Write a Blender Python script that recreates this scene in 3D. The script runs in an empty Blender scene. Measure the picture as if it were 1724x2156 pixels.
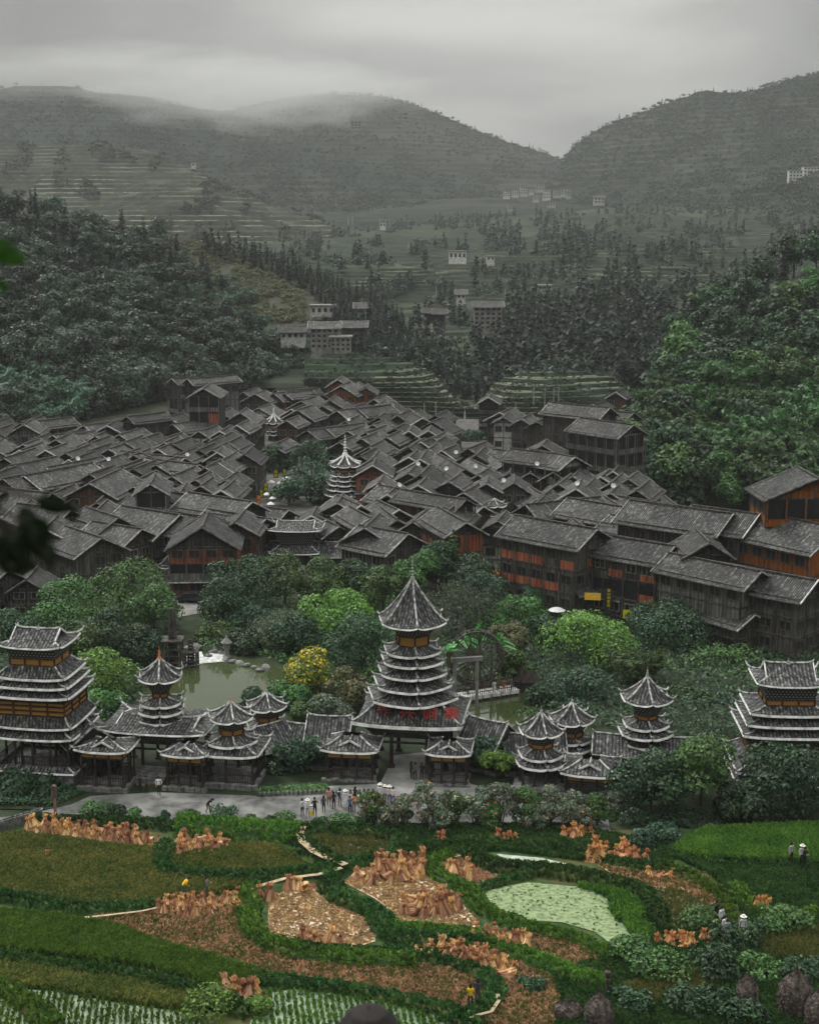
import bpy, math, random
import numpy as np
from mathutils import Vector, Matrix, noise
R = math.radians
rnd = random.Random(7)
D = bpy.data
SC = bpy.context.scene
COL = SC.collection
# ------------------------------------------------------------------ camera, sky, sun, exposure
FPX, CX, CY = 2994.0, 862.0, 1078.0      # the photograph taken as 1724 x 2156 units
PITCH = R(11.48)
CAMZ = 52.0
cam = D.cameras.new('camera'); camo = D.objects.new('camera', cam); COL.objects.link(camo)
camo.location = (0, 0, CAMZ); camo.rotation_euler = (R(90) - PITCH, 0, 0)
cam.sensor_fit = 'VERTICAL'; cam.sensor_height = 36.0; cam.lens = 36.0 * FPX / 2156.0
cam.clip_start = 0.1; cam.clip_end = 20000
cam.dof.use_dof = True; cam.dof.focus_distance = 170.0; cam.dof.aperture_fstop = 3.2
SC.camera = camo
SUN_EL, SUN_AZ = R(52), R(-40)           # azimuth from +Y (ahead) towards +X
W = D.worlds.new("World"); SC.world = W; W.use_nodes = True
nt = W.node_tree; nt.nodes.clear()
out = nt.nodes.new('ShaderNodeOutputWorld'); bg = nt.nodes.new('ShaderNodeBackground')
sky = nt.nodes.new('ShaderNodeTexSky'); sky.sky_type = 'NISHITA'; sky.sun_disc = False
sky.sun_elevation = SUN_EL; sky.sun_rotation = SUN_AZ; sky.dust_density = 4.0; sky.air_density = 1.5
hs = nt.nodes.new('ShaderNodeHueSaturation'); hs.inputs['Saturation'].default_value = 0.08
nt.links.new(sky.outputs[0], hs.inputs['Color'])
# the overcast deck: grey cloud with soft lighter and darker swells, brightest low over the saddle
tc = nt.nodes.new('ShaderNodeTexCoord'); mp = nt.nodes.new('ShaderNodeMapping')
mp.inputs['Scale'].default_value = (1.0, 1.0, 3.2)
nz = nt.nodes.new('ShaderNodeTexNoise'); nz.inputs['Scale'].default_value = 3.4; nz.inputs['Detail'].default_value = 5.0; nz.inputs['Distortion'].default_value = 0.5
rp = nt.nodes.new('ShaderNodeValToRGB'); rp.color_ramp.elements[0].position = 0.30; rp.color_ramp.elements[0].color = (0.92, 0.94, 0.93, 1)
rp.color_ramp.elements[1].position = 0.72; rp.color_ramp.elements[1].color = (3.25, 3.25, 3.08, 1)
nt.links.new(tc.outputs['Generated'], mp.inputs[0]); nt.links.new(mp.outputs[0], nz.inputs['Vector']); nt.links.new(nz.outputs[0], rp.inputs[0])
# thickness of the deck: the glow of the thinner cloud ahead falls off with the angle from it
dt = nt.nodes.new('ShaderNodeVectorMath'); dt.operation = 'DOT_PRODUCT'
g0 = Vector((0.09, 1.0, 0.06)).normalized(); dt.inputs[1].default_value = g0
nt.links.new(tc.outputs['Generated'], dt.inputs[0])
mr = nt.nodes.new('ShaderNodeMapRange'); mr.inputs['From Min'].default_value = 0.94; mr.inputs['From Max'].default_value = 1.0
mr.inputs['To Min'].default_value = 0.40; mr.inputs['To Max'].default_value = 1.25
nt.links.new(dt.outputs['Value'], mr.inputs['Value'])
mm = nt.nodes.new('ShaderNodeVectorMath'); mm.operation = 'SCALE'
nt.links.new(rp.outputs[0], mm.inputs[0]); nt.links.new(mr.outputs[0], mm.inputs['Scale'])
# unseen overhead deck boosted well past real overcast, to light the ground
sx = nt.nodes.new('ShaderNodeSeparateXYZ'); nt.links.new(tc.outputs['Generated'], sx.inputs[0])
zr_ = nt.nodes.new('ShaderNodeMapRange'); zr_.inputs['From Min'].default_value = 0.20; zr_.inputs['From Max'].default_value = 0.9
zr_.inputs['To Min'].default_value = 1.0; zr_.inputs['To Max'].default_value = 13.0; nt.links.new(sx.outputs[2], zr_.inputs['Value'])
mz = nt.nodes.new('ShaderNodeVectorMath'); mz.operation = 'SCALE'; nt.links.new(mm.outputs[0], mz.inputs[0]); nt.links.new(zr_.outputs[0], mz.inputs['Scale']); mm = mz
mx = nt.nodes.new('ShaderNodeMix'); mx.data_type = 'RGBA'; mx.inputs[0].default_value = 0.82
nt.links.new(hs.outputs[0], mx.inputs[6]); nt.links.new(mm.outputs[0], mx.inputs[7])
nt.links.new(mx.outputs[2], bg.inputs['Color']); bg.inputs['Strength'].default_value = 0.13
nt.links.new(bg.outputs[0], out.inputs[0])
sl = D.lights.new('sun', 'SUN'); sl.energy = 1.5; sl.angle = R(12); sl.color = (1.0, 0.97, 0.92)
so = D.objects.new('sun', sl); COL.objects.link(so)
_sd = Vector((math.sin(SUN_AZ) * math.cos(SUN_EL), math.cos(SUN_AZ) * math.cos(SUN_EL), math.sin(SUN_EL)))
so.rotation_euler = _sd.to_track_quat('Z', 'Y').to_euler()
SC.view_settings.view_transform = 'Standard'; SC.view_settings.look = 'None'; SC.view_settings.gamma = 1
SC.view_settings.exposure = 0.36
SC.render.engine = 'CYCLES'
cy = SC.cycles
cy.use_denoising = True; cy.max_bounces = 5; cy.diffuse_bounces = 3; cy.glossy_bounces = 2; cy.transmission_bounces = 2
cy.transparent_max_bounces = 8; cy.volume_bounces = 1; cy.use_adaptive_sampling = True; cy.adaptive_threshold = 0.02
cy.volume_max_steps = 64; cy.caustics_reflective = False; cy.caustics_refractive = False
# ------------------------------------------------------------------ projection helpers: places read from the photo, put at their true distance
ct, st = math.cos(PITCH), math.sin(PITCH)
def ray(px, py):
    u, v = (px - CX) / FPX, (CY - py) / FPX
    return u, ct + v * st, -st + v * ct
def G(px, py, z=0.0):                    # where the line of sight meets the level z
    x, y, d = ray(px, py); s = (z - CAMZ) / d
    return Vector((x * s, y * s, z))
def PY(px, py, Y):                       # the point of the line of sight at depth Y
    x, y, d = ray(px, py); s = Y / y
    return Vector((x * s, Y, CAMZ + d * s))
def zat(py, Y): return PY(CX, py, Y).z
def mpp(py, Y):                          # metres per unit of the photo at depth Y
    return (Y / ray(CX, py)[1]) / FPX
def XY(px, py, Y): return PY(px, py, Y).x
# ------------------------------------------------------------------ object helpers
def tag(o, label=None, cat=None, group=None, kind=None):
    if label: o['label'] = label
    if cat: o['category'] = cat
    if group: o['group'] = group
    if kind: o['kind'] = kind
    return o
def empty(name, loc, rz=0.0):
    o = D.objects.new(name, None); COL.objects.link(o); o.empty_display_size = 0.5
    o.location = loc; o.rotation_euler = (0, 0, rz); return o
def link(name, me, parent=None, loc=None):
    o = D.objects.new(name, me); COL.objects.link(o)
    if parent is not None: o.parent = parent
    if loc is not None: o.location = loc
    return o
def copy_tree(o, parent=None):
    c = o.copy(); COL.objects.link(c); c.parent = parent
    for ch in list(o.children): copy_tree(ch, c)
    return c
class MB:
    """collects faces; build() links them as one mesh object"""
    def __init__(s): s.v = []; s.f = []; s.m = []; s.uv = []; s.sm = []
    def face(s, pts, mi=0, uv=None, smooth=False):
        n = len(s.v); s.v.extend([tuple(p) for p in pts]); s.f.append(tuple(range(n, n + len(pts))))
        s.m.append(mi); s.uv.append(uv or [(p[0], p[2]) for p in pts]); s.sm.append(smooth)
    def box(s, c, d, rz=0.0, mi=0, taper=1.0):
        cx, cy_, cz = c; hx, hy, hz = d[0] / 2, d[1] / 2, d[2] / 2
        co, si = math.cos(rz), math.sin(rz)
        P = []
        for sz in (-1, 1):
            t = 1.0 if sz < 0 else taper
            for sx, sy in ((-1, -1), (1, -1), (1, 1), (-1, 1)):
                x, y = sx * hx * t, sy * hy * t
                P.append((cx + x * co - y * si, cy_ + x * si + y * co, cz + sz * hz))
        for q in ((0, 1, 5, 4), (1, 2, 6, 5), (2, 3, 7, 6), (3, 0, 4, 7), (4, 5, 6, 7), (3, 2, 1, 0)):
            a, b = Vector(P[q[0]]), Vector(P[q[1]]); L = (b - a).length; H = (Vector(P[q[2]]) - b).length
            s.face([P[i] for i in q], mi, [(0, 0), (L, 0), (L, H), (0, H)])
    def bar(s, a, b, w, h=None, mi=0):
        """a squared beam between two points"""
        a, b = Vector(a), Vector(b); h = h or w; d = (b - a)
        if d.length < 1e-5: return
        d.normalize(); up = Vector((0, 0, 1)) if abs(d.z) < 0.95 else Vector((0, 1, 0))
        x = d.cross(up).normalized() * w / 2; y = x.cross(d).normalized() * h / 2
        A = [a - x - y, a + x - y, a + x + y, a - x + y]; B = [p + (b - a) for p in A]
        for i in range(4):
            j = (i + 1) % 4; s.face([A[i], A[j], B[j], B[i]], mi)
        s.face(A[::-1], mi); s.face(B, mi)
    def tube(s, pts, rs, n=6, mi=0, cap=True, smooth=True):
        pts = [Vector(p) for p in pts]; rs = rs if isinstance(rs, (list, tuple)) else [rs] * len(pts)
        rings = []
        for i, p in enumerate(pts):
            d = (pts[min(i + 1, len(pts) - 1)] - pts[max(i - 1, 0)]).normalized()
            up = Vector((0, 0, 1)) if abs(d.z) < 0.9 else Vector((1, 0, 0))
            x = d.cross(up).normalized(); y = x.cross(d)
            rings.append([p + (x * math.cos(k * 2 * math.pi / n) + y * math.sin(k * 2 * math.pi / n)) * rs[i] for k in range(n)])
        for i in range(len(rings) - 1):
            for k in range(n):
                j = (k + 1) % n; s.face([rings[i][k], rings[i][j], rings[i + 1][j], rings[i + 1][k]], mi, smooth=smooth)
        if cap: s.face(rings[0][::-1], mi); s.face(rings[-1], mi)
    def lathe(s, c, prof, n=10, mi=0):
        c = Vector(c)
        for (r0, z0), (r1, z1) in zip(prof, prof[1:]):
            for k in range(n):
                a, b = k * 2 * math.pi / n, (k + 1) * 2 * math.pi / n
                s.face([c + Vector((r0 * math.cos(a), r0 * math.sin(a), z0)), c + Vector((r0 * math.cos(b), r0 * math.sin(b), z0)),
                        c + Vector((r1 * math.cos(b), r1 * math.sin(b), z1)), c + Vector((r1 * math.cos(a), r1 * math.sin(a), z1))], mi, smooth=True)
    def mesh(s, name, mats, weld=False):
        me = D.meshes.new(name); me.from_pydata(s.v, [], s.f)
        for m in (mats if isinstance(mats, (list, tuple)) else [mats]): me.materials.append(m)
        me.polygons.foreach_set('material_index', s.m); me.polygons.foreach_set('use_smooth', s.sm)
        ul = me.uv_layers.new(name='UVMap'); flat = [c for f in s.uv for p in f for c in p]
        ul.data.foreach_set('uv', flat); me.update()
        return me
    def build(s, name, mats, parent=None, loc=None):
        if not s.f: return None
        return link(name, s.mesh(name, mats), parent, loc)
def npmesh(name, V, F, mats, mi=None, smooth=False, uv=None):
    """V (n,3), F (m,k) arrays, all faces alike"""
    me = D.meshes.new(name); V = np.asarray(V, np.float32); F = np.asarray(F, np.int32); k = F.shape[1]
    me.vertices.add(len(V)); me.vertices.foreach_set('co', V.ravel())
    me.loops.add(F.size); me.loops.foreach_set('vertex_index', F.ravel())
    me.polygons.add(len(F)); me.polygons.foreach_set('loop_start', np.arange(0, F.size, k, dtype=np.int32))
    me.polygons.foreach_set('loop_total', np.full(len(F), k, np.int32))
    for m in (mats if isinstance(mats, (list, tuple)) else [mats]): me.materials.append(m)
    if mi is not None: me.polygons.foreach_set('material_index', np.asarray(mi, np.int32))
    me.polygons.foreach_set('use_smooth', np.full(len(F), smooth))
    if uv is not None:
        ul = me.uv_layers.new(name='UVMap'); ul.data.foreach_set('uv', np.asarray(uv, np.float32).ravel())
    me.update(calc_edges=True); me.validate()
    return me
# ------------------------------------------------------------------ materials
def _new(name):
    m = D.materials.new(name); m.use_nodes = True; t = m.node_tree; b = t.nodes['Principled BSDF']; return m, t, b
def N(t, kind, **kw):
    n = t.nodes.new(kind)
    for k, v in kw.items():
        if k in n.inputs: n.inputs[k].default_value = v
        else: setattr(n, k, v)
    return n
def ramp(t, src, stops):
    r = t.nodes.new('ShaderNodeValToRGB'); el = r.color_ramp.elements
    while len(el) < len(stops): el.new(0.5)
    for e, (p, c) in zip(el, stops): e.position = p; e.color = (*c, 1) if len(c) == 3 else c
    t.links.new(src, r.inputs[0]); return r.outputs[0]
def mixc(t, f, a, b, mode='MIX'):
    m = t.nodes.new('ShaderNodeMix'); m.data_type = 'RGBA'; m.blend_type = mode
    for i, v in ((0, f), (6, a), (7, b)):
        if isinstance(v, (int, float)): m.inputs[i].default_value = v
        elif isinstance(v, tuple): m.inputs[i].default_value = (*v, 1)
        else: t.links.new(v, m.inputs[i])
    return m.outputs[2]
def math_(t, op, a, b=None):
    m = t.nodes.new('ShaderNodeMath'); m.operation = op
    for i, v in ((0, a), (1, b)):
        if v is None: continue
        if isinstance(v, (int, float)): m.inputs[i].default_value = v
        else: t.links.new(v, m.inputs[i])
    return m.outputs[0]
def objrand(t, lo, hi):
    oi = t.nodes.new('ShaderNodeObjectInfo'); mr = N(t, 'ShaderNodeMapRange'); mr.inputs['To Min'].default_value = lo; mr.inputs['To Max'].default_value = hi
    t.links.new(oi.outputs['Random'], mr.inputs['Value']); return mr.outputs[0]
def scalec(t, col, f):
    v = t.nodes.new('ShaderNodeVectorMath'); v.operation = 'SCALE'; t.links.new(col, v.inputs[0])
    if isinstance(f, (int, float)): v.inputs['Scale'].default_value = f
    else: t.links.new(f, v.inputs['Scale'])
    return v.outputs[0]
def noisy(name, c1, c2, scale=3.0, rough=0.85, detail=6, coord='Object', stretch=(1, 1, 1), spec=0.2, bump=0.0, lo=0.35, hi=0.65, rand=None, c3=None, s3=0.3):
    m, t, b = _new(name)
    tc = N(t, 'ShaderNodeTexCoord'); mp = N(t, 'ShaderNodeMapping'); mp.inputs['Scale'].default_value = stretch
    if coord == 'World':
        g = N(t, 'ShaderNodeNewGeometry'); t.links.new(g.outputs['Position'], mp.inputs[0])
    else: t.links.new(tc.outputs[coord], mp.inputs[0])
    n = N(t, 'ShaderNodeTexNoise', Scale=scale, Detail=detail); t.links.new(mp.outputs[0], n.inputs['Vector'])
    c = ramp(t, n.outputs[0], [(lo, c1), (hi, c2)])
    if c3:
        n3 = N(t, 'ShaderNodeTexNoise', Scale=s3, Detail=3.0); t.links.new(mp.outputs[0], n3.inputs['Vector'])
        f3 = ramp(t, n3.outputs[0], [(0.48, (0, 0, 0)), (0.62, (1, 1, 1))]); c = mixc(t, f3, c, c3)
    if rand: c = scalec(t, c, objrand(t, *rand))
    t.links.new(c, b.inputs['Base Color']); b.inputs['Roughness'].default_value = rough; b.inputs['Specular IOR Level'].default_value = spec
    if bump:
        bp = N(t, 'ShaderNodeBump', Strength=bump, Distance=0.1); t.links.new(n.outputs[0], bp.inputs['Height']); t.links.new(bp.outputs[0], b.inputs['Normal'])
    return m
def tiles(name, dark, light, pale, per=0.3, rand=(0.75, 1.25), palecut=0.62):
    """rows of clay tiles running down the slope; UV in metres (u along the eave, v up the slope)"""
    m, t, b = _new(name)
    uv = N(t, 'ShaderNodeUVMap'); sp = N(t, 'ShaderNodeSeparateXYZ'); t.links.new(uv.outputs[0], sp.inputs[0])
    u = math_(t, 'MULTIPLY', sp.outputs[0], 2 * math.pi / per); w = math_(t, 'SINE', u)
    v = math_(t, 'FRACT', math_(t, 'MULTIPLY', sp.outputs[1], 1 / 0.34))
    g = N(t, 'ShaderNodeNewGeometry')
    n1 = N(t, 'ShaderNodeTexNoise', Scale=0.55, Detail=7.0, Roughness=0.65); t.links.new(g.outputs['Position'], n1.inputs['Vector'])
    mp = N(t, 'ShaderNodeMapping'); mp.inputs['Scale'].default_value = (2.4, 1.5, 1); t.links.new(uv.outputs[0], mp.inputs[0])
    n2 = N(t, 'ShaderNodeTexNoise', Scale=1.0, Detail=5.0, Roughness=0.7); t.links.new(mp.outputs[0], n2.inputs['Vector'])
    base = ramp(t, n1.outputs[0], [(0.35, dark), (0.66, light)])
    base = mixc(t, ramp(t, n2.outputs[0], [(palecut - .12, (0, 0, 0)), (palecut + .08, (1, 1, 1))]), base, pale)
    rib = ramp(t, math_(t, 'MULTIPLY_ADD', w, 0.5), [(0.0, (0.42, 0.42, 0.42)), (1.0, (1.25, 1.25, 1.25))])
    t.nodes[-1]
    for nd in t.nodes:
        if nd.type == 'MATH' and nd.operation == 'MULTIPLY_ADD': nd.inputs[2].default_value = 0.5
    c = mixc(t, 1.0, base, rib, 'MULTIPLY')
    row = ramp(t, v, [(0.0, (0.6, 0.6, 0.6)), (0.18, (1, 1, 1))]); c = mixc(t, 0.8, c, row, 'MULTIPLY')
    vo = N(t, 'ShaderNodeTexVoronoi', Scale=0.33); t.links.new(uv.outputs[0], vo.inputs['Vector']); vs = N(t, 'ShaderNodeSeparateXYZ'); t.links.new(vo.outputs['Color'], vs.inputs[0])
    c = mixc(t, 1.0, c, ramp(t, vs.outputs[0], [(0.0, (.62, .62, .62)), (1.0, (1.3, 1.3, 1.28))]), 'MULTIPLY')
    c = scalec(t, c, objrand(t, *rand)); t.links.new(c, b.inputs['Base Color'])
    b.inputs['Roughness'].default_value = 0.72; b.inputs['Specular IOR Level'].default_value = 0.3
    bp = N(t, 'ShaderNodeBump', Strength=0.7, Distance=0.06); t.links.new(w, bp.inputs['Height']); t.links.new(bp.outputs[0], b.inputs['Normal'])
    return m
def planks(name, c1, c2, c3, rand=(0.7, 1.35), bw=0.22):
    """weathered upright boards, object coordinates"""
    m, t, b = _new(name)
    tc = N(t, 'ShaderNodeTexCoord'); sp = N(t, 'ShaderNodeSeparateXYZ'); t.links.new(tc.outputs['Object'], sp.inputs[0])
    s = math_(t, 'ADD', sp.outputs[0], sp.outputs[1]); k = math_(t, 'FLOOR', math_(t, 'MULTIPLY', s, 1 / bw))
    wn = N(t, 'ShaderNodeTexWhiteNoise'); wn.noise_dimensions = '1D'; t.links.new(k, wn.inputs['W'])
    fr = math_(t, 'FRACT', math_(t, 'MULTIPLY', s, 1 / bw))
    mp = N(t, 'ShaderNodeMapping'); mp.inputs['Scale'].default_value = (1.5, 1.5, 0.35); t.links.new(tc.outputs['Object'], mp.inputs[0])
    n = N(t, 'ShaderNodeTexNoise', Scale=1.6, Detail=6.0, Roughness=0.7); t.links.new(mp.outputs[0], n.inputs['Vector'])
    c = ramp(t, math_(t, 'ADD', math_(t, 'MULTIPLY', wn.outputs[0], 0.35), math_(t, 'MULTIPLY', n.outputs[0], 0.75)), [(0.3, c1), (0.62, c2), (0.85, c3)])
    g = ramp(t, fr, [(0.0, (0.45, 0.45, 0.45)), (0.12, (1, 1, 1))]); c = mixc(t, 0.9, c, g, 'MULTIPLY')
    c = scalec(t, c, objrand(t, *rand)); t.links.new(c, b.inputs['Base Color'])
    b.inputs['Roughness'].default_value = 0.85; b.inputs['Specular IOR Level'].default_value = 0.15
    return m
def leafmat(name, dark, mid, light, rand=(0.7, 1.35), scale=0.6):
    m, t, b = _new(name)
    g = N(t, 'ShaderNodeNewGeometry')
    n = N(t, 'ShaderNodeTexNoise', Scale=scale, Detail=4.0); t.links.new(g.outputs['Position'], n.inputs['Vector'])
    isl = math_(t, 'ADD', math_(t, 'MULTIPLY', g.outputs['Random Per Island'], 0.5), math_(t, 'MULTIPLY', n.outputs[0], 0.6))
    c = ramp(t, isl, [(0.25, dark), (0.55, mid), (0.85, light)])
    hs = N(t, 'ShaderNodeHueSaturation'); t.links.new(c, hs.inputs['Color']); t.links.new(objrand(t, 0.475, 0.515), hs.inputs['Hue'])
    c = scalec(t, hs.outputs[0], objrand(t, *rand)); t.links.new(c, b.inputs['Base Color'])
    b.inputs['Roughness'].default_value = 0.5; b.inputs['Specular IOR Level'].default_value = 0.35
    tr = N(t, 'ShaderNodeBsdfTranslucent'); t.links.new(c, tr.inputs['Color']); ms = N(t, 'ShaderNodeMixShader'); ms.inputs[0].default_value = 0.25
    o = t.nodes['Material Output']; t.links.new(b.outputs[0], ms.inputs[1]); t.links.new(tr.outputs[0], ms.inputs[2]); t.links.new(ms.outputs[0], o.inputs[0])
    return m
def flat(name, c, rough=0.7, spec=0.3, rand=None):
    return noisy(name, tuple(x * 0.86 for x in c), tuple(min(1, x * 1.12) for x in c), scale=4.0, rough=rough, spec=spec, rand=rand)
M = {}
M['tile'] = tiles('roof_tile_grey', (0.022, 0.022, 0.024), (0.08, 0.08, 0.08), (0.28, 0.28, 0.27))
M['tile_far'] = tiles('roof_tile_weathered', (0.020, 0.020, 0.022), (0.075, 0.074, 0.073), (0.24, 0.235, 0.225), per=0.45, rand=(0.5, 1.5))
M['tile_gate'] = tiles('roof_tile_gate', (0.018, 0.019, 0.022), (0.062, 0.064, 0.068), (0.34, 0.34, 0.33), per=0.33, rand=(0.9, 1.1), palecut=0.60)
M['white'] = noisy('lime_white', (0.40, 0.40, 0.385), (0.88, 0.88, 0.86), scale=1.6, rough=0.8, lo=0.3, hi=0.6)
M['ridge'] = noisy('ridge_mortar', (0.16, 0.16, 0.155), (0.62, 0.62, 0.60), scale=2.5, rough=0.85, lo=.4, hi=.58)
M['verge'] = noisy('verge_board', (0.13, 0.13, 0.125), (0.50, 0.49, 0.465), scale=1.5, rough=0.85, rand=(0.5, 1.5))
M['plank'] = planks('dark_planks', (0.024, 0.022, 0.021), (0.070, 0.064, 0.060), (0.16, 0.148, 0.138))
M['plank_grey'] = planks('grey_planks', (0.05, 0.049, 0.048), (0.13, 0.126, 0.12), (0.26, 0.25, 0.235))
M['plank_warm'] = planks('warm_planks', (0.03, 0.018, 0.012), (0.085, 0.042, 0.025), (0.16, 0.075, 0.04))
M['orange'] = planks('orange_planks', (0.10, 0.035, 0.022), (0.36, 0.11, 0.055), (0.56, 0.20, 0.11), rand=(0.7, 1.15))
M['orange2'] = planks('varnished_planks', (0.16, 0.045, 0.010), (0.30, 0.095, 0.018), (0.42, 0.15, 0.03), rand=(0.85, 1.1))
M['beam'] = noisy('beam_wood', (0.035, 0.032, 0.030), (0.12, 0.11, 0.10), scale=2.0, stretch=(1, 1, 0.4))
M['beam_pale'] = noisy('beam_pale', (0.11, 0.105, 0.10), (0.28, 0.27, 0.25), scale=2.0)
M['gate_wood'] = noisy('gate_wood', (0.022, 0.017, 0.016), (0.065, 0.052, 0.048), scale=2.0, stretch=(1, 1, 0.4))
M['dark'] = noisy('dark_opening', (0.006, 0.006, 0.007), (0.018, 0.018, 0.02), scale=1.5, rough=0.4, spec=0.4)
M['plaster'] = noisy('white_plaster', (0.40, 0.40, 0.385), (0.78, 0.77, 0.74), scale=1.2, rough=0.9, rand=(0.6, 1.1))
M['stone'] = noisy('grey_stone', (0.10, 0.10, 0.10), (0.25, 0.25, 0.24), scale=1.8, rough=0.9, coord='World', bump=0.4)
M['concrete'] = noisy('concrete', (0.16, 0.155, 0.15), (0.30, 0.29, 0.28), scale=0.8, rough=0.9)
M['finial_gold'] = flat('finial_orange', (0.55, 0.22, 0.07), 0.5)
M['finial'] = flat('finial_pale', (0.34, 0.33, 0.31), 0.6)
M['red'] = flat('red_paint', (0.46, 0.07, 0.06), 0.6)
M['bark'] = noisy('bark', (0.03, 0.025, 0.02), (0.09, 0.075, 0.06), scale=5.0, stretch=(1, 1, 0.3))
def lattice():
    m, t, b = _new('yellow_lattice'); tc = N(t, 'ShaderNodeUVMap'); sp = N(t, 'ShaderNodeSeparateXYZ'); t.links.new(tc.outputs[0], sp.inputs[0])
    a = math_(t, 'FRACT', math_(t, 'MULTIPLY', math_(t, 'ADD', sp.outputs[0], sp.outputs[1]), 5.5)); c = math_(t, 'FRACT', math_(t, 'MULTIPLY', math_(t, 'SUBTRACT', sp.outputs[0], sp.outputs[1]), 5.5))
    k = math_(t, 'MAXIMUM', math_(t, 'LESS_THAN', a, 0.42), math_(t, 'LESS_THAN', c, 0.42))
    t.links.new(mixc(t, k, (0.035, 0.018, 0.008), (0.52, 0.26, 0.05)), b.inputs['Base Color']); b.inputs['Roughness'].default_value = 0.6; return m
M['lattice'] = lattice()
def bracket():
    m, t, b = _new('bracket_rows'); tc = N(t, 'ShaderNodeUVMap'); sp = N(t, 'ShaderNodeSeparateXYZ'); t.links.new(tc.outputs[0], sp.inputs[0])
    r = math_(t, 'MULTIPLY', sp.outputs[1], 1 / 0.26); row = math_(t, 'FLOOR', r)
    u = math_(t, 'FRACT', math_(t, 'ADD', math_(t, 'MULTIPLY', sp.outputs[0], 1 / 0.34), math_(t, 'MULTIPLY', row, 0.5)))
    k = math_(t, 'MULTIPLY', math_(t, 'LESS_THAN', u, 0.45), math_(t, 'LESS_THAN', math_(t, 'FRACT', r), 0.42))
    t.links.new(mixc(t, k, (0.018, 0.018, 0.02), (0.23, 0.23, 0.23)), b.inputs['Base Color']); b.inputs['Roughness'].default_value = 0.7; return m
M['bracket'] = bracket()
LEAF = {
 'deep': leafmat('leaf_deep_green', (0.008, 0.0218, 0.0109), (0.0265, 0.0685, 0.0293), (0.0681, 0.1485, 0.0579)),
 'blue': leafmat('leaf_blue_green', (0.0123, 0.0329, 0.0219), (0.0412, 0.0972, 0.0563), (0.1025, 0.205, 0.1156)),
 'mid': leafmat('leaf_mid_green', (0.0184, 0.0484, 0.0145), (0.0577, 0.1347, 0.0369), (0.1364, 0.2729, 0.0711)),
 'lime': leafmat('leaf_bright_green', (0.0351, 0.0761, 0.014), (0.1105, 0.2145, 0.0364), (0.233, 0.4077, 0.0728)),
 'olive': leafmat('leaf_olive', (0.0351, 0.041, 0.0164), (0.0975, 0.1105, 0.0455), (0.2038, 0.2038, 0.0874)),
 'grey': leafmat('leaf_grey_green', (0.031, 0.0466, 0.031), (0.115, 0.161, 0.1035), (0.2834, 0.3478, 0.2318)),
 'yellow': leafmat('leaf_yellowing', (0.025, 0.06, 0.014), (0.08, 0.13, 0.022), (0.75, 0.50, 0.04)),
 'hill': leafmat('leaf_hill_dark', (0.0139, 0.0257, 0.0178), (0.0418, 0.0682, 0.0462), (0.1047, 0.1478, 0.0986), rand=(0.35, 1.6)),
 'bamboo': leafmat('leaf_bamboo', (0.0198, 0.0545, 0.0337), (0.0605, 0.1375, 0.0825), (0.1478, 0.271, 0.1602), rand=(0.5, 1.5)),
 'bamboo_near': leafmat('leaf_bamboo_bright', (0.0145, 0.0446, 0.0138), (0.045, 0.1215, 0.0344), (0.1008, 0.2318, 0.0643), rand=(0.55, 1.3)),
 'fir': leafmat('leaf_fir', (0.008, 0.017, 0.013), (0.022, 0.038, 0.028), (0.045, 0.07, 0.05), rand=(0.6, 1.3)),
 'banana': leafmat('leaf_banana', (0.02, 0.10, 0.02), (0.05, 0.24, 0.05), (0.16, 0.48, 0.14)),
}
# ================================================================== THE LAND
rs = np.random.RandomState(11)
def fbm(x, y, sc, oct=4, seed=0.0):
    return sum(noise.noise(Vector((x * sc * 2 ** k + seed, y * sc * 2 ** k, seed * 1.7 + k))) / 2 ** k for k in range(oct))
GB = Vector((0, 0, 0))
# one sheet of ground reaching the horizon, rising behind to the slope the photographer stands on
def ground_z(x, y):
    if y < 84: return max(0.0, min(50.8, 50.8 - 0.735 * y))
    return 0.0
gy = sorted(set([-60, -20, -5, 0, 1, 2, 3, 4, 5, 6, 8, 10] + list(range(12, 96, 3)) + [96, 110, 140, 200, 300, 450, 700, 1200, 2000, 3300]))
gx = sorted(set([-3300, -1500, -700, -300, -150] + list(range(-90, 91, 6)) + [150, 300, 700, 1500, 3300]))
V = [(x, y, ground_z(x, y) + (0.35 * fbm(x, y, 0.08) if y < 80 else 0) - 0.12) for y in gy for x in gx]
F = [(j * len(gx) + i, j * len(gx) + i + 1, (j + 1) * len(gx) + i + 1, (j + 1) * len(gx) + i) for j in range(len(gy) - 1) for i in range(len(gx) - 1)]
M['earth'] = noisy('damp_earth_and_moss', (0.018, 0.03, 0.014), (0.045, 0.06, 0.028), scale=0.25, coord='World', detail=10, c3=(0.05, 0.045, 0.035), s3=0.1)
tag(link('ground', npmesh('ground', V, F, M['earth'], smooth=True)), kind='structure')

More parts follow.
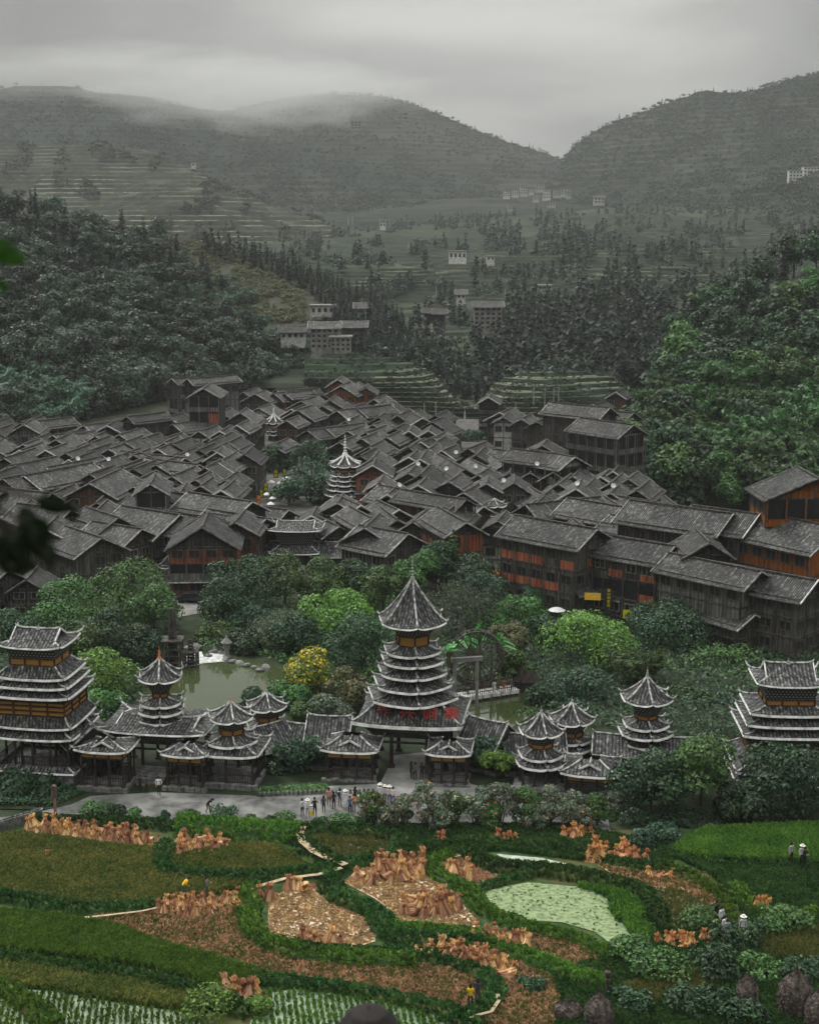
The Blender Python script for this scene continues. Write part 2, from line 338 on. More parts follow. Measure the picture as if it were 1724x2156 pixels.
def terrain_mat(name, tread, tread2, riser, lip, forest, z_per, forest_cut=0.5, fs=0.004, nc=0.93, lipcut=0.51):
    m, t, b = _new(name)
    g = N(t, 'ShaderNodeNewGeometry'); sp = N(t, 'ShaderNodeSeparateXYZ'); t.links.new(g.outputs['True Normal'], sp.inputs[0])
    pp = N(t, 'ShaderNodeSeparateXYZ'); t.links.new(g.outputs['Position'], pp.inputs[0])
    n = N(t, 'ShaderNodeTexNoise', Scale=0.02, Detail=8.0); t.links.new(g.outputs['Position'], n.inputs['Vector'])
    n2 = N(t, 'ShaderNodeTexNoise', Scale=fs, Detail=6.0); t.links.new(g.outputs['Position'], n2.inputs['Vector'])
    n4 = N(t, 'ShaderNodeTexNoise', Scale=0.15, Detail=8.0); t.links.new(g.outputs['Position'], n4.inputs['Vector'])
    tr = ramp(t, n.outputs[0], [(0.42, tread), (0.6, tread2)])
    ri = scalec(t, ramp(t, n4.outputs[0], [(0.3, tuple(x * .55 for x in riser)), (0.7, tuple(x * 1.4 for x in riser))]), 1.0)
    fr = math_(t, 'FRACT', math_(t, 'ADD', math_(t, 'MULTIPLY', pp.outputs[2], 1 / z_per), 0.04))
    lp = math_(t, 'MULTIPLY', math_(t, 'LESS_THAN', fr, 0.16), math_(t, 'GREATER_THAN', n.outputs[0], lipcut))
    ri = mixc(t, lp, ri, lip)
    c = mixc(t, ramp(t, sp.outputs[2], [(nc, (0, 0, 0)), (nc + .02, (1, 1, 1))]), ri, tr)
    f = ramp(t, n2.outputs[0], [(forest_cut, (0, 0, 0)), (forest_cut + 0.06, (1, 1, 1))])
    c = mixc(t, f, c, scalec(t, ramp(t, n4.outputs[0], [(0.3, tuple(x * .5 for x in forest)), (0.7, tuple(x * 1.5 for x in forest))]), 1.0))
    t.links.new(c, b.inputs['Base Color']); b.inputs['Roughness'].default_value = 0.95; b.inputs['Specular IOR Level'].default_value = 0.1
    return m
class Loft:
    def __init__(s, name, curves, nu, nv, mat, amp=0, nsc=0.01, step=0, stepw=None, drop=400, seed=0.0, rf=0.55):
        u = np.linspace(0, 1, nu); C = []
        for c in curves:
            px = np.array([p[0] for p in c], float); py = np.array([p[1] for p in c], float)
            q = px[0] + (px[-1] - px[0]) * u; yy = np.interp(q, px, py)
            if len(c[0]) < 3 or c[0][2] is None: P = np.array([tuple(G(a, b, -1.0)) for a, b in zip(q, yy)])
            else:
                Y = np.interp(q, px, [p[2] for p in c]); P = np.array([tuple(PY(a, b, d)) for a, b, d in zip(q, yy, Y)])
            C.append(P)
        K = len(C) - 1; C = [2 * C[0] - C[1]] + C + [2 * C[-1] - C[-2]]
        rows = []
        for j in range(nv + 1):
            tt = K * j / nv; k = min(int(tt), K - 1); f = tt - k
            p0, p1, p2, p3 = C[k], C[k + 1], C[k + 2], C[k + 3]
            m1, m2 = (p2 - p0) * 0.35, (p3 - p1) * 0.35
            rows.append((2 * f**3 - 3 * f**2 + 1) * p1 + (f**3 - 2 * f**2 + f) * m1 + (-2 * f**3 + 3 * f**2) * p2 + (f**3 - f**2) * m2)
        A = np.array(rows)
        for j in range(nv + 1):
            fade = min(1, j / nv * 5) * (0.35 + 0.65 * min(1, (nv - j) / nv * 4))
            for i in range(nu):
                x, y, z = A[j, i]
                if amp: z += amp * fade * fbm(x, y, nsc, 4, seed)
                if step:
                    w = 1.0 if stepw is None else stepw(x, y, z)
                    h = step * 1.0; q = z / h; fl = math.floor(q); fr = q - fl
                    zz = h * (fl + max(0.0, (fr - rf) / (1 - rf))); z = z * (1 - w) + zz * w
                A[j, i, 2] = z
        s.A = A; s.nu, s.nv = nu, nv
        back = A[-1].copy(); back[:, 1] += drop * 1.6; back[:, 2] = -3
        A2 = np.concatenate([A, back[None]], 0)
        idx = np.arange(A2.shape[0] * nu).reshape(A2.shape[0], nu)
        F = np.stack([idx[:-1, :-1], idx[:-1, 1:], idx[1:, 1:], idx[1:, :-1]], -1).reshape(-1, 4)
        s.o = tag(link(name, npmesh(name, A2.reshape(-1, 3), F, mat)), kind='structure')
    def at(s, u, v):
        a, b = u * (s.nu - 1), v * s.nv; i, j = min(int(a), s.nu - 2), min(int(b), s.nv - 1); fa, fb = a - i, b - j
        A = s.A; return Vector((A[j, i] * (1 - fa) + A[j, i + 1] * fa) * (1 - fb) + (A[j + 1, i] * (1 - fa) + A[j + 1, i + 1] * fa) * fb)
def proj(p):
    x, y, z = p[0], p[1], p[2] - CAMZ; f = y * ct - z * st; up = y * st + z * ct
    return CX + FPX * x / f, CY - FPX * up / f
M['hill_floor'] = noisy('forest_floor', (0.012, 0.022, 0.014), (0.035, 0.05, 0.03), scale=0.12, coord='World', detail=8)
M['scrub'] = noisy('scrub_slope', (0.022, 0.025, 0.018), (0.06, 0.056, 0.04), scale=0.25, coord='World', detail=12, c3=(0.035, 0.052, 0.03), s3=0.025)
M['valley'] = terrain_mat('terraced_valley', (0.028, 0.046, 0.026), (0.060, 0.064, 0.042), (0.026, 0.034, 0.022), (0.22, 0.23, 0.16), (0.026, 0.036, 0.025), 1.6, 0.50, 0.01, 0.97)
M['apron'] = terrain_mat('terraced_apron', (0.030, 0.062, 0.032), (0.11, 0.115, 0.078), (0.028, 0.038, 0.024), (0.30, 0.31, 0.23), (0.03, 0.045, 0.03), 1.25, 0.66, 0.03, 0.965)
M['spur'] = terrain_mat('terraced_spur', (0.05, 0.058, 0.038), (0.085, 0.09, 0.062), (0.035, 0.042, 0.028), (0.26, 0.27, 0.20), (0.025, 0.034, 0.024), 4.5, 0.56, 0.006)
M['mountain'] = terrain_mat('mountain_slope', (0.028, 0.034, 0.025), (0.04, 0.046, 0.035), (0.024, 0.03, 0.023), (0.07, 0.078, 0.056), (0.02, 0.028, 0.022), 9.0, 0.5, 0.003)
HL = Loft('hill', [[(-700, 1000), (-200, 985), (0, 935), (150, 900), (350, 850), (480, 840), (600, 815), (720, 800)],
   [(-700, 800, 390), (-200, 790, 400), (0, 760, 400), (200, 720, 440), (480, 730, 480), (600, 740, 500), (700, 790, 480)],
   [(-700, 600, 480), (-200, 590, 480), (0, 600, 480), (150, 590, 500), (330, 600, 520), (480, 680, 520), (600, 730, 520), (690, 790, 490)],
   [(-700, 330, 560), (-200, 390, 560), (0, 437, 560), (120, 478, 560), (200, 492, 560), (330, 530, 570), (420, 585, 580), (520, 655, 580), (600, 725, 560), (690, 795, 520)]], 90, 60, M['hill_floor'], amp=4, nsc=0.02, drop=60)
H2 = Loft('hill', [[(200, 830), (640, 800), (760, 790), (900, 850), (1050, 862)],
   [(200, 640, 600), (500, 650, 580), (640, 700, 540), (780, 740, 510), (900, 790, 460), (1050, 850, 425)],
   [(200, 470, 660), (380, 500, 660), (440, 513, 655), (520, 535, 645), (640, 582, 626), (740, 625, 610), (800, 655, 590), (850, 715, 520), (930, 760, 480), (1035, 842, 430)]], 110, 60, M['scrub'], amp=5, nsc=0.012, drop=60, seed=3.0)
HR = Loft('hill', [[(1310, 1040), (1400, 1080), (1560, 1090), (2300, 1100)],
   [(1330, 950, 300), (1420, 930, 300), (1560, 900, 310), (1724, 880, 310), (2300, 760, 320)],
   [(1360, 850, 350), (1440, 770, 360), (1580, 700, 370), (1724, 640, 370), (2300, 480, 390)],
   [(1395, 790, 400), (1440, 700, 410), (1520, 640, 420), (1600, 610, 430), (1724, 540, 440), (2300, 300, 450)]], 70, 60, M['hill_floor'], amp=4, nsc=0.02, drop=40, seed=9.0)
def vw(x, y, z):
    return 1.0 if fbm(x, y, 0.004, 2, 5.0) > -0.25 else 0.2
TA = Loft('hill', [[(640, 876), (760, 878), (900, 884), (980, 886), (1100, 888), (1300, 885), (1380, 900)],
   [(640, 800, 392), (760, 800, 392), (900, 815, 392), (960, 855, 386), (1010, 862, 384), (1060, 835, 389), (1200, 830, 391), (1300, 835, 391), (1380, 870, 388)],
   [(640, 752, 412), (700, 740, 415), (800, 745, 415), (870, 757, 412), (920, 790, 404), (960, 842, 392), (1010, 852, 390), (1040, 800, 404), (1100, 783, 410), (1200, 778, 412), (1290, 785, 410), (1345, 830, 400), (1380, 860, 394)]], 260, 200, M['apron'], amp=1.8, nsc=0.03, step=1.25, drop=30, seed=6.0, rf=.7)
VAL = Loft('hill', [[(-300, 820, 430), (600, 810, 440), (1300, 800, 440), (1900, 800, 440)],
   [(-300, 720, 540), (600, 700, 540), (1200, 715, 540), (1500, 730, 540), (1900, 720, 540)],
   [(-300, 650, 650), (600, 640, 650), (1000, 640, 650), (1300, 645, 650), (1500, 660, 640), (1900, 650, 650)],
   [(-300, 600, 780), (600, 595, 780), (850, 585, 780), (1100, 580, 780), (1300, 590, 760), (1500, 610, 740), (1900, 600, 780)],
   [(-300, 560, 930), (600, 550, 930), (850, 545, 930), (1000, 530, 940), (1130, 514, 950), (1250, 516, 950), (1400, 540, 900), (1600, 540, 900), (1900, 510, 930)],
   [(-300, 530, 1150), (600, 525, 1150), (900, 512, 1150), (1200, 504, 1100), (1400, 500, 1150), (1900, 480, 1150)],
   [(-300, 500, 1700), (600, 490, 1700), (900, 465, 1700), (1200, 445, 1700), (1500, 420, 1700), (1900, 380, 1700)]], 230, 460, M['valley'], amp=11, nsc=0.007, step=1.6, stepw=vw, drop=300, seed=5.0, rf=.76)
T1 = Loft('hill', [[(-400, 700, 900), (300, 640, 950), (600, 600, 1000), (850, 600, 1050), (960, 610, 1100)],
   [(-400, 480, 1250), (200, 480, 1250), (420, 480, 1250), (600, 520, 1220), (750, 560, 1150), (850, 585, 1120), (955, 605, 1110)],
   [(-400, 270, 1700), (0, 300, 1650), (200, 305, 1600), (300, 318, 1600), (400, 350, 1550), (480, 400, 1520), (560, 430, 1500), (700, 480, 1400), (800, 530, 1300), (870, 570, 1200), (950, 600, 1130)]], 200, 260, M['spur'], amp=17, nsc=0.006, step=4.5, drop=300, seed=15.0)
M1 = Loft('mountain', [[(-400, 560, 1500), (300, 540, 1500), (900, 500, 1600), (1350, 470, 1700)],
   [(-400, 400, 1900), (0, 380, 1900), (400, 400, 1950), (700, 370, 2000), (900, 380, 2050), (1100, 400, 2100), (1320, 450, 2000)],
   [(-400, 220, 2400), (0, 187, 2400), (60, 176, 2400), (130, 176, 2400), (250, 195, 2450), (330, 208, 2500), (420, 225, 2600), (480, 228, 2700), (560, 212, 2800), (640, 200, 2850), (700, 192, 2900), (800, 206, 2900), (880, 226, 2850), (960, 256, 2800), (1060, 292, 2750), (1170, 333, 2700), (1200, 350, 2650), (1300, 420, 2600)]], 200, 160, M['mountain'], amp=26, nsc=0.003, step=9.0, stepw=lambda x, y, z: 0.5, drop=300, seed=21.0)
M2 = Loft('mountain', [[(1050, 500, 1650), (1300, 560, 1300), (1500, 600, 1150), (2100, 640, 1000)],
   [(1100, 450, 2000), (1250, 440, 1900), (1450, 470, 1500), (1600, 430, 1450), (1724, 400, 1400), (2100, 380, 1300)],
   [(1130, 420, 2200), (1200, 370, 2150), (1300, 330, 2100), (1500, 310, 2000), (1724, 290, 1900), (2100, 250, 1900)],
   [(1160, 390, 2400), (1188, 336, 2400), (1205, 312, 2400), (1250, 278, 2400), (1320, 243, 2350), (1400, 210, 2300), (1440, 197, 2300), (1490, 182, 2300), (1510, 190, 2300), (1540, 191, 2300), (1610, 186, 2200), (1660, 166, 2200), (1724, 157, 2200), (2100, 110, 2200)]], 190, 160, M['mountain'], amp=16, nsc=0.004, step=9.0, stepw=lambda x, y, z: 0.5, drop=300, seed=31.0)

# ================================================================== TREE BUILDING
def leaf_quads(P, Nn, size, rsd, aspect=0.62):
    """one leaf spray per point: a bent pair of faces"""
    n = len(P); T = rsd.normal(size=(n, 3)); Nn = Nn / (np.linalg.norm(Nn, axis=1, keepdims=True) + 1e-9)
    T -= Nn * (T * Nn).sum(1, keepdims=True); T /= np.linalg.norm(T, axis=1, keepdims=True) + 1e-9
    B = np.cross(Nn, T); s = size * rsd.uniform(0.6, 1.3, (n, 1)) / 2
    a = P - T * s - B * s * aspect * .25; b = P - B * s * aspect + Nn * s * 0.15; c = P + T * s; d = P + B * s * aspect - Nn * s * .1
    V = np.stack([a, b, c, d], 1).reshape(-1, 3); F = np.arange(n * 4).reshape(n, 4); return V, F
def cloud(blobs, n, size, seed, squash=0.85, up=0.35):
    rsd = np.random.RandomState(seed); B = np.array([b[:3] for b in blobs]); r = np.array([b[3] for b in blobs])
    p = r ** 2 / (r ** 2).sum(); k = rsd.choice(len(r), n, p=p); d = rsd.normal(size=(n, 3)); d /= np.linalg.norm(d, axis=1, keepdims=True)
    d[:, 2] = np.where((d[:, 2] < -0.2) & (rsd.rand(n) < 0.6), -d[:, 2], d[:, 2])
    rad = r[k][:, None] * (0.62 + 0.42 * rsd.rand(n, 1) ** 0.6); P = B[k] + d * rad * np.array([1, 1, squash])
    keep = np.ones(n, bool)
    for q in range(len(r)):
        dd = np.linalg.norm((P - B[q]) / np.array([1, 1, squash]), axis=1); keep &= (dd > r[q] * 0.6) | (k == q)
    P, d = P[keep], d[keep]; Nn = d + rsd.normal(size=P.shape) * 0.45 + np.array([0, 0, up])
    return leaf_quads(P, Nn, size, rsd)
def crown_blobs(seed, rx, rz, zc, n, br):
    q = random.Random(seed); out_ = []
    while len(out_) < n:
        x, y, z = q.uniform(-1, 1), q.uniform(-1, 1), q.uniform(-1, 1)
        l = math.sqrt(x * x + y * y + z * z)
        if l > 1 or l < 0.25: continue
        w = 1.0 - 0.35 * max(0, z)
        out_.append((x * rx * w * .8, y * rx * w * .8, zc + z * rz * 0.8, br * q.uniform(0.6, 1.35)))
    return out_
def limbs(mb, blobs, h0, r0, q, n=6):
    """trunk and limbs running out to the crown's clumps"""
    top = max(b[2] for b in blobs); pts = [Vector((0, 0, -0.4)), Vector((q.uniform(-.2, .2), q.uniform(-.2, .2), h0 * .6)), Vector((q.uniform(-.3, .3), q.uniform(-.3, .3), h0)), Vector((q.uniform(-.4, .4), q.uniform(-.4, .4), top * .85))]
    mb.tube(pts, [r0 * 1.25, r0 * .85, r0 * .7, r0 * .15], n)
    for b in blobs[:9]:
        s = Vector((0, 0, min(h0 * q.uniform(.8, 1.2), b[2] * .8))); e = Vector(b[:3]); m_ = (s + e) / 2 + Vector((0, 0, -0.1 * (e - s).length))
        mb.tube([s, m_, e], [r0 * .45, r0 * .28, r0 * .08], 4)
def tree_meshes(kind, seed, h, w, nleaf, lsize, leafm, trunk=True):
    """returns crown mesh, trunk mesh"""
    q = random.Random(seed); rsd = np.random.RandomState(seed)
    if kind == 'round':
        bl = crown_blobs(seed, w / 2, h * 0.36, h * 0.62, 16, w * 0.19); V, F = cloud(bl, nleaf, lsize, seed); th = h * .35
    elif kind == 'shrub':
        bl = crown_blobs(seed, w / 2, h * 0.40, h * 0.52, 12, w * 0.2); V, F = cloud(bl, nleaf, lsize, seed); th = h * .2
    elif kind == 'tall':
        bl = crown_blobs(seed, w / 2, h * 0.44, h * 0.56, 20, w * 0.24); V, F = cloud(bl, nleaf, lsize, seed); th = h * .25
    elif kind == 'bamboo':
        bl = []; Pp = []; Nn = []
        for k in range(26):
            a = q.uniform(0, 6.28); rr = q.uniform(0.1, 1) * w * .28; lean = q.uniform(.1, .38) * w; hh = h * q.uniform(.72, 1.0)
            for j in range(int(nleaf / 26)):
                t_ = q.uniform(.32, 1) ** 0.8; d = rr + lean * t_ ** 2.4; sp_ = (0.16 - .09 * t_) * w * q.random() ** .5; b_ = q.uniform(0, 6.28)
                z = hh * (t_ - .22 * max(0, t_ - .72) * 3)
                Pp.append((math.cos(a) * d + math.cos(b_) * sp_, math.sin(a) * d + math.sin(b_) * sp_, z)); Nn.append((math.cos(a) * .5 + math.cos(b_) * .3, math.sin(a) * .5 + math.sin(b_) * .3, .8))
        V, F = leaf_quads(np.array(Pp), np.array(Nn) + rsd.normal(size=(len(Pp), 3)) * .35, lsize, rsd, .38); bl = [(0, 0, h * .6, 1)] * 3; th = h * .3
    elif kind == 'fir':
        Pp = []; Nn = []; nl = int(h / 0.62); bl = [(0, 0, h * .8, .3)]
        for k in range(nleaf):
            t_ = 1 - math.sqrt(q.random()) * .92; lay = (math.floor(t_ * nl) + q.uniform(0, .45)) / nl; t_ = lay; rr = w / 2 * (1 - t_) ** .8 * (0.25 + .75 * q.random() ** .5) * (0.8 + .3 * math.sin(k * 2.4)); a = q.uniform(0, 6.28)
            Pp.append((math.cos(a) * rr, math.sin(a) * rr, h * (.08 + .92 * t_) - rr * .28)); Nn.append((math.cos(a) * .5, math.sin(a) * .5, .9))
        V, F = leaf_quads(np.array(Pp), np.array(Nn) + rsd.normal(size=(len(Pp), 3)) * .3, lsize, rsd, .5); th = h * .3
    elif kind == 'willow':
        Pp = []; Nn = []; bl = crown_blobs(seed, w / 2, h * 0.25, h * 0.68, 12, w * 0.2)
        for k in range(nleaf):
            b = q.choice(bl); a = q.uniform(0, 6.28); rr = b[3] * q.uniform(.3, 1.1); dr = q.random() ** 1.4 * h * .35
            Pp.append((b[0] + math.cos(a) * rr, b[1] + math.sin(a) * rr, b[2] + b[3] * .5 * q.random() - dr)); Nn.append((math.cos(a), math.sin(a), .3))
        V, F = leaf_quads(np.array(Pp), np.array(Nn) + rsd.normal(size=(len(Pp), 3)) * .4, lsize, rsd, .3); th = h * .4
    cm = npmesh('crown', V, F, leafm); tm = None
    if trunk:
        mb = MB(); limbs(mb, bl, th, max(.09, h * .022), q)
        if kind == 'bamboo':
            for k in range(9):
                a = q.uniform(0, 6.28); mb.tube([(math.cos(a) * .2, math.sin(a) * .2, -.3), (math.cos(a) * w * .16, math.sin(a) * w * .16, h * .55), (math.cos(a) * w * .26, math.sin(a) * w * .26, h * .8)], [.06, .05, .02], 4)
        tm = mb.mesh('trunk', M['bark'])
    return cm, tm
def tree_thing(name, meshes, loc, sc, rz, label, cat='tree', group=None, lean=0):
    e = empty(name, loc, rz); e.scale = (sc[0], sc[0], sc[1]); tag(e, label, cat, group)
    link('crown', meshes[0], e)
    if meshes[1]: link('trunk', meshes[1], e)
    return e
def hill_trees(name, protos, pts, label, cat, group, smin, smax, zoff=-0.6):
    k = 0
    for p in pts:
        me = rnd.choice(protos); o = link(name, me, None, (p[0], p[1], p[2] + zoff)); s = rnd.uniform(smin, smax)
        o.scale = (s * rnd.uniform(.9, 1.15), s * rnd.uniform(.9, 1.15), s); o.rotation_euler = (rnd.uniform(-.05, .05), rnd.uniform(-.05, .05), rnd.uniform(0, 6.28))
        tag(o, label, cat, group); k += 1
    return k
def one_mesh(meshes):
    """crown and trunk together, for trees too far to show their parts apart"""
    a, b = meshes; me = a.copy(); me.name = 'tree'
    import bmesh
    bm = bmesh.new(); bm.from_mesh(a); n = len(bm.faces); bm.from_mesh(b); bm.faces.ensure_lookup_table()
    for f in bm.faces[n:]: f.material_index = 1
    me = D.meshes.new('tree'); bm.to_mesh(me); bm.free(); me.materials.append(a.materials[0]); me.materials.append(M['bark']); return me
def scatter(L, cell, keep, vmin=0.0, vmax=1.0, jit=0.5):
    """points spread evenly as seen, with a world spacing too"""
    out_ = []; grid = {}
    cand = []
    for k in range(30000):
        u, v = rnd.random(), vmin + rnd.random() * (vmax - vmin); p = L.at(u, v); px, py = proj(p)
        if px < -60 or px > 1784 or py > 1200: continue
        cand.append((px, py, p))
    for px, py, p in cand:
        c = cell(px, py) if callable(cell) else cell
        if not keep(px, py): continue
        gx_, gy_ = int(px // 20), int(py // 20); ok = True
        rr = int(c // 20) + 1
        for a in range(gx_ - rr, gx_ + rr + 1):
            for b in range(gy_ - rr, gy_ + rr + 1):
                for (qx, qy) in grid.get((a, b), ()):
                    if ((qx - px) ** 2 + ((qy - py) * 1.5) ** 2) < c * c: ok = False; break
                if not ok: break
            if not ok: break
        if ok: grid.setdefault((gx_, gy_), []).append((px, py)); out_.append((p, px, py))
    return out_
HT = [one_mesh(tree_meshes('round', 100 + k, 9.5, 8.5, 1500, 0.85, LEAF['hill'])) for k in range(5)] + [one_mesh(tree_meshes('tall', 110 + k, 11.5, 7.5, 1600, 0.85, LEAF['hill'])) for k in range(3)]
HB = [one_mesh(tree_meshes('bamboo', 120 + k, 10.5, 8.5, 1500, 0.95, LEAF['bamboo'])) for k in range(3)]
HBN = [one_mesh(tree_meshes('bamboo', 130 + k, 10, 8.5, 1900, 0.85, LEAF['bamboo_near'])) for k in range(4)]
HRT = [one_mesh(tree_meshes('round', 140 + k, 9.5, 8.5, 1900, 0.75, LEAF['mid' if k == 1 else 'deep'])) for k in range(5)]
HF = [one_mesh(tree_meshes('fir', 150 + k, 11, 4.2, 620, 0.85, LEAF['fir'])) for k in range(4)]
HFS = [one_mesh(tree_meshes('fir', 160 + k, 10, 4.0, 260, 1.2, LEAF['fir'])) for k in range(3)]
ptsL = scatter(HL, lambda x, y: 31 if y > 620 else 27, lambda x, y: True)
ptsL.sort(key=lambda a: a[0][1])
nb = []; nd = []; nf = []
for p, x, y in ptsL:
    f = fbm(p[0], p[1], 0.012, 2, 2.0)
    if y < 620 and rnd.random() < 0.36: nf.append(p)
    elif (y > 640 and f > 0.12) or (y > 560 and f > 0.3): nb.append(p)
    else: nd.append(p)
LT = 'dark broadleaf tree in the dense forest on the near hill at the village edge'
hill_trees('broadleaf_tree', HT, nd[:280], LT, 'tree', 'broadleaf trees of the left hill forest', .8, 1.35)
hill_trees('bamboo_clump', HB, nb, 'feathery blue-green bamboo clump low in the forest behind the far left houses', 'bamboo', 'bamboo clumps of the left hill', .8, 1.2)
hill_trees('fir_tree', HF, nf, 'dark pointed fir in the upper part of the near forest hill', 'tree', 'firs on the left hill crest', 1.0, 1.55)
ptsR = scatter(HR, lambda x, y: 46 if y > 700 else 40, lambda x, y: True)
ptsR.sort(key=lambda a: a[0][1]); nb = []; nd = []; nf = []
for p, x, y in ptsR:
    f = fbm(p[0], p[1], 0.02, 2, 7.0)
    if y < 720 and rnd.random() < .5 or (x > 1640 and 560 < y < 760): nf.append(p) if rnd.random() < .5 else nd.append(p)
    elif f > -0.02 and y > 660: nb.append(p)
    else: nd.append(p)
hill_trees('bamboo_clump', HBN, nb, 'bright green bamboo clump on the steep hill above the orange house', 'bamboo', 'bamboo clumps of the right hill', 1.0, 1.6)
hill_trees('broadleaf_tree', HRT, nd, 'leafy dark green tree on the steep hill above the orange house', 'tree', 'broadleaf trees of the right hill', .9, 1.5)
hill_trees('fir_tree', HF, nf, 'tall dark fir on the top of the steep hill over the orange house', 'tree', 'firs of the right hill', 1.0, 1.5)
# conifers along the second hill's crest and down its nose
def h2keep(x, y):
    crest = np.interp(x, [200, 440, 520, 640, 740, 800, 850, 930, 1035], [490, 505, 530, 575, 620, 650, 710, 755, 840])
    if x < 430: return False
    if x < 800: return crest - 5 < y < crest + 34 or (x > 600 and y < crest + (x - 600) * .75 and rnd.random() < .8)
    return y < crest + 125
ptsF = scatter(H2, 13, h2keep); ptsF.sort(key=lambda a: a[0][1])
hill_trees('fir_tree', HF, [p for p, x, y in ptsF[:230]], 'small dark fir in the plantation on the brown scrub hill behind the forest', 'tree', 'firs of the middle hill plantation', .72, 1.1)
print('firs', len(ptsF), 'L', len(ptsL), 'R', len(ptsR))
def mass(name, pts, protos, leafm, label, smin, smax):
    """far woods that read as one mass: one object"""
    Vs = []; Fs = []; o = 0
    T = []
    for me in protos:
        v = np.empty(len(me.vertices) * 3, np.float32); me.vertices.foreach_get('co', v); T.append(v.reshape(-1, 3))
    for p in pts:
        v = T[rnd.randrange(len(T))]; a = rnd.uniform(0, 6.28); s = rnd.uniform(smin, smax); c, q = math.cos(a) * s, math.sin(a) * s
        w = np.stack([v[:, 0] * c - v[:, 1] * q, v[:, 0] * q + v[:, 1] * c, v[:, 2] * s], 1) + np.array([p[0], p[1], p[2] - .5]); Vs.append(w)
    if not Vs: return
    V = np.concatenate(Vs); F = np.arange(len(V)).reshape(-1, 4)
    o_ = tag(link(name, npmesh(name, V, F, leafm)), label, kind='stuff'); return o_
mini_f = [tree_meshes('fir', 170 + k, 10, 4.5, 70, 1.9, LEAF['fir'], False)[0] for k in range(3)]
mini_r = [tree_meshes('round', 180 + k, 8, 8.5, 120, 1.9, LEAF['hill'], False)[0] for k in range(3)]
if len(ptsF) > 230: mass('fir_woods', [p for p, x, y in ptsF[230:]], mini_f, LEAF['fir'], None, .8, 1.1)
def poly_in(x, y, P):
    c = False; j = len(P) - 1
    for i in range(len(P)):
        if (P[i][1] > y) != (P[j][1] > y) and x < (P[j][0] - P[i][0]) * (y - P[i][1]) / (P[j][1] - P[i][1]) + P[i][0]: c = not c
        j = i
    return c
W1 = [(1040, 700), (1080, 655), (1180, 640), (1320, 620), (1420, 640), (1420, 800), (1330, 860), (1290, 800), (1180, 770), (1090, 790), (1060, 830), (1030, 830), (1020, 760)]
W2 = [(1130, 500), (1180, 485), (1255, 497), (1258, 520), (1190, 515), (1135, 512)]
W3 = [(560, 480), (440, 350), (560, 350), (640, 380), (660, 420), (540, 420)]
def valkeep(x, y):
    if poly_in(x, y, W1) or poly_in(x, y, W2): return True
    if 1050 < x < 1290 and 395 < y < 450 or 900 < x < 1060 and 530 < y < 556 or 990 < x < 1065 and 640 < y < 700: return False
    if 590 < x < 780 and 640 < y < 760: return False
    return fbm(x * .8, y * 1.6, 0.022, 3, 4.0) > (0.14 if x < 1010 and y > 490 else (0.04 if y > 560 else -0.08))
pv = scatter(VAL, lambda x, y: 11 if y > 560 else 7, valkeep)
mass('distant_woods', [p for p, x, y in pv if poly_in(x, y, W1) or poly_in(x, y, W2) or rnd.random() < .45], mini_f, LEAF['fir'], None, .8, 1.3)
mass('distant_scrub', [p for p, x, y in pv if not poly_in(x, y, W1)], mini_r, LEAF['hill'], None, .45, .85)
pa = scatter(TA, 7, lambda x, y: fbm(x * .8, y * 2, 0.03, 3, 2.0) > .5 or rnd.random() < .04)
mass('terrace_scrub', [p for p, x, y in pa], mini_r, LEAF['hill'], None, .10, .22)
pe = scatter(HL, 11, lambda x, y: True, 0.0, 0.10) 
mass('forest_edge_scrub', [p for p, x, y in pe], mini_r, LEAF['hill'], None, .35, .75)
pe = scatter(HR, 11, lambda x, y: x < 1460, 0.0, 1.0)
mass('hill_edge_scrub', [p for p, x, y in pe], mini_r, LEAF['hill'], None, .4, .8)
pt = scatter(T1, 6, lambda x, y: poly_in(x, y, [(440, 352), (530, 350), (560, 372), (625, 360), (632, 390), (700, 420), (850, 490), (900, 560), (860, 570), (700, 480), (600, 440), (440, 400)]) or (fbm(x, y, 0.02, 3, 8.0) > 0.30))
mass('spur_woods', [p for p, x, y in pt], mini_r + mini_f[:1], LEAF['hill'], None, .5, 1.0)
pm = scatter(M1, 5.2, lambda x, y: not (1050 < x < 1290 and 380 < y < 455) and (fbm(x, y * 1.5, 0.016, 4, 6.0) > 0.08 or rnd.random() < .12), .25, 1) 
mass('mountain_woods', [p for p, x, y in pm], mini_r[:2] + mini_f[:1], LEAF['hill'], None, 0.6, 1.15)
pm = scatter(M2, 5.2, lambda x, y: fbm(x, y * 1.5, 0.016, 4, 9.0) > 0.05 or rnd.random() < .12, .15, 1)
mass('far_mountain_woods', [p for p, x, y in pm], mini_r[:2] + mini_f[:1], LEAF['hill'], None, 0.6, 1.15)
ps = scatter(H2, 5, lambda x, y: x < 1000 and y < 680 and fbm(x, y, 0.03, 3, 1.0) > -.3)
mass('hill_scrub', [p for p, x, y in ps], mini_r, LEAF['olive'], None, .2, .4)
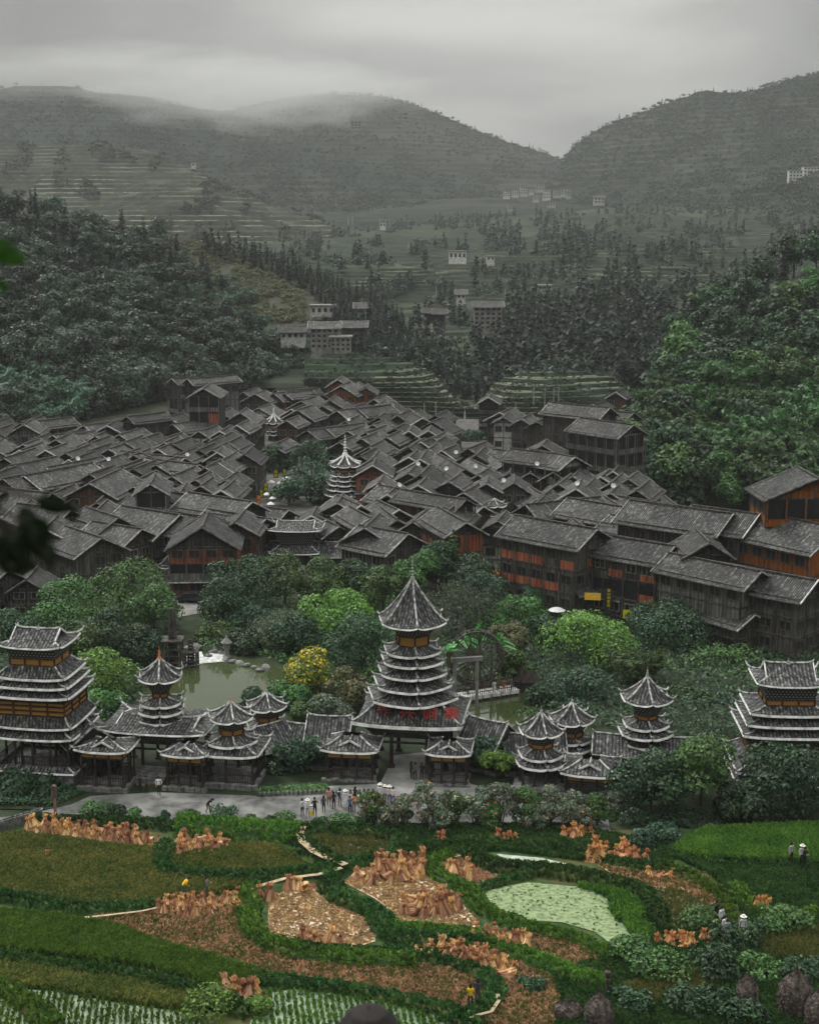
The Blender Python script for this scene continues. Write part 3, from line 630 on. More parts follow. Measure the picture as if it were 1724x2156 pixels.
# ================================================================== THE GATE AND ITS PAVILIONS
TILE, WHITE, RIDGE, SOFF = 0, 1, 2, 3
ROOFM = [M['tile_gate'], M['white'], M['ridge'], M['dark']]
def v3(p, z): return Vector((p[0], p[1], z))
def ring_roof(mb, outer, inner, ze, zi, lift=0.35, cur=1.4, nt=10, ns=5, fascia=0.17, ridge_r=0.095, tip=0.5, apex=False, open_sides=()):
    n = len(outer)
    def pt(k, t, s):
        A, B, a, b = outer[k], outer[(k + 1) % n], inner[k], inner[(k + 1) % n]
        e = abs(2 * t - 1) ** 3.2
        ox, oy = A[0] + (B[0] - A[0]) * t, A[1] + (B[1] - A[1]) * t; g = 1 + 0.035 * e; ox *= g; oy *= g
        ix, iy = a[0] + (b[0] - a[0]) * t, a[1] + (b[1] - a[1]) * t
        z = ze + (zi - ze) * s ** cur + lift * e * (1 - s) ** 2
        return Vector((ox + (ix - ox) * s, oy + (iy - oy) * s, z))
    for k in range(n):
        if k in open_sides: continue
        A, B = Vector(outer[k]), Vector(outer[(k + 1) % n]); L = (B - A).length
        sl = (pt(k, .5, 0) - pt(k, .5, 1)).length
        for i in range(nt):
            for j in range(ns):
                t0, t1, s0, s1 = i / nt, (i + 1) / nt, j / ns, (j + 1) / ns
                P = [pt(k, t0, s0), pt(k, t1, s0), pt(k, t1, s1), pt(k, t0, s1)]
                U = []
                for (tt, ss) in ((t0, s0), (t1, s0), (t1, s1), (t0, s1)):
                    Li = (Vector(inner[(k + 1) % n]) - Vector(inner[k])).length; w = L + (Li - L) * ss; U.append(((tt - .5) * w, ss * sl))
                mb.face(P, TILE, U, True)
            # fascia: the white band under the tiles, and the dark soffit behind it
            a, b = pt(k, i / nt, 0), pt(k, (i + 1) / nt, 0); dn = Vector((0, 0, fascia))
            on = Vector((B.y - A.y, A.x - B.x, 0)).normalized() * .09; mb.face([a - dn - Vector((0, 0, .04)) + on, b - dn - Vector((0, 0, .04)) + on, b - Vector((0, 0, .05)), a - Vector((0, 0, .05))], WHITE)
            mb.face([a - Vector((0, 0, .05)), b - Vector((0, 0, .05)), b, a], TILE, [(0, 0), (.15, 0), (.15, .1), (0, .1)])
            c, d = pt(k, (i + 1) / nt, .8), pt(k, i / nt, .8); c.z = d.z = ze - fascia - .02
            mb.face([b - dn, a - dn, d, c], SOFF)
        # hip ridge with its upturned tip
        P = [pt(k, 0, s) + Vector((0, 0, .04)) for s in [0, .15, .3, .5, .7, .85, 1]]
        d = (P[0] - P[1]); d.z = 0; d.normalize()
        tipp = [P[0] + d * tip * .8 + Vector((0, 0, tip * .8)), P[0] + d * tip * .45 + Vector((0, 0, tip * .28))] if tip else []
        rs_ = ([ridge_r * .5, ridge_r * 1.1] if tip else []) + [ridge_r] * len(P)
        mb.tube(tipp + P, rs_, 5, RIDGE)
def ngon(n, r, phi): return [(r * math.sin(phi + 2 * math.pi * k / n), -r * math.cos(phi + 2 * math.pi * k / n)) for k in range(n)]
def rect(hw, hd): return [(-hw, -hd), (hw, -hd), (hw, hd), (-hw, hd)]
def prism(mb, P0, z0, P1, z1, mi=0, top=False):
    n = len(P0)
    for k in range(n):
        a, b = P0[k], P0[(k + 1) % n]; c, d = P1[(k + 1) % n], P1[k]; L = math.dist(a, b); L2 = math.dist(c, d)
        mb.face([v3(a, z0), v3(b, z0), v3(c, z1), v3(d, z1)], mi, [(-L / 2, 0), (L / 2, 0), (L2 / 2, z1 - z0), (-L2 / 2, z1 - z0)])
    if top: mb.face([v3(p, z1) for p in P1], mi)
def hipgable(mb, hw, hd, ze, zr, lift=0.35, tip=0.5, verge=0.14):
    """hip-and-gable roof: skirt all round, then a gable with its ridge along x"""
    zm = ze + (zr - ze) * 0.36; iw, idp = hw * 0.70, hd * 0.56
    ring_roof(mb, rect(hw, hd), rect(iw, idp), ze, zm, lift, 1.2, tip=tip)
    ns = 4
    for sy in (-1, 1):
        for i in range(10):
            for j in range(ns):
                def q(i_, j_):
                    x = -iw * 1.06 + 2 * iw * 1.06 * i_ / 10; s = j_ / ns; e = abs(i_ / 5 - 1) ** 3
                    return Vector((x, sy * (idp * (1 - s)), zm + (zr - zm) * s ** 1.15 + .18 * e * s + .03))
                P = [q(i, j), q(i + 1, j), q(i + 1, j + 1), q(i, j + 1)]; U = [(p.x, (idp - abs(p.y)) * 1.4) for p in P]
                mb.face(P if sy < 0 else P[::-1], TILE, U if sy < 0 else U[::-1], True)
    for sx in (-1, 1):
        x = sx * iw
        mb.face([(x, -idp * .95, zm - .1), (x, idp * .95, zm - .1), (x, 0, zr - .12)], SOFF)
        for sy in (-1, 1):
            xx = sx * iw * 1.06; mb.bar((xx, sy * idp * 1.02, zm - .02), (xx, 0, zr + .12), .1, verge * 1.5, WHITE)
            mb.bar((xx, sy * idp * 1.02, zm - .02), (xx + sx * .02, sy * hd * .78, ze + (zm - ze) * .45), .12, .14, RIDGE)
    mb.tube([(-iw * 1.12, 0, zr + .42), (-iw * 1.04, 0, zr + .22), (-iw * .8, 0, zr + .08), (0, 0, zr + .04), (iw * .8, 0, zr + .08), (iw * 1.04, 0, zr + .22), (iw * 1.12, 0, zr + .42)], [.05, .11, .12, .12, .12, .11, .05], 5, RIDGE)
def gableroof(mb, hw, hd, ze, zr, ends=True, nx=10):
    """ridge along x, ends curling up"""
    for sy in (-1, 1):
        for i in range(nx):
            for j in range(3):
                def q(i_, j_):
                    x = -hw + 2 * hw * i_ / nx; s = j_ / 3; e = abs(2 * i_ / nx - 1) ** 4
                    return Vector((x, sy * hd * (1 - s), ze + (zr - ze) * s ** 1.2 + .15 * e))
                P = [q(i, j), q(i + 1, j), q(i + 1, j + 1), q(i, j + 1)]; U = [(p.x, (hd - abs(p.y)) * 1.3) for p in P]
                mb.face(P if sy < 0 else P[::-1], TILE, U if sy < 0 else U[::-1], True)
        for i in range(nx):
            x0, x1 = -hw + 2 * hw * i / nx, -hw + 2 * hw * (i + 1) / nx; e0, e1 = [.15 * abs(2 * a / nx - 1) ** 4 for a in (i, i + 1)]
            mb.face([(x0, sy * hd, ze - .18 + e0), (x1, sy * hd, ze - .18 + e1), (x1, sy * hd, ze - .03 + e1), (x0, sy * hd, ze - .03 + e0)], WHITE)
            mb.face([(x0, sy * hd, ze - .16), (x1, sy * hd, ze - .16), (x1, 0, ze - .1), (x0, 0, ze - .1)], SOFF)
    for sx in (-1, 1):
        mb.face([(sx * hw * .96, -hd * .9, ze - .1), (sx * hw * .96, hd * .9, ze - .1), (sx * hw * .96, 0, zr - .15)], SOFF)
        for sy in (-1, 1): mb.bar((sx * hw, sy * hd, ze + .1), (sx * hw, 0, zr + .12), .1, .2, RIDGE)
    t = .35 if ends else .0
    mb.tube([(-hw - .1, 0, zr + .15 + t), (-hw + .25, 0, zr + .16), (-hw * .6, 0, zr + .07), (0, 0, zr + .04), (hw * .6, 0, zr + .07), (hw - .25, 0, zr + .16), (hw + .1, 0, zr + .15 + t)], [.05, .1, .1, .1, .1, .1, .05], 5, RIDGE)
def finial(parent, z, h, mat, beads=5, r=.13):
    mb = MB(); prof = [(r * 1.7, 0), (r * 1.2, h * .12)]
    for k in range(beads):
        z0 = h * (.14 + .13 * k); rr = r * (1 - .12 * k); prof += [(rr * .35, z0), (rr, z0 + h * .03), (rr, z0 + h * .07), (rr * .35, z0 + h * .11)]
    prof += [(r * .2, h * .85), (0.01, h)]; mb.lathe((0, 0, z), prof, 8); return mb.build('finial', mat, parent)
def lattice_drum(parent, P, z0, z1, wood=None):
    """yellow lattice panels between dark posts"""
    n = len(P); m = MB(); f = MB()
    for k in range(n):
        a, b = Vector(P[k]), Vector(P[(k + 1) % n]); d = b - a; L = d.length; d.normalize(); nn = Vector((d.y, -d.x)); npan = max(1, round(L / 1.7))
        for q in range(npan):
            p0 = a + d * (L * q / npan + .09); p1 = a + d * (L * (q + 1) / npan - .09)
            c0, c1 = p0 - nn * .04, p1 - nn * .04
            m.face([v3(c0, z0 + .08), v3(c1, z0 + .08), v3(c1, z1 - .08), v3(c0, z1 - .08)], 0, [(0, 0), (L / npan, 0), (L / npan, z1 - z0), (0, z1 - z0)])
            f.bar(v3(a + d * L * q / npan, z0), v3(a + d * L * q / npan, z1), .15)
        for z in ((z0, z1) if z1 - z0 < 1.1 else (z0, z0 + (z1 - z0) * .36, z0 + (z1 - z0) * .7, z1)): f.bar(v3(a, z), v3(b, z), .14)
    fr = f.build('lattice_frame', wood or M['plank_warm'], parent); m.build('lattice_panel', M['lattice'], parent); return fr
def posts(parent, P, z0, z1, per=(2,), r=.13, mat=None, sides=None):
    """separate posts along the sides of the plan"""
    n = len(P); me = None
    for k in range(n):
        c = per[k % len(per)]
        for q in range(c):
            t = q / c; p = (P[k][0] + (P[(k + 1) % n][0] - P[k][0]) * t, P[k][1] + (P[(k + 1) % n][1] - P[k][1]) * t)
            if me is None:
                mb = MB(); mb.tube([(0, 0, 0), (0, 0, z1 - z0)], [r, r * .9], 7); mb.box((0, 0, .08), (r * 3, r * 3, .16)); me = mb.mesh('post', mat or M['gate_wood'])
            link('post', me, parent, (p[0], p[1], z0))
def railing(parent, P, z0, skip=(), h=.85, mat=None, name='railing'):
    mb = MB(); n = len(P)
    for k in range(n):
        if k in skip: continue
        a, b = Vector(P[k]), Vector(P[(k + 1) % n]); L = (b - a).length; c = max(2, int(L / .24))
        mb.bar(v3(a, z0 + h), v3(b, z0 + h), .09); mb.bar(v3(a, z0 + .12), v3(b, z0 + .12), .07)
        for q in range(c + 1):
            p = a + (b - a) * q / c; mb.bar(v3(p, z0 + .1), v3(p, z0 + h), .05)
    return mb.build(name, mat or M['gate_wood'], parent)
def frieze(parent, P, z1, h=.5, skip=()):
    mb = MB(); n = len(P)
    for k in range(n):
        if k in skip: continue
        a, b = P[k], P[(k + 1) % n]; L = math.dist(a, b)
        mb.face([v3(a, z1 - h), v3(b, z1 - h), v3(b, z1), v3(a, z1)], 0, [(0, 0), (L, 0), (L, h), (0, h)])
    return mb.build('lattice_frieze', M['lattice'], parent)
def plinth(parent, hw, hd, h, mat=None):
    mb = MB(); q = random.Random(int(hw * 100)); n = int(2 * hw / .5)
    for k in range(n + 1): mb.box((-hw + k * 2 * hw / n, -hd + q.uniform(-.06, .06), h * .5 - .1), (.5, .4 + q.uniform(0, .2), h + q.uniform(-.1, .1)), q.uniform(-.1, .1), 0, .9)
    mb.box((0, 0, h * .5 - .12), (hw * 2, hd * 2 - .1, h)); return mb.build('stone_base', mat or M['stone'], parent)
def tower(name, label, cx, Y0, shape, phi, roof, drum, tiers, rz=0.0, fin='pale', inner=.62, base_hw=None, floor_py=None, cat='pavilion', body=True, open_post=None, fin_beads=5, group=None, hipdepth=.8, zlow=None, fin_r=.15):
    """roof=(half px, eave py, apex py, finial py); drum=(half px, top py, bottom py); tiers=[(half px, eave py)]"""
    ev = PY(cx, roof[1], Y0); e = empty(name, (ev.x, Y0, 0), rz); tag(e, label, cat, group)
    isr = shape == 'rect'; k = mpp(roof[1], Y0)
    def P(r): return rect(r, r * hipdepth) if isr else ngon(shape, r, phi - rz)
    fac = 1.0 if isr else .93
    def zf(py, r): return zat(py, Y0 - (r * hipdepth if isr else r * .95))
    Rr = roof[0] * k / fac; ze = zf(roof[1], Rr); za = zat(roof[2], Y0)
    mb = MB()
    if isr: hipgable(mb, Rr, Rr * hipdepth, ze, za, .3, .6)
    else: ring_roof(mb, P(Rr), P(.09), ze, za, .3, 1.28, nt=10, ns=8, tip=.36, fascia=.16)
    mb.build('top_roof', ROOFM, e)
    if roof[3]: finial(e, za - .05, zat(roof[3], Y0) - za, M['finial_gold'] if fin == 'gold' else (M['white'] if fin == 'white' else M['finial']), fin_beads, fin_r)
    rd = drum[0] * k / fac; z1, z0 = zf(drum[1], rd), zf(drum[2], rd)
    mb = MB(); prism(mb, P(rd * 1.02), z1, P(Rr * .80), ze - .12, 0); mb.build('bracket_tiers', M['bracket'], e)
    lattice_drum(e, P(rd), z0, z1)
    prev = z0; last = None
    for i, (hp, py) in enumerate(tiers):
        r = hp * k / fac * .95; zt = zf(py, r); ri = max(rd * (1.0 if i == 0 else 1.0), r * inner); rise = min(.30 * (r - ri) + .06, (prev - zt) * .62)
        if i == 0: ri = rd * 1.03; rise = z0 - zt
        mb = MB(); ring_roof(mb, P(r), P(ri), zt, zt + rise, .24, 1.3, tip=.34, fascia=.23); mb.build('roof_tier', ROOFM, e)
        if i > 0:
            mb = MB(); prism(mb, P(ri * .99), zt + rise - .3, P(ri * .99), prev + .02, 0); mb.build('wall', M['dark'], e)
        prev = zt; last = (r, zt)
    e['_last'] = 0; del e['_last']
    return e, P, last, k
PHI = R(7)
# ---- the great gate tower
Y0 = 133.0
gt, P, last, k = tower('drum_tower', 'tall seven-tiered gate tower with red characters over the plaza entrance', 868.5, Y0, 6, R(8), (68, 1326, 1219, 1167), (33.5, 1343, 1364), [(61, 1384), (67, 1406), (74, 1432), (84, 1460), (97, 1490)], rz=R(-8), cat='drum tower', fin_beads=6)
r5, z5 = last; gx0 = gt.location.x
hw, hd = 5.1, 4.0; zg = zat(1529, Y0 - hd)
mb = MB(); ring_roof(mb, rect(hw, hd), rect(hw * .58, hd * .5), zg, z5 - .1, .32, 1.2, nt=14, tip=.5, fascia=.34); mb.build('gate_roof', ROOFM, gt)
mb = MB(); prism(mb, ngon(6, r5 * .6, R(16)), z5 - .5, ngon(6, r5 * .6, R(16)), z5 + .6); mb.build('wall', M['dark'], gt)
mb = MB(); prism(mb, rect(hw * .72, hd * .6), zg - 1.45, rect(hw * .9, hd * .86), zg - .3); mb.build('bracket_tiers', M['bracket'], gt)
mb = MB(); mb.bar((-hw * .74, -hd * .6, zg - 1.6), (hw * .74, -hd * .6, zg - 1.6), .3, .35); mb.bar((-hw * .74, hd * .6, zg - 1.6), (hw * .74, hd * .6, zg - 1.6), .3, .35)
for s in (-1, 1): mb.bar((s * hw * .72, -hd * .6, zg - 1.6), (s * hw * .72, hd * .6, zg - 1.6), .3, .35)
mb.bar((-hw * .7, -hd * .6, zg - 2.3), (hw * .7, -hd * .6, zg - 2.3), .16, .2); mb.build('lintel', M['gate_wood'], gt)
me = None
for sx, sy in ((-.7, -1), (-.34, -1), (.34, -1), (.7, -1), (-.7, 0), (.7, 0), (-.7, 1), (-.34, 1), (.34, 1), (.7, 1)):
    if me is None: b_ = MB(); b_.tube([(0, 0, 0), (0, 0, zg - 1.4)], [.2, .18], 8); b_.box((0, 0, .12), (.6, .6, .24)); me = b_.mesh('post', M['gate_wood'])
    link('post', me, gt, (sx * hw, sy * hd * .58, 0))
def text_mesh(s, size, mat, depth=.05, extr=.03, bold=.0):
    cu = D.curves.new('sign_text', 'FONT'); cu.body = s; cu.size = size; cu.extrude = extr; cu.offset = bold; cu.align_x = 'CENTER'; cu.align_y = 'CENTER'; cu.resolution_u = 2
    o = D.objects.new('sign_text', cu); COL.objects.link(o); bpy.context.view_layer.update(); me = D.meshes.new_from_object(o.evaluated_get(bpy.context.evaluated_depsgraph_get()))
    D.objects.remove(o); me.materials.clear(); me.materials.append(mat); return me
for ch, px in zip('肇兴侗寨', (808, 857, 905, 952)):
    p = PY(px, 1505, Y0 - hd * .78); o = link('character', text_mesh(ch, 1.5, M['red'], extr=.05, bold=.02), gt)
    l = Matrix.Rotation(R(8), 3, 'Z') @ (p - gt.location); o.location = (l.x, -hd * .80, zg + 1.02); o.rotation_euler = (R(82), 0, 0)
def porch(label, cx, Y0, eave_py, ridge_py, hwpx, hd, rz, base_z=0.0, name='porch_pavilion', rail=True, seats=True, plh=.5, group=None):
    """open square pavilion: hip roof, a little gable over the front, lattice frieze, posts and rail"""
    c = PY(cx, eave_py, Y0); e = empty(name, (c.x, Y0, base_z), rz); tag(e, label, 'pavilion', group); k = mpp(eave_py, Y0); hw = hwpx * k
    ze = zat(eave_py, Y0 - hd) - base_z; zr = zat(ridge_py, Y0 - hd * .3) - base_z
    mb = MB(); ring_roof(mb, rect(hw, hd), rect(hw * .32, hd * .25), ze, zr, .25, 1.15, tip=.4, fascia=.2)
    # front gable
    gw = hw * .38; y0, y1 = -hd * .62, -hd * .1; zb = ze + (zr - ze) * .22; zt = zb + gw * .62
    for s in (-1, 1):
        P_ = [Vector((0, y0 - .15, zt)), Vector((s * gw * 1.15, y0 - .15, zb)), Vector((s * gw * 1.0, y1, zb + .2)), Vector((0, y1 + .5, zt))]
        mb.face(P_ if s < 0 else P_[::-1], TILE, [(0, 0), (0, 1), (1, 1), (1, 0)]); mb.bar((0, y0 - .17, zt + .03), (s * gw * 1.2, y0 - .17, zb - .02), .1, .17, WHITE)
    mb.face([(-gw, y0, zb), (gw, y0, zb), (0, y0, zt - .05)], SOFF); mb.tube([(0, y0 - .2, zt + .25), (0, y0 - .1, zt + .1), (0, y1 + .4, zt + .05)], [.05, .09, .07], 5, RIDGE)
    mb.build('roof', ROOFM, e); Q = rect(hw * .82, hd * .78)
    posts(e, Q, plh * .9, ze, (3, 2), .11); frieze(e, Q, ze - .35, .42); plinth(e, hw * .92, hd * .88, plh)
    mb = MB()
    for k_ in range(4): mb.bar(v3(Q[k_], ze - .25), v3(Q[(k_ + 1) % 4], ze - .25), .14); mb.bar(v3(Q[k_], ze - .85), v3(Q[(k_ + 1) % 4], ze - .85), .1)
    mb.build('beam', M['gate_wood'], e)
    if rail: railing(e, Q, plh * .9, skip=())
    return e
def gallery(label, a, b, Yc0, Yc1, ridge_py0, ridge_py1, hd=2.1, rise=1.5, post_gap=2.6, name='covered_gallery', rail=True, low=True, posts_on=True, group=None):
    """roofed walk between two towers; ends given by the ridge"""
    A, B = PY(a, ridge_py0, Yc0), PY(b, ridge_py1, Yc1); c = (A + B) / 2; d = B - A; L = math.hypot(d.x, d.y); rz = math.atan2(d.y, d.x)
    e = empty(name, (c.x, c.y, 0), rz); tag(e, label, 'gallery', group); zr = c.z; ze = zr - rise
    mb = MB(); gableroof(mb, L / 2, hd, ze, zr); mb.build('roof', ROOFM, e)
    if posts_on:
        n = max(2, round(L / post_gap)); Q = rect(L / 2 - .3, hd - .55); posts(e, Q, 0.3, ze, (n, 1), .1)
        mb = MB()
        for s in (-1, 1): mb.bar((-L / 2 + .2, s * (hd - .55), ze - .12), (L / 2 - .2, s * (hd - .55), ze - .12), .16); mb.bar((-L / 2 + .2, s * (hd - .55), ze - .75), (L / 2 - .2, s * (hd - .55), ze - .75), .1)
        mb.build('beam', M['gate_wood'], e)
        if rail: railing(e, Q, .4, skip=(1, 3))
        mb = MB(); mb.box((0, 0, .1), (L, hd * 2 - .8, .6)); mb.build('floor', M['stone'], e)
    return e
# ---- towers and pavilions, from the far end of the row to the near one
RZ = R(-9)
s1, P1, l1, k1 = tower('hip_roofed_tower', 'broad rectangular tower with brown lattice storey beside the dark pines', 84, 129.5, 'rect', 0, (66, 1364, 1323, 1312), (49, 1387, 1402), [(76, 1429), (83, 1448), (88, 1469)], rz=RZ, cat='tower', hipdepth=.82, inner=.72, fin_beads=3)
z_ = zat(1480, 126.5); z__ = zat(1509, 126.5)
lattice_drum(s1, rect(3.35, 2.75), z__, z_, M['plank_warm'])
mb = MB(); prism(mb, rect(3.3, 2.7), z_, rect(4.0, 3.3), l1[1] - .25); mb.build('bracket_tiers', M['bracket'], s1)
for hp, py, nm in ((86, 1533, 0), (90, 1556, 1)):
    r = hp * k1; zt = zat(py, 129.5 - r * .82); mb = MB(); ring_roof(mb, rect(r, r * .82), rect(3.4 if nm == 0 else r * .8, 2.8 if nm == 0 else r * .66), zt, (z__ - .02) if nm == 0 else zt + .5, .28, 1.2, tip=.5, fascia=.2); mb.build('roof_tier', ROOFM, s1)
    if nm == 0: mb = MB(); prism(mb, rect(r * .78, r * .62), zt - .8, rect(r * .78, r * .62), zt + .1); mb.build('wall', M['dark'], s1)
Q = rect(3.5, 2.8); posts(s1, Q, .6, zt + .2, (4, 3), .14); posts(s1, rect(1.7, 1.4), .6, zt + .2, (1,), .14)
zz = zat(1630, 125.4); mb = MB(); ring_roof(mb, rect(4.2, 3.5), rect(3.5, 2.9), zz, zz + .35, .12, 1.1, tip=.2); mb.build('skirt_roof', ROOFM, s1)
railing(s1, Q, zz + .35); plinth(s1, 3.9, 3.2, zz - .1)
gallery('covered walk running back behind the rectangular tower', 196, 130, 127.5, 139, 1500, 1478, 2.6, 2.0)
gallery('short low gallery linking the rectangular tower with the stepped gate', 186, 262, 129, 131, 1525, 1533, 2.6, 1.7)
s2, P2, l2, k2 = tower('stepped_pavilion_tower', 'stepped tower with orange beaded finial rising from a wide gate roof', 338, 131.0, 6, R(6), (45, 1439, 1387, 1358), (17, 1461, 1471), [(46, 1490), (50, 1508), (48, 1526)], rz=RZ, fin='gold', cat='tower', fin_beads=4)
hw2, hd2 = 5.2, 3.6; z2 = zat(1545, 131 - hd2); zr2 = zat(1508, 131)
mb = MB(); hipgable(mb, hw2, hd2, z2, zr2, .35, .6); mb.build('gate_roof', ROOFM, s2)
mb = MB(); prism(mb, rect(hw2 * .74, hd2 * .62), z2 - 1.25, rect(hw2 * .92, hd2 * .86), z2 - .22); mb.build('bracket_tiers', M['bracket'], s2)
mb = MB(); prism(mb, ngon(6, 1.35, R(15)), z2 + .6, ngon(6, 1.35, R(15)), l2[1] + .2); mb.build('wall', M['dark'], s2)
posts(s2, rect(hw2 * .72, hd2 * .6), 0, z2 - 1.2, (3, 1), .17)
mb = MB(); mb.bar((-hw2 * .74, -hd2 * .6, z2 - 1.4), (hw2 * .74, -hd2 * .6, z2 - 1.4), .25, .3); mb.bar((-hw2 * .74, -hd2 * .6, z2 - 2.1), (hw2 * .74, -hd2 * .6, z2 - 2.1), .14, .18); mb.build('lintel', M['gate_wood'], s2)
mb = MB()
for i in range(6): mb.box((-.2 - i * .0, -hd2 * .5 - .35 * (5 - i) - .6, .09 + .16 * i), (3.2, .36, .18))
mb.build('stair', M['stone'], s2)
porch('small open pavilion with a peaked gable beside the stone steps', 227, 126.6, 1583, 1562, 55, 1.9, RZ)
s4, P4, l4, k4 = tower('lattice_pavilion', 'pavilion with pyramid roof, yellow lattice and two stacked eaves by the road', 487, 128.0, 6, R(14), (45, 1524, 1479, 1466), (25, 1539, 1552), [(56, 1574)], rz=RZ, fin='gold', fin_beads=2)
hw4, hd4 = 3.0, 2.5; z4 = zat(1592, 128 - hd4)
mb = MB(); ring_roof(mb, rect(hw4, hd4), rect(1.9, 1.5), z4, l4[1] - .1, .3, 1.2, tip=.5, fascia=.22); mb.build('lower_roof', ROOFM, s4)
Q = rect(hw4 * .86, hd4 * .84); posts(s4, Q, .4, z4, (2, 2), .12); railing(s4, Q, .45); plinth(s4, hw4 * .95, hd4 * .95, .55)
mb = MB(); prism(mb, rect(hw4 * .7, hd4 * .7), z4 - .5, rect(hw4 * .9, hd4 * .88), z4 - .1); mb.build('bracket_tiers', M['bracket'], s4)
porch('gabled porch wing attached to the lattice pavilion by the road', 398, 126.6, 1592, 1566, 46, 1.8, RZ)
s5, P5, l5, k5 = tower('small_pavilion', 'small pyramid-roofed pavilion on the gallery next to the pond', 562, 135.0, 6, R(16), (40, 1499, 1459, 1444), (22, 1513, 1524), [(42, 1540)], rz=RZ, fin_beads=3)
Q = ngon(6, 1.2, R(25)); posts(s5, Q, 0, l5[1] + .1, (1,), .12)
gallery('tiled gallery behind the lattice pavilion, mossy mortar streaks', 505, 600, 131.5, 134.5, 1533, 1523, 2.6, 1.8)
gallery('gallery with upcurled ridge between the small pavilion and the gate', 595, 655, 134.5, 133.5, 1522, 1524, 2.4, 1.7)
gallery('higher gallery roof butting on the great gate', 648, 742, 132.5, 132, 1507, 1509, 2.6, 2.0)
porch('porch before the left wing of the great gate', 741, 129.0, 1583, 1549, 58, 1.9, R(-7), plh=.3)
porch('porch before the other wing of the great gate, partly behind bushes', 946, 127.8, 1590, 1561, 46, 1.9, R(-7), plh=.3)
gallery('gallery roof from the great gate towards the twin pavilions', 985, 1070, 133, 130.5, 1515, 1518, 2.8, 2.3)
gallery('dark gallery roof behind the twin pyramid-roofed pavilions', 1060, 1190, 131, 131, 1530, 1560, 2.8, 2.0)
s10, P10, l10, k10 = tower('lattice_pavilion', 'front one of the twin pyramid-roofed pavilions, over two white eaves', 1138, 127.0, 6, R(10), (43, 1554, 1501, 1486), (24, 1569, 1580), [(46, 1602), (54, 1621)], rz=RZ, fin_beads=3)
posts(s10, ngon(6, 2.2, R(18)), .3, l10[1], (2,), .12); plinth(s10, 2.4, 2.2, .5)
s11, P11, l11, k11 = tower('small_pavilion', 'rear one of the twin pyramid-roofed pavilions, slightly higher', 1203, 132.0, 6, R(14), (43, 1529, 1480, 1464), (22, 1545, 1556), [(42, 1568), (48, 1585)], rz=RZ, fin_beads=3)
posts(s11, ngon(6, 1.6, R(20)), 0, l11[1], (1,), .12)
s12, P12, l12, k12 = tower('stepped_pavilion_tower', 'stepped tower with flared conical roof above the round green trees', 1360, 130.0, 6, R(4), (51, 1487, 1426, 1401), (23, 1509, 1519), [(48, 1538), (57, 1558), (47, 1577)], rz=RZ, cat='tower', fin_beads=4)
hw3, hd3 = 5.0, 3.0; z3 = zat(1596, 130 - hd3); mb = MB(); gableroof(mb, hw3, hd3, z3, zat(1550, 130)); mb.build('gate_roof', ROOFM, s12)
mb = MB(); prism(mb, rect(hw3 * .7, hd3 * .62), z3 - 1.2, rect(hw3 * .92, hd3 * .9), z3 - .22); mb.build('bracket_tiers', M['bracket'], s12)
mb = MB(); prism(mb, ngon(6, 1.4, R(15)), z3 + .5, ngon(6, 1.4, R(15)), l12[1] + .2); mb.build('wall', M['dark'], s12)
posts(s12, rect(hw3 * .7, hd3 * .6), 0, z3 - 1.1, (3, 1), .17)
porch('wide porch with white-edged gable below the twin pavilions', 1243, 125.5, 1634, 1600, 57, 2.3, R(-12), plh=.3)
s13, P13, l13, k13 = tower('hip_roofed_tower', 'broad rectangular tower above the dark bushes at the row end', 1656, 128.5, 'rect', 0, (68, 1445, 1396, 1384), (50, 1474, 1487), [(86, 1506), (94, 1530), (101, 1553)], rz=R(-3), cat='tower', hipdepth=.8, inner=.72, fin_beads=3)
z_ = zat(1572, 125.5); z__ = zat(1602, 125.5)
mb = MB(); prism(mb, rect(3.6, 2.9), z__, rect(3.6, 2.9), z_); mb.build('wall', M['plank_warm'], s13); mb = MB(); prism(mb, rect(3.5, 2.8), z_, rect(4.3, 3.5), l13[1] - .25); mb.build('bracket_tiers', M['bracket'], s13)
r = 108 * k13; zt = zat(1632, 128.5 - r * .8); mb = MB(); ring_roof(mb, rect(r, r * .8), rect(3.6, 2.9), zt, z__, .28, 1.2, tip=.5, fascia=.2); mb.build('roof_tier', ROOFM, s13)
zt2 = zat(1652, 128.5 - r * .8); mb = MB(); ring_roof(mb, rect(r * 1.02, r * .82), rect(r * .8, r * .65), zt2, zt2 + .5, .28, 1.2, tip=.5, fascia=.2); mb.build('roof_tier', ROOFM, s13)
posts(s13, rect(4.0, 3.2), 0, zt2 + .2, (4, 3), .14)
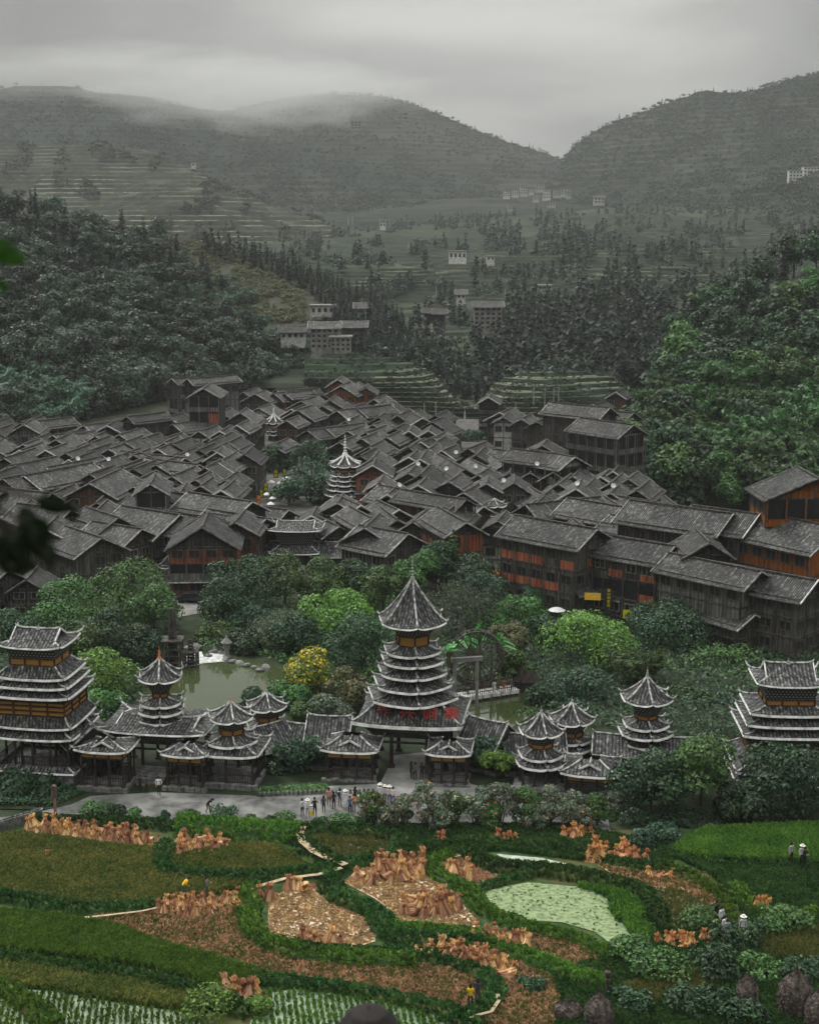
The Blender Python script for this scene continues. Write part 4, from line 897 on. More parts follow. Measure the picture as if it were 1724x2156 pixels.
# ================================================================== THE VILLAGE
HOUSES = []   # (apex px, apex py, gable width px, turn of the ridge in degrees, length m, ridge height m, style, options)
def reg(ox, oy, s, rows):
    for r in rows:
        x, y, w, a = r[:4]; o = dict(r[4]) if len(r) > 4 else {}
        HOUSES.append((x * s + ox, y * s + oy, w * s, a, o))
S = .293
reg(0, 740.7, S, [
 (1345, 185, 150, 62, dict(L=17, h=15, st=1)), (1235, 185, 90, 60, dict(L=8, h=13)), (1460, 255, 250, 18, dict(L=14, h=16, st=5, n=4)), (1240, 510, 215, 52, dict(L=13)), (600, 520, 180, 52, dict(L=13, sky=1)),
 (150, 500, 150, 60, dict(st=3)), (265, 490, 170, 60, dict(st=1)), (685, 592, 130, 30, {}), (855, 583, 175, 45, dict(st=3, L=13)), (1015, 615, 190, 38, dict(st=3)), (650, 640, 200, 40, {}), (910, 455, 110, 58, dict(L=12, h=11)),
 (1430, 560, 150, 40, dict(st=3)), (1580, 563, 290, 28, dict(st=2, sat=1)), (225, 620, 190, 38, {}), (165, 655, 200, 38, {}), (140, 700, 190, 38, dict(L=14)), (1430, 690, 170, 32, dict(st=1)), (1560, 713, 200, 14, dict(st=3, wt=1)),
 (470, 718, 200, 40, dict(L=14)), (635, 700, 170, 42, dict(st=3)), (495, 768, 240, 40, dict(L=14)), (850, 735, 190, 40, {}), (962, 730, 140, 35, dict(sat=1)), (1110, 752, 200, -30, dict(L=12)), (1280, 728, 160, 35, {}),
 (1330, 752, 250, -52, dict(L=20)), (1430, 800, 200, -50, dict(L=16)), (880, 806, 280, 42, dict(L=16)), (700, 788, 210, 42, dict(st=3, L=12)), (850, 846, 250, 45, dict(L=14, st=2)), (330, 822, 330, 48, dict(L=18)),
 (1560, 785, 300, 34, dict(st=2, L=16, wt=1)), (1235, 880, 230, 38, dict(L=13, sat=1)), (30, 752, 300, 45, dict(L=16)), (60, 810, 240, 48, dict(L=15, st=4)), (640, 932, 470, 36, dict(L=18, sat=1, h=10.5)), (610, 1010, 260, 32, dict(L=12, h=8)),
 (1080, 935, 260, 8, dict(L=12, h=12, n=3, pent=2, st=2, bal=1)), (170, 880, 320, 50, dict(L=20, h=10)), (20, 900, 300, 52, dict(L=20, h=10)), (1290, 1002, 240, 12, dict(L=11, bal=1)), (1430, 1020, 170, -55, dict(L=9, st=4)), (1120, 800, 200, 40, {}),
 (520, 870, 220, 45, dict(L=13)), (1000, 900, 200, 35, {}), (1400, 905, 190, 30, {}), (1620, 905, 200, 30, {}), (1440, 950, 220, 30, {}), (1600, 980, 220, 25, {}), (330, 700, 150, 40, {}), (780, 690, 150, 40, {}), (380, 590, 150, 50, dict(st=3)), (480, 590, 110, 50, {}),
 (100, 900, 250, 50, {}), (960, 830, 170, 38, {}), (1130, 690, 170, 30, {}), (1240, 650, 180, 35, {}), (80, 960, 300, 50, dict(L=16)), (380, 1000, 200, 40, {}), (760, 1010, 200, 35, dict(L=10)), (1180, 640, 160, 30, {})])
reg(420.9, 740.7, S, [
 (310, 265, 165, 42, dict(L=13)), (545, 198, 150, 55, dict(L=12)), (680, 176, 60, 60, dict(L=8, sat=0)), (610, 246, 130, 50, {}), (530, 290, 190, 52, dict(st=6, L=12)), (610, 290, 120, 50, {}), (990, 158, 185, 14, dict(st=6, h=12)), (1185, 205, 190, -18, dict(h=10)), (1190, 238, 170, 8, dict(st=6, h=10)),
 (1010, 235, 250, 28, dict(st=6, h=11, L=13, sat=1)), (885, 300, 210, 30, dict(L=13)), (725, 345, 230, 42, dict(L=14)), (1290, 365, 160, 20, dict(L=9, st=2, bal=1)), (1250, 330, 150, 35, dict(L=12)), (440, 392, 170, 32, {}), (695, 412, 200, 35, dict(L=12)),
 (880, 378, 120, 30, {}), (985, 415, 210, 48, dict(L=15)), (1130, 400, 200, 50, dict(L=13)), (330, 455, 270, 30, dict(L=12)), (620, 482, 150, 38, {}), (1045, 485, 150, 38, {}), (660, 480, 260, 20, dict(L=12)), (770, 555, 210, 48, dict(L=15, st=1)), (900, 540, 170, 50, dict(L=14)),
 (1240, 513, 140, 35, {}), (1420, 445, 150, 38, {}), (1600, 470, 150, -30, {}), (1690, 445, 130, 35, {}), (1500, 560, 230, 12, dict(st=4, wt=1)), (1640, 560, 130, 8, dict(st=4, wt=1)), (265, 520, 170, 30, {}), (1190, 570, 200, 45, dict(L=14)), (1160, 612, 160, 40, {}),
 (450, 600, 200, 35, dict(L=10)), (520, 660, 130, 40, dict(h=6)), (350, 700, 300, 48, dict(st=1, L=13, sat=1)), (600, 738, 180, 50, dict(h=7)), (1215, 672, 230, 35, dict(st=3, L=11)), (1500, 680, 320, 22, dict(st=1, L=15)), (1240, 755, 270, 14, dict(L=12)), (1240, 808, 290, 8, dict(st=6, L=11, wt=2, pent=1)),
 (1580, 765, 330, 12, dict(L=14, pent=1, wt=2)), (1500, 750, 150, 20, {}), (1580, 872, 330, 20, dict(st=7, L=13, ac=1)), (1290, 920, 200, 12, dict(L=8)), (380, 1065, 340, -50, dict(L=17, h=9.5)), (250, 930, 200, 45, dict(L=14)), (150, 985, 230, 15, dict(L=9, bal=1)),
 (1040, 1012, 420, 10, dict(L=13, big=1, wt=2)), (985, 1075, 260, 14, dict(L=9)), (1345, 1015, 370, 22, dict(L=13, wt=2)), (1690, 1020, 330, -48, dict(L=16)), (640, 1125, 220, -55, dict(L=11, h=7)), (480, 1185, 300, -50, dict(L=15, h=8)), (800, 1170, 260, 12, dict(L=9, h=7)),
 (1180, 1250, 380, 25, dict(L=13, h=9)), (1230, 1180, 260, -40, dict(L=12)), (1420, 1190, 260, -30, dict(L=12)), (1530, 1205, 250, 25, dict(L=12)), (1060, 560, 160, 45, {}), (560, 430, 140, 35, {}), (1340, 600, 160, 35, {}), (1400, 540, 150, 30, {}), (400, 500, 150, 30, {}), (60, 640, 180, 30, {}), (90, 690, 160, 35, {}),
 (200, 640, 150, 35, {}), (1690, 640, 190, 28, {}), (1640, 690, 200, 24, {}), (1150, 735, 160, 35, {}), (1000, 640, 150, 40, dict(L=13)), (1000, 1240, 230, -45, dict(L=11, h=6.5))])
reg(841.8, 740.7, S, [
 (635, 320, 130, 8, dict(h=10, wt=1)), (520, 345, 90, 20, dict(h=8)), (715, 430, 230, 34, dict(L=13)), (742, 462, 120, 12, dict(st=3)), (1080, 482, 130, 30, {}), (1205, 470, 130, 28, {}), (1385, 375, 110, 40, dict(h=8)), (1550, 245, 110, 25, dict(h=8)), (980, 492, 120, 30, {}), (870, 470, 140, 30, {}), (1290, 490, 130, 30, {}),
 (1510, 392, 260, -62, dict(L=18, h=15)), (1680, 430, 200, -60, dict(L=18, h=13)), (1490, 490, 180, 12, dict(h=12)), (1680, 515, 300, -52, dict(L=16, h=16, n=4, st=2, bal=1)), (1020, 662, 330, 12, dict(L=10, st=1)), (960, 722, 170, -60, dict(L=11)), (548, 730, 250, 18, dict(L=12, st=1, bal=1)),
 (785, 860, 200, 6, dict(st=8, h=8)), (935, 855, 200, 6, dict(st=8, h=8)), (620, 935, 190, 6, dict(L=9, pent=1, sat=1)), (820, 925, 200, 0, dict(L=9, st=1)), (490, 682, 170, 42, dict(L=12)), (470, 830, 200, -35, dict(L=13)), (1140, 935, 370, 24, dict(st=2, L=13, h=8.5)), (1160, 725, 260, -62, dict(L=13, h=11)), (1260, 745, 300, -48, dict(L=14, st=2, h=11)),
 (1240, 882, 170, 20, {}), (1530, 850, 290, 14, dict(L=11, st=3, h=9)), (1330, 958, 180, 20, {}), (1510, 932, 250, 22, dict(L=13)), (1510, 1002, 230, 20, dict(L=9, st=6)), (480, 1048, 240, -55, dict(L=16, h=10)), (900, 1085, 350, 60, dict(L=17, h=10)), (1270, 1108, 200, -55, dict(L=18, h=10)), (480, 1210, 320, -42, dict(L=15, h=10.5, st=6, pent=1)),
 (700, 1200, 260, 20, dict(L=9, st=3, h=7)), (380, 770, 150, -40, dict(L=10)), (300, 700, 160, 38, {}), (150, 640, 160, 38, {}), (240, 610, 140, 30, {}), (70, 660, 160, 38, {}), (60, 860, 260, 18, dict(pent=1)), (350, 920, 180, 30, dict(sat=1)), (560, 870, 170, 30, {}), (1100, 850, 170, 20, {}), (760, 735, 150, 10, dict(st=3, h=7)), (640, 820, 150, -40, {}),
 (1440, 890, 160, 20, {}), (1640, 900, 200, 22, {}), (1700, 980, 220, 24, {}), (600, 1100, 220, -50, dict(L=11, h=7)), (1060, 480, 120, 25, {}), (1380, 640, 160, -40, dict(L=10)), (560, 530, 130, 30, {}), (480, 560, 120, 30, {})])
S7 = .4238
reg(993.3, 968, S7, [
 (625, 335, 300, -58, dict(L=17, h=12, st=9, n=3)), (815, 235, 260, -58, dict(L=15, h=11)), (1300, 258, 320, -68, dict(L=20, h=13)), (1430, 262, 320, -68, dict(L=12, h=13)), (830, 425, 230, -66, dict(L=14, h=9.5, st=2, n=3, pent=1)), (1010, 418, 280, -64, dict(L=13, h=10.5, st=10, n=3)),
 (1140, 492, 190, -55, dict(L=10, h=9)), (1180, 400, 260, -25, dict(L=10, h=12, st=2)), (1440, 545, 260, -60, dict(L=17, h=10, st=1, n=3)), (1720, 590, 300, -66, dict(L=18, h=9.5, n=3)), (950, 320, 250, -50, dict(L=12, h=10)), (1000, 215, 200, -60, dict(L=14, h=8))])
HOUSES.append((1722, 1004, 215, -36, dict(L=11, h=18.5, st=11, n=4, pitch=.42))); HOUSES.append((1768, 1108, 170, -56, dict(L=16, h=13, st=11, n=3, pent=1)))
# near rows of the village on the garden side, hidden by the trees at their foot
for r in [(425, 1105, 190, 10, dict(L=13, h=10.5, st=6, pent=1)), (470, 1090, 120, -50, dict(L=14, h=9)), (380, 1080, 150, -48, dict(L=15, h=9)), (250, 1085, 135, -44, dict(L=13, h=9)), (150, 1070, 135, -50, dict(L=13, h=9)), (215, 1128, 140, -46, dict(L=13, h=8.5)), (190, 1100, 110, -40, dict(L=10, h=7.5)), (300, 1110, 140, -48, dict(L=12, h=8)),
          (60, 1120, 130, -50, dict(L=12, h=8)), (20, 1195, 110, -40, dict(L=9, h=7)), (55, 1215, 100, 20, dict(L=8, h=6)), (-20, 1110, 150, -45, dict(L=14, h=9)), (110, 1035, 150, -50, dict(L=14)), (10, 1030, 150, -50, dict(L=14)), (860, 1120, 130, -52, dict(L=11, h=8.5)), (790, 1150, 110, 8, dict(L=8, h=6)),
          (330, 1055, 140, -45, {}), (420, 1050, 130, -45, {}), (840, 1070, 120, -45, dict(L=11)), (760, 1060, 120, -45, {}), (1440, 845, 110, 70, dict(L=14, h=6)), (1590, 1290, 90, -50, dict(L=9, h=5))]: HOUSES.append(r)
def base_z(x, Y):
    """the village climbs a little at its back"""
    b = max(0.0, (Y - 372) * 0.10)
    return b
WALLS = {0: 'plank', 1: 'plank_grey', 2: 'plank', 3: 'plaster', 4: 'plank_warm', 5: 'plank', 6: 'orange', 7: 'plank_grey', 8: 'plank_grey', 9: 'plank', 10: 'plank', 11: 'orange2'}
LOOK = {0: 'dark plank house', 1: 'grey plank house', 2: 'dark galleried timber house', 3: 'whitewashed house', 4: 'brown plank house', 5: 'four-storey timber house with orange bays', 6: 'orange-panelled timber house', 7: 'timber house over a white block wall', 8: 'pale grey twin-gabled house', 9: 'three-storey street house with orange bands', 10: 'street house with orange front', 11: 'varnished orange timber house'}
_win = {}
def win_mesh(kind):
    if kind in _win: return _win[kind]
    mb = MB()
    if kind == 'pane':
        mb.box((0, -.02, 0), (1, .06, 1), mi=0); 
        for s in (-1, 1): mb.box((s * .5, -.05, 0), (.09, .1, 1.09), mi=1); mb.box((0, -.05, s * .5), (.91, .1, .09), mi=1)
        mb.box((0, -.05, 0), (.07, .08, .91), mi=1)
    _win[kind] = [mb.mesh('window', [M['dark'], M[c]]) for c in ('beam_pale', 'beam', 'beam')]; return _win[kind]
placed = []
# what the photo shows past the roofs: the lane, the ribbed towers, the trees between the houses
SEEN = [G(x, y, .8) for x, y in [(556, 1060), (563, 1048), (571, 1036), (580, 1022), (590, 1010), (598, 1002)]] + [PY(x, y, Y) for x, y, Y in [(727, 1032, 258), (705, 1026, 258), (750, 1018, 258), (640, 1030, 262), (610, 1045, 258), (660, 1000, 266), (655, 945, 288), (577, 905, 343), (980, 905, 383), (995, 915, 343), (1041, 1075, 234), (690, 985, 266), (600, 1108, 212), (650, 1108, 212), (560, 1152, 209), (700, 1152, 209), (625, 1150, 209)]]
def blocks(c, a, hw_, hl_, top):
    ca, sa = math.cos(a), math.sin(a)
    for P in SEEN:
        for i in range(1, 60):
            t = 1 - i * .5 / P.y * 2; q_ = Vector((P.x * t, P.y * t, CAMZ + (P.z - CAMZ) * t))
            if q_.z > top + 1 or q_.z > 14: break
            dx, dy = q_.x - c.x, q_.y - c.y; u, v = dx * ca - dy * sa, dx * sa + dy * ca
            if abs(u) < hw_ and abs(v) < hl_ and q_.z < top - abs(u) * .5: return True
    return False
def house(apx, apy, wpx, ang, o, idx):
    h = o.get('h', 8.6); st_ = o.get('st', 0); q = random.Random(idx * 13 + 5)
    g = G(apx, apy, h); 
    for _ in range(3): bz = base_z(g.x, g.y); g = G(apx, apy, h + bz)
    bz = base_z(g.x, g.y); k = mpp(apy, g.y); rz = -R(ang) if False else 0
    big_ = abs(ang) >= 48; wpx = wpx * (.84 if apx < 520 and not big_ and apy > 900 else 1.0); rel = ang * (.95 if big_ else (.62 if apx < 420 else .5)); a = R(rel) + math.atan((apx - CX) / FPX); L = o.get('L', q.uniform(7, 9))
    L = L * (.74 if big_ else .72) if 'L' in o else L
    # gable width as seen is foreshortened by the turn; the long side shows too when the turn is large
    Wd = wpx * k / max(.8, math.cos(R(rel))) - 1.2 if not big_ else wpx * k / .95 - .6
    if big_: Wd = min(Wd, 12)
    Wd = max(4.6, min(Wd, 15.5)); pitch = o.get('pitch', q.uniform(.52, .64) if not big_ else .5); ov = .7; ovg = .8
    rise = (Wd / 2 + ov) * pitch; hr = h; he = h - rise
    if he < 2.4: he = 2.4; rise = min(rise, h - he)
    d = Vector((math.sin(a), math.cos(a), 0)); fr = Vector((g.x, g.y, 0)) + d * ovg; c = fr + d * (L / 2)
    for (qx, qy, qr) in placed:
        if o.get('auto') and math.hypot(qx - c.x, qy - c.y) < (qr + min(Wd, L) * .5) * .92: return None
    if blocks(c, a, Wd / 2 + .8, L / 2 + 1, h + bz): return None
    placed.append((c.x, c.y, min(Wd, L) * .5))
    e = empty('timber_house' if st_ not in (3,) else 'whitewashed_house', (c.x, c.y, bz), -a); e['_r'] = 1; del e['_r']; e['_s'] = st_
    e['px'] = apx; e['py'] = apy
    far = g.y > 300; n = o.get('n', 2 if h < 9.5 else 3); hw, hl = Wd / 2, L / 2
    near_ = g.y < 230; wt_ = q.random() < .16
    wall = M['plank_warm'] if st_ in (0, 2) and q.random() < .16 else M[WALLS[st_]]; zb = -bz - .5 if bz < 4 else -2.5
    # walls with gable ends
    mb = MB(); zr_ = he + hw * pitch - .42; low = M['plaster'] if st_ in (7, 11) or (st_ == 3) else None
    hh = he - .3; z0 = zb
    if st_ == 7: z0 = he * .48
    for (A, B) in (((-hw, -hl), (hw, -hl)), ((hw, -hl), (hw, hl)), ((hw, hl), (-hw, hl)), ((-hw, hl), (-hw, -hl))):
        mb.face([(A[0], A[1], z0), (B[0], B[1], z0), (B[0], B[1], hh), (A[0], A[1], hh)], 0)
    for s in (-1, 1): 
        P = [(-hw, s * hl, hh), (hw, s * hl, hh), (0, s * hl, zr_)]; mb.face(P if s < 0 else P[::-1], 1)
    upper = M['plaster'] if (st_ == 3 and q.random() < .4) or (st_ in (0, 2) and q.random() < .12) else (M['plank'] if st_ in (3, 9, 10) or (st_ == 6 and near_) else wall)
    mb.build('wall', [wall, upper], e)
    if st_ in (7,): m2 = MB(); m2.box((0, 0, (z0 + zb) / 2), (2 * hw + .08, 2 * hl + .08, z0 - zb)); m2.build('lower_wall', M['plaster'], e)
    # roof: two tiled slopes with a slight sag, on a thin board; ridge cap; verge boards
    mb = MB(); X = hw + ov; ze = he - ov * pitch + .05; zr = he + hw * pitch + .05; yl = hl + ovg
    nx, ny = 3, (3 if far else 6)
    sag = q.uniform(.02, .12)
    for s in (-1, 1):
        def pt(i, j):
            t = i / nx; y = -yl + 2 * yl * j / ny; return Vector((s * X * (1 - t), y, ze + (zr - ze) * (t ** 1.12) - sag * math.sin(math.pi * j / ny)))
        for i in range(nx):
            for j in range(ny):
                P = [pt(i, j), pt(i, j + 1), pt(i + 1, j + 1), pt(i + 1, j)]
                U = [(p.y, (X - abs(p.x)) * 1.08) for p in P]
                if s < 0: P, U = P[::-1], U[::-1]
                mb.face(P, 0, U, True)
        for j in range(ny):
            p0, p1 = pt(0, j), pt(0, j + 1); dn = Vector((0, 0, .14)); P = [p0 - dn, p1 - dn, p1, p0]; mb.face(P if s > 0 else P[::-1], 1)
        for y in (-yl, yl):
            p0, p1 = Vector((s * X, y, ze)), Vector((0, y, zr)); mb.bar(p0 + Vector((0, 0, -.02)), p1 + Vector((0, 0, .02)), .1, .2, 2)
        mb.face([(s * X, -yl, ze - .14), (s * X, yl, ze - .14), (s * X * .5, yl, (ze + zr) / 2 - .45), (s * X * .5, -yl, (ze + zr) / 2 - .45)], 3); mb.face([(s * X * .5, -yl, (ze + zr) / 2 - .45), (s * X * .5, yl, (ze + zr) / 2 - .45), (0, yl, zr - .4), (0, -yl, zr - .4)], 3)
    mb.bar((0, -yl - .05, zr + .08), (0, yl + .05, zr + .08), .28, .2, 1)
    if o.get('wt') or wt_:
        for y in (-yl - .04,):
            for s in (-1, 1): mb.bar((s * X, y, ze + .1), (0, y, zr + .14), .12, .16, 4)
    near = g.y < 240
    rf = mb.build('roof', [M['tile'] if near else M['tile_far'], M['beam'], M['verge'], M['dark'], M['white']], e)
    if o.get('sky'): m2 = MB(); zz = ze + (zr - ze) * .5; m2.face([(X * .35, 0, zr - .62 * (zr - ze) * .5 + .1), (X * .75, 0, ze + (zr - ze) * .28 + .1), (X * .75, 2, ze + (zr - ze) * .28 + .1), (X * .35, 2, zr - .62 * (zr - ze) * .5 + .1)]); m2.build('roof_light', M['plaster'], rf)
    # visible faces: the front gable always, the long side the camera sees
    sides = [('f', hw)];
    if abs(ang) > 12 or apx * ang < 0 or True: sides.append(('r' if ang > 0 else 'l', hl))
    fl = (he) / n
    wmesh = win_mesh('pane')[q.randrange(3)]
    frame = MB(); bal = MB(); og = MB(); dk = MB(); pnt = MB(); winN = 0
    for (sd, half) in sides:
        def T(u, out_, z):      # u along the face, out_ outward
            if sd == 'f': return Vector((u, -hl - out_, z))
            if sd == 'r': return Vector((hw + out_, u, z))
            return Vector((-hw - out_, -u, z))
        def quad(mbx, u0, u1, za, zb_, out_, mi=0): mbx.face([T(u0, out_, za), T(u1, out_, za), T(u1, out_, zb_), T(u0, out_, zb_)], mi)
        wsh = half * 2
        nb = max(2, round(wsh / 2.6)); bw = wsh / nb
        if abs(ang) < 50 and sd != 'f' and abs(ang) < 20: continue
        for i in range(nb + 1): u = -half + bw * i; frame.bar(T(u * .992, .05, zb), T(u * .992, .05, he), .16)
        for f in range(n + 1):
            z = fl * f if f else .3
            frame.bar(T(-half, .06, z), T(half, .06, z), .14, .18)
        if sd == 'f': frame.bar(T(-half * .55, .05, he + hw * pitch * .42), T(half * .55, .05, he + hw * pitch * .42), .12); frame.bar(T(0, .05, he), T(0, .05, zr_), .14)
        for f in range(n):
            z0f = fl * f; mode = q.random()
            if st_ in (2, 5) or o.get('bal'): mode = .1 if f else .6
            if st_ == 9: mode = .5
            if mode < .22 and f > 0:    # gallery: flat near-black sheet with the shade in its colour, behind a rail
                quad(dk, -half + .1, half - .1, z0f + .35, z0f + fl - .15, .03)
                quad(bal, -half, half, z0f + .12, z0f + 1.0, .62); bal.bar(T(-half, .6, z0f + 1.0), T(half, .6, z0f + 1.0), .12); bal.bar(T(-half, .3, z0f + .1), T(half, .3, z0f + .1), .6, .1)
                for i in range(nb + 1): u = -half + bw * i; bal.bar(T(u, .6, z0f), T(u, .6, z0f + fl), .13)
            elif mode < .85 or f == n - 1:
                for i in range(nb):
                    if q.random() < (.3 if st_ in (1, 8) else .12): continue
                    u = -half + bw * (i + .5); ww = min(1.5, bw * .62); hh_ = min(1.25, fl * .45)
                    w_ = link('window', wmesh, e, T(u, .06, z0f + fl * .58)); w_.scale = (ww, 1, hh_); w_.rotation_euler = (0, 0, 0 if sd == 'f' else (R(90) if sd == 'r' else R(-90))); winN += 1
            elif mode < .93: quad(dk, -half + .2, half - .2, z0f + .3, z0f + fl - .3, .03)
            if st_ in (9, 10) and f >= 1:
                for i in range(nb): 
                    if q.random() < .66: quad(og, -half + bw * i + .1, -half + bw * (i + 1) - .1, z0f + .1, z0f + .1 + fl * .36, .10)
            if st_ == 5:
                u0 = half * .25
                if f < 3: quad(og, u0, half - .15, z0f + .3, z0f + fl - .2, .12)
        if o.get('pent') or (q.random() < .28 and sd == 'f' and st_ not in (3, 8)):
            lv = [fl] if n < 3 or not o.get('pent', 0) > 1 else [fl, fl * 2]
            for z in lv:
                U = [(-half - .3, 0), (half + .3, 0), (half, 1.2), (-half, 1.2)]
                pnt.face([T(-half - .3, 1.15, z - .1), T(half + .3, 1.15, z - .1), T(half, .0, z + .5), T(-half, .0, z + .5)], 0, U)
                pnt.bar(T(-half - .3, 1.15, z - .14), T(half + .3, 1.15, z - .14), .08, .14, 1)
                pnt.face([T(half + .3, 1.15, z - .16), T(-half - .3, 1.15, z - .16), T(-half, .0, z + .1), T(half, .0, z + .1)], 2)
    frame.build('timber_frame', M['beam_pale'] if st_ in (2, 5, 8) and q.random() < .6 else M['beam'], e)
    bal.build('balcony', M['orange2'] if st_ == 11 else (M['plank_grey'] if q.random() < .6 else M['plank']), e)
    og.build('orange_panel', M['orange'], e); dk.build('painted_shade', M['dark'], e); pnt.build('pent_roof', [M['tile'] if near else M['tile_far'], M['verge'], M['dark']], e)
    if o.get('ac'):
        m2 = MB(); m2.box((0, -hl - .3, he * .86), (1.1, .45, .8)); m2.build('air_conditioner', M['white'], e)
    return e
houses = []
for i, (x, y, w, a, o) in enumerate(HOUSES):
    e = house(x, y, w, a, o, i)
    if e: houses.append(e)
print('manual', len(houses))
# houses of the packed rows between those, wherever a roof shows in the photo
VPOLY = [(-60, 890), (60, 870), (150, 880), (380, 870), (480, 860), (560, 810), (700, 800), (820, 850), (960, 890), (1230, 880), (1370, 890), (1400, 960), (1340, 1030), (1560, 1100), (1560, 1150), (1300, 1130), (1050, 1090), (900, 1090), (700, 1120), (500, 1120), (250, 1110), (-60, 1120)]
HOLES = [[(545, 985), (590, 975), (700, 960), (770, 960), (770, 1060), (600, 1085), (545, 1060)], [(560, 860), (600, 860), (600, 930), (560, 930)], [(1010, 870), (1235, 870), (1235, 950), (1010, 950)], [(560, 1080), (760, 1080), (760, 1190), (500, 1190)], [(590, 900), (700, 900), (700, 985), (590, 985)], [(965, 895), (1030, 895), (1030, 940), (965, 940)]]
for i in range(14000):
    if len(houses) >= 299: break
    x, y = rnd.uniform(-60, 1560), rnd.uniform(810, 1120)
    if not poly_in(x, y, VPOLY) or any(poly_in(x, y, H_) for H_ in HOLES): continue
    a = rnd.choice([32, 38, 44, 20]) if x < 900 else rnd.choice([-30, 10, 25, 35]); 
    if y > 1030: a = -a if rnd.random() < .5 else a
    e = house(x, y, 150 * 250 / max(250, G(x, y, 8).y) * rnd.uniform(.6, .85), a, dict(auto=1, h=rnd.uniform(6.2, 9.6), st=rnd.choice([0, 0, 0, 1, 1, 2, 3, 4])), 1000 + i)
    if e: houses.append(e)
print('houses', len(houses))
# labels: look, then the landmark it stands by, then its place among its like there
LAND = [('the tall white-ribbed drum tower', 727, 1000), ('the smaller white-ribbed spire', 577, 890), ('the long dark hall', 1125, 915), ('the four-storey house with orange bays', 440, 840), ('the stepped terraces', 790, 830), ('the round tree clump', 640, 1010), ('the yellow-signed lane', 565, 1030), ('the two-tiered hall roof', 630, 1120),
        ('the forest edge', 190, 880), ('the three-storey orange-banded house', 1180, 1130), ('the yellow vertical sign', 1280, 1240), ('the varnished orange house', 1660, 1130), ('the bamboo hill', 1420, 1000), ('the dim leaves at the frame edge', 60, 1120), ('the steep-roofed small turret', 1041, 1060), ('the stacked gallery houses', 1330, 900), ('the little wind bridge', 320, 1180), ('the pale twin gables', 1090, 990), ('the open village rooftops', 330, 980), ('the spire amid far roofs', 978, 880), ('the far rooftops', 230, 930), ('the garden tree line', 820, 1150)]
keyed = {}
for e in houses:
    x, y = e['px'], e['py']; st_ = e['_s']; nm, lx, ly = min(LAND, key=lambda l: math.hypot(x - l[1], (y - l[2]) * 1.4)); keyed.setdefault((nm, LOOK[st_]), []).append(e)
ORD = ['first', 'second', 'third', 'fourth', 'fifth', 'sixth', 'seventh', 'eighth', 'ninth', 'tenth', 'eleventh', 'twelfth', 'thirteenth', 'fourteenth', 'fifteenth', 'sixteenth', 'seventeenth', 'eighteenth', 'nineteenth', 'twentieth']
for (nm, lk), L_ in keyed.items():
    L_.sort(key=lambda e: e['px'])
    for i, e in enumerate(L_):
        if len(L_) == 1: lab = lk + ' near ' + nm
        elif len(L_) <= 20: lab = lk + ' near ' + nm + ', ' + ORD[i] + ' from the left'
        else: lab = lk + ' near ' + nm + ', ' + ORD[i // 2] + (' upper' if i % 2 else ' lower') + ' from left'
        tag(e, lab, 'house', 'timber houses of the village')
for e in houses:
    for k_ in ('_s', 'px', 'py'): del e[k_]
# the long dark hall at the back
A, B = PY(1024, 893, 352), PY(1228, 893, 352); hz = base_z(0, 352); zr = A.z; L = (B - A).length
e = empty('long_hall', ((A.x + B.x) / 2, 354, hz)); tag(e, 'long dark hall with one unbroken tiled roof at the back of the village', 'hall')
mb = MB(); gableroof(mb, L / 2, 6.5, zr - 5.0 - hz, zr - hz, ends=False, nx=16); mb.build('roof', [M['tile_far'], M['beam_pale'], M['beam'], M['dark']], e)
mb = MB(); mb.box((0, 0, (zr - 5) / 2 - 1), (L - 2, 10.5, zr - 4)); mb.build('wall', M['plank'], e)
mb = MB()
for z in (zr - 6.2, zr - 8.2): mb.bar((-L / 2 + 1, -5.4, z - hz), (L / 2 - 1, -5.4, z - hz), .2, .25)
for i in range(15): mb.bar((-L / 2 + 1 + (L - 2) * i / 14, -5.35, -.5), (-L / 2 + 1 + (L - 2) * i / 14, -5.35, zr - 5 - hz), .25)
mb.build('timber_frame', M['beam_pale'], e)
mb = MB(); mb.face([(-L / 2, -7.5, zr - 8.6 - hz), (L / 2, -7.5, zr - 8.6 - hz), (L / 2, -5.3, zr - 7.6 - hz), (-L / 2, -5.3, zr - 7.6 - hz)], 0, [(0, 0), (L, 0), (L, 2.4), (0, 2.4)]); mb.build('pent_roof', M['tile_far'], e)
# two-tiered hall with its wings, facing the garden
Yh = 214; k = mpp(1140, Yh); c = PY(625, 1140, Yh)
e = empty('two_tiered_hall', (c.x, Yh, 0), R(-3)); tag(e, 'hall with small upper roof over lower side wings behind the garden trees', 'hall')
mb = MB(); hipgable(mb, 3.9, 3.0, zat(1118, Yh - 3), zat(1097, Yh), .25, .5); mb.build('top_roof', ROOFM, e)
mb = MB(); prism(mb, rect(2.5, 1.8), zat(1146, Yh - 2), rect(3.2, 2.4), zat(1119, Yh - 3)); mb.build('bracket_tiers', M['bracket'], e)
mb = MB(); ring_roof(mb, rect(3.7, 3.4), rect(2.4, 1.8), zat(1166, Yh - 3.4), zat(1148, Yh - 1.8), .2, 1.2, tip=.3); mb.build('lower_roof', ROOFM, e)
for s in (-1, 1):
    mb = MB(); gableroof(mb, 4.6, 3.6, zat(1172, Yh - 3), zat(1142, Yh), nx=8); o = mb.build('wing_roof', ROOFM, e); o.location = (s * 7.0, .5, 0)
mb = MB(); mb.box((0, .6, zat(1172, Yh - 3) / 2), (21, 5.6, zat(1172, Yh - 3))); mb.build('wall', M['plank'], e)
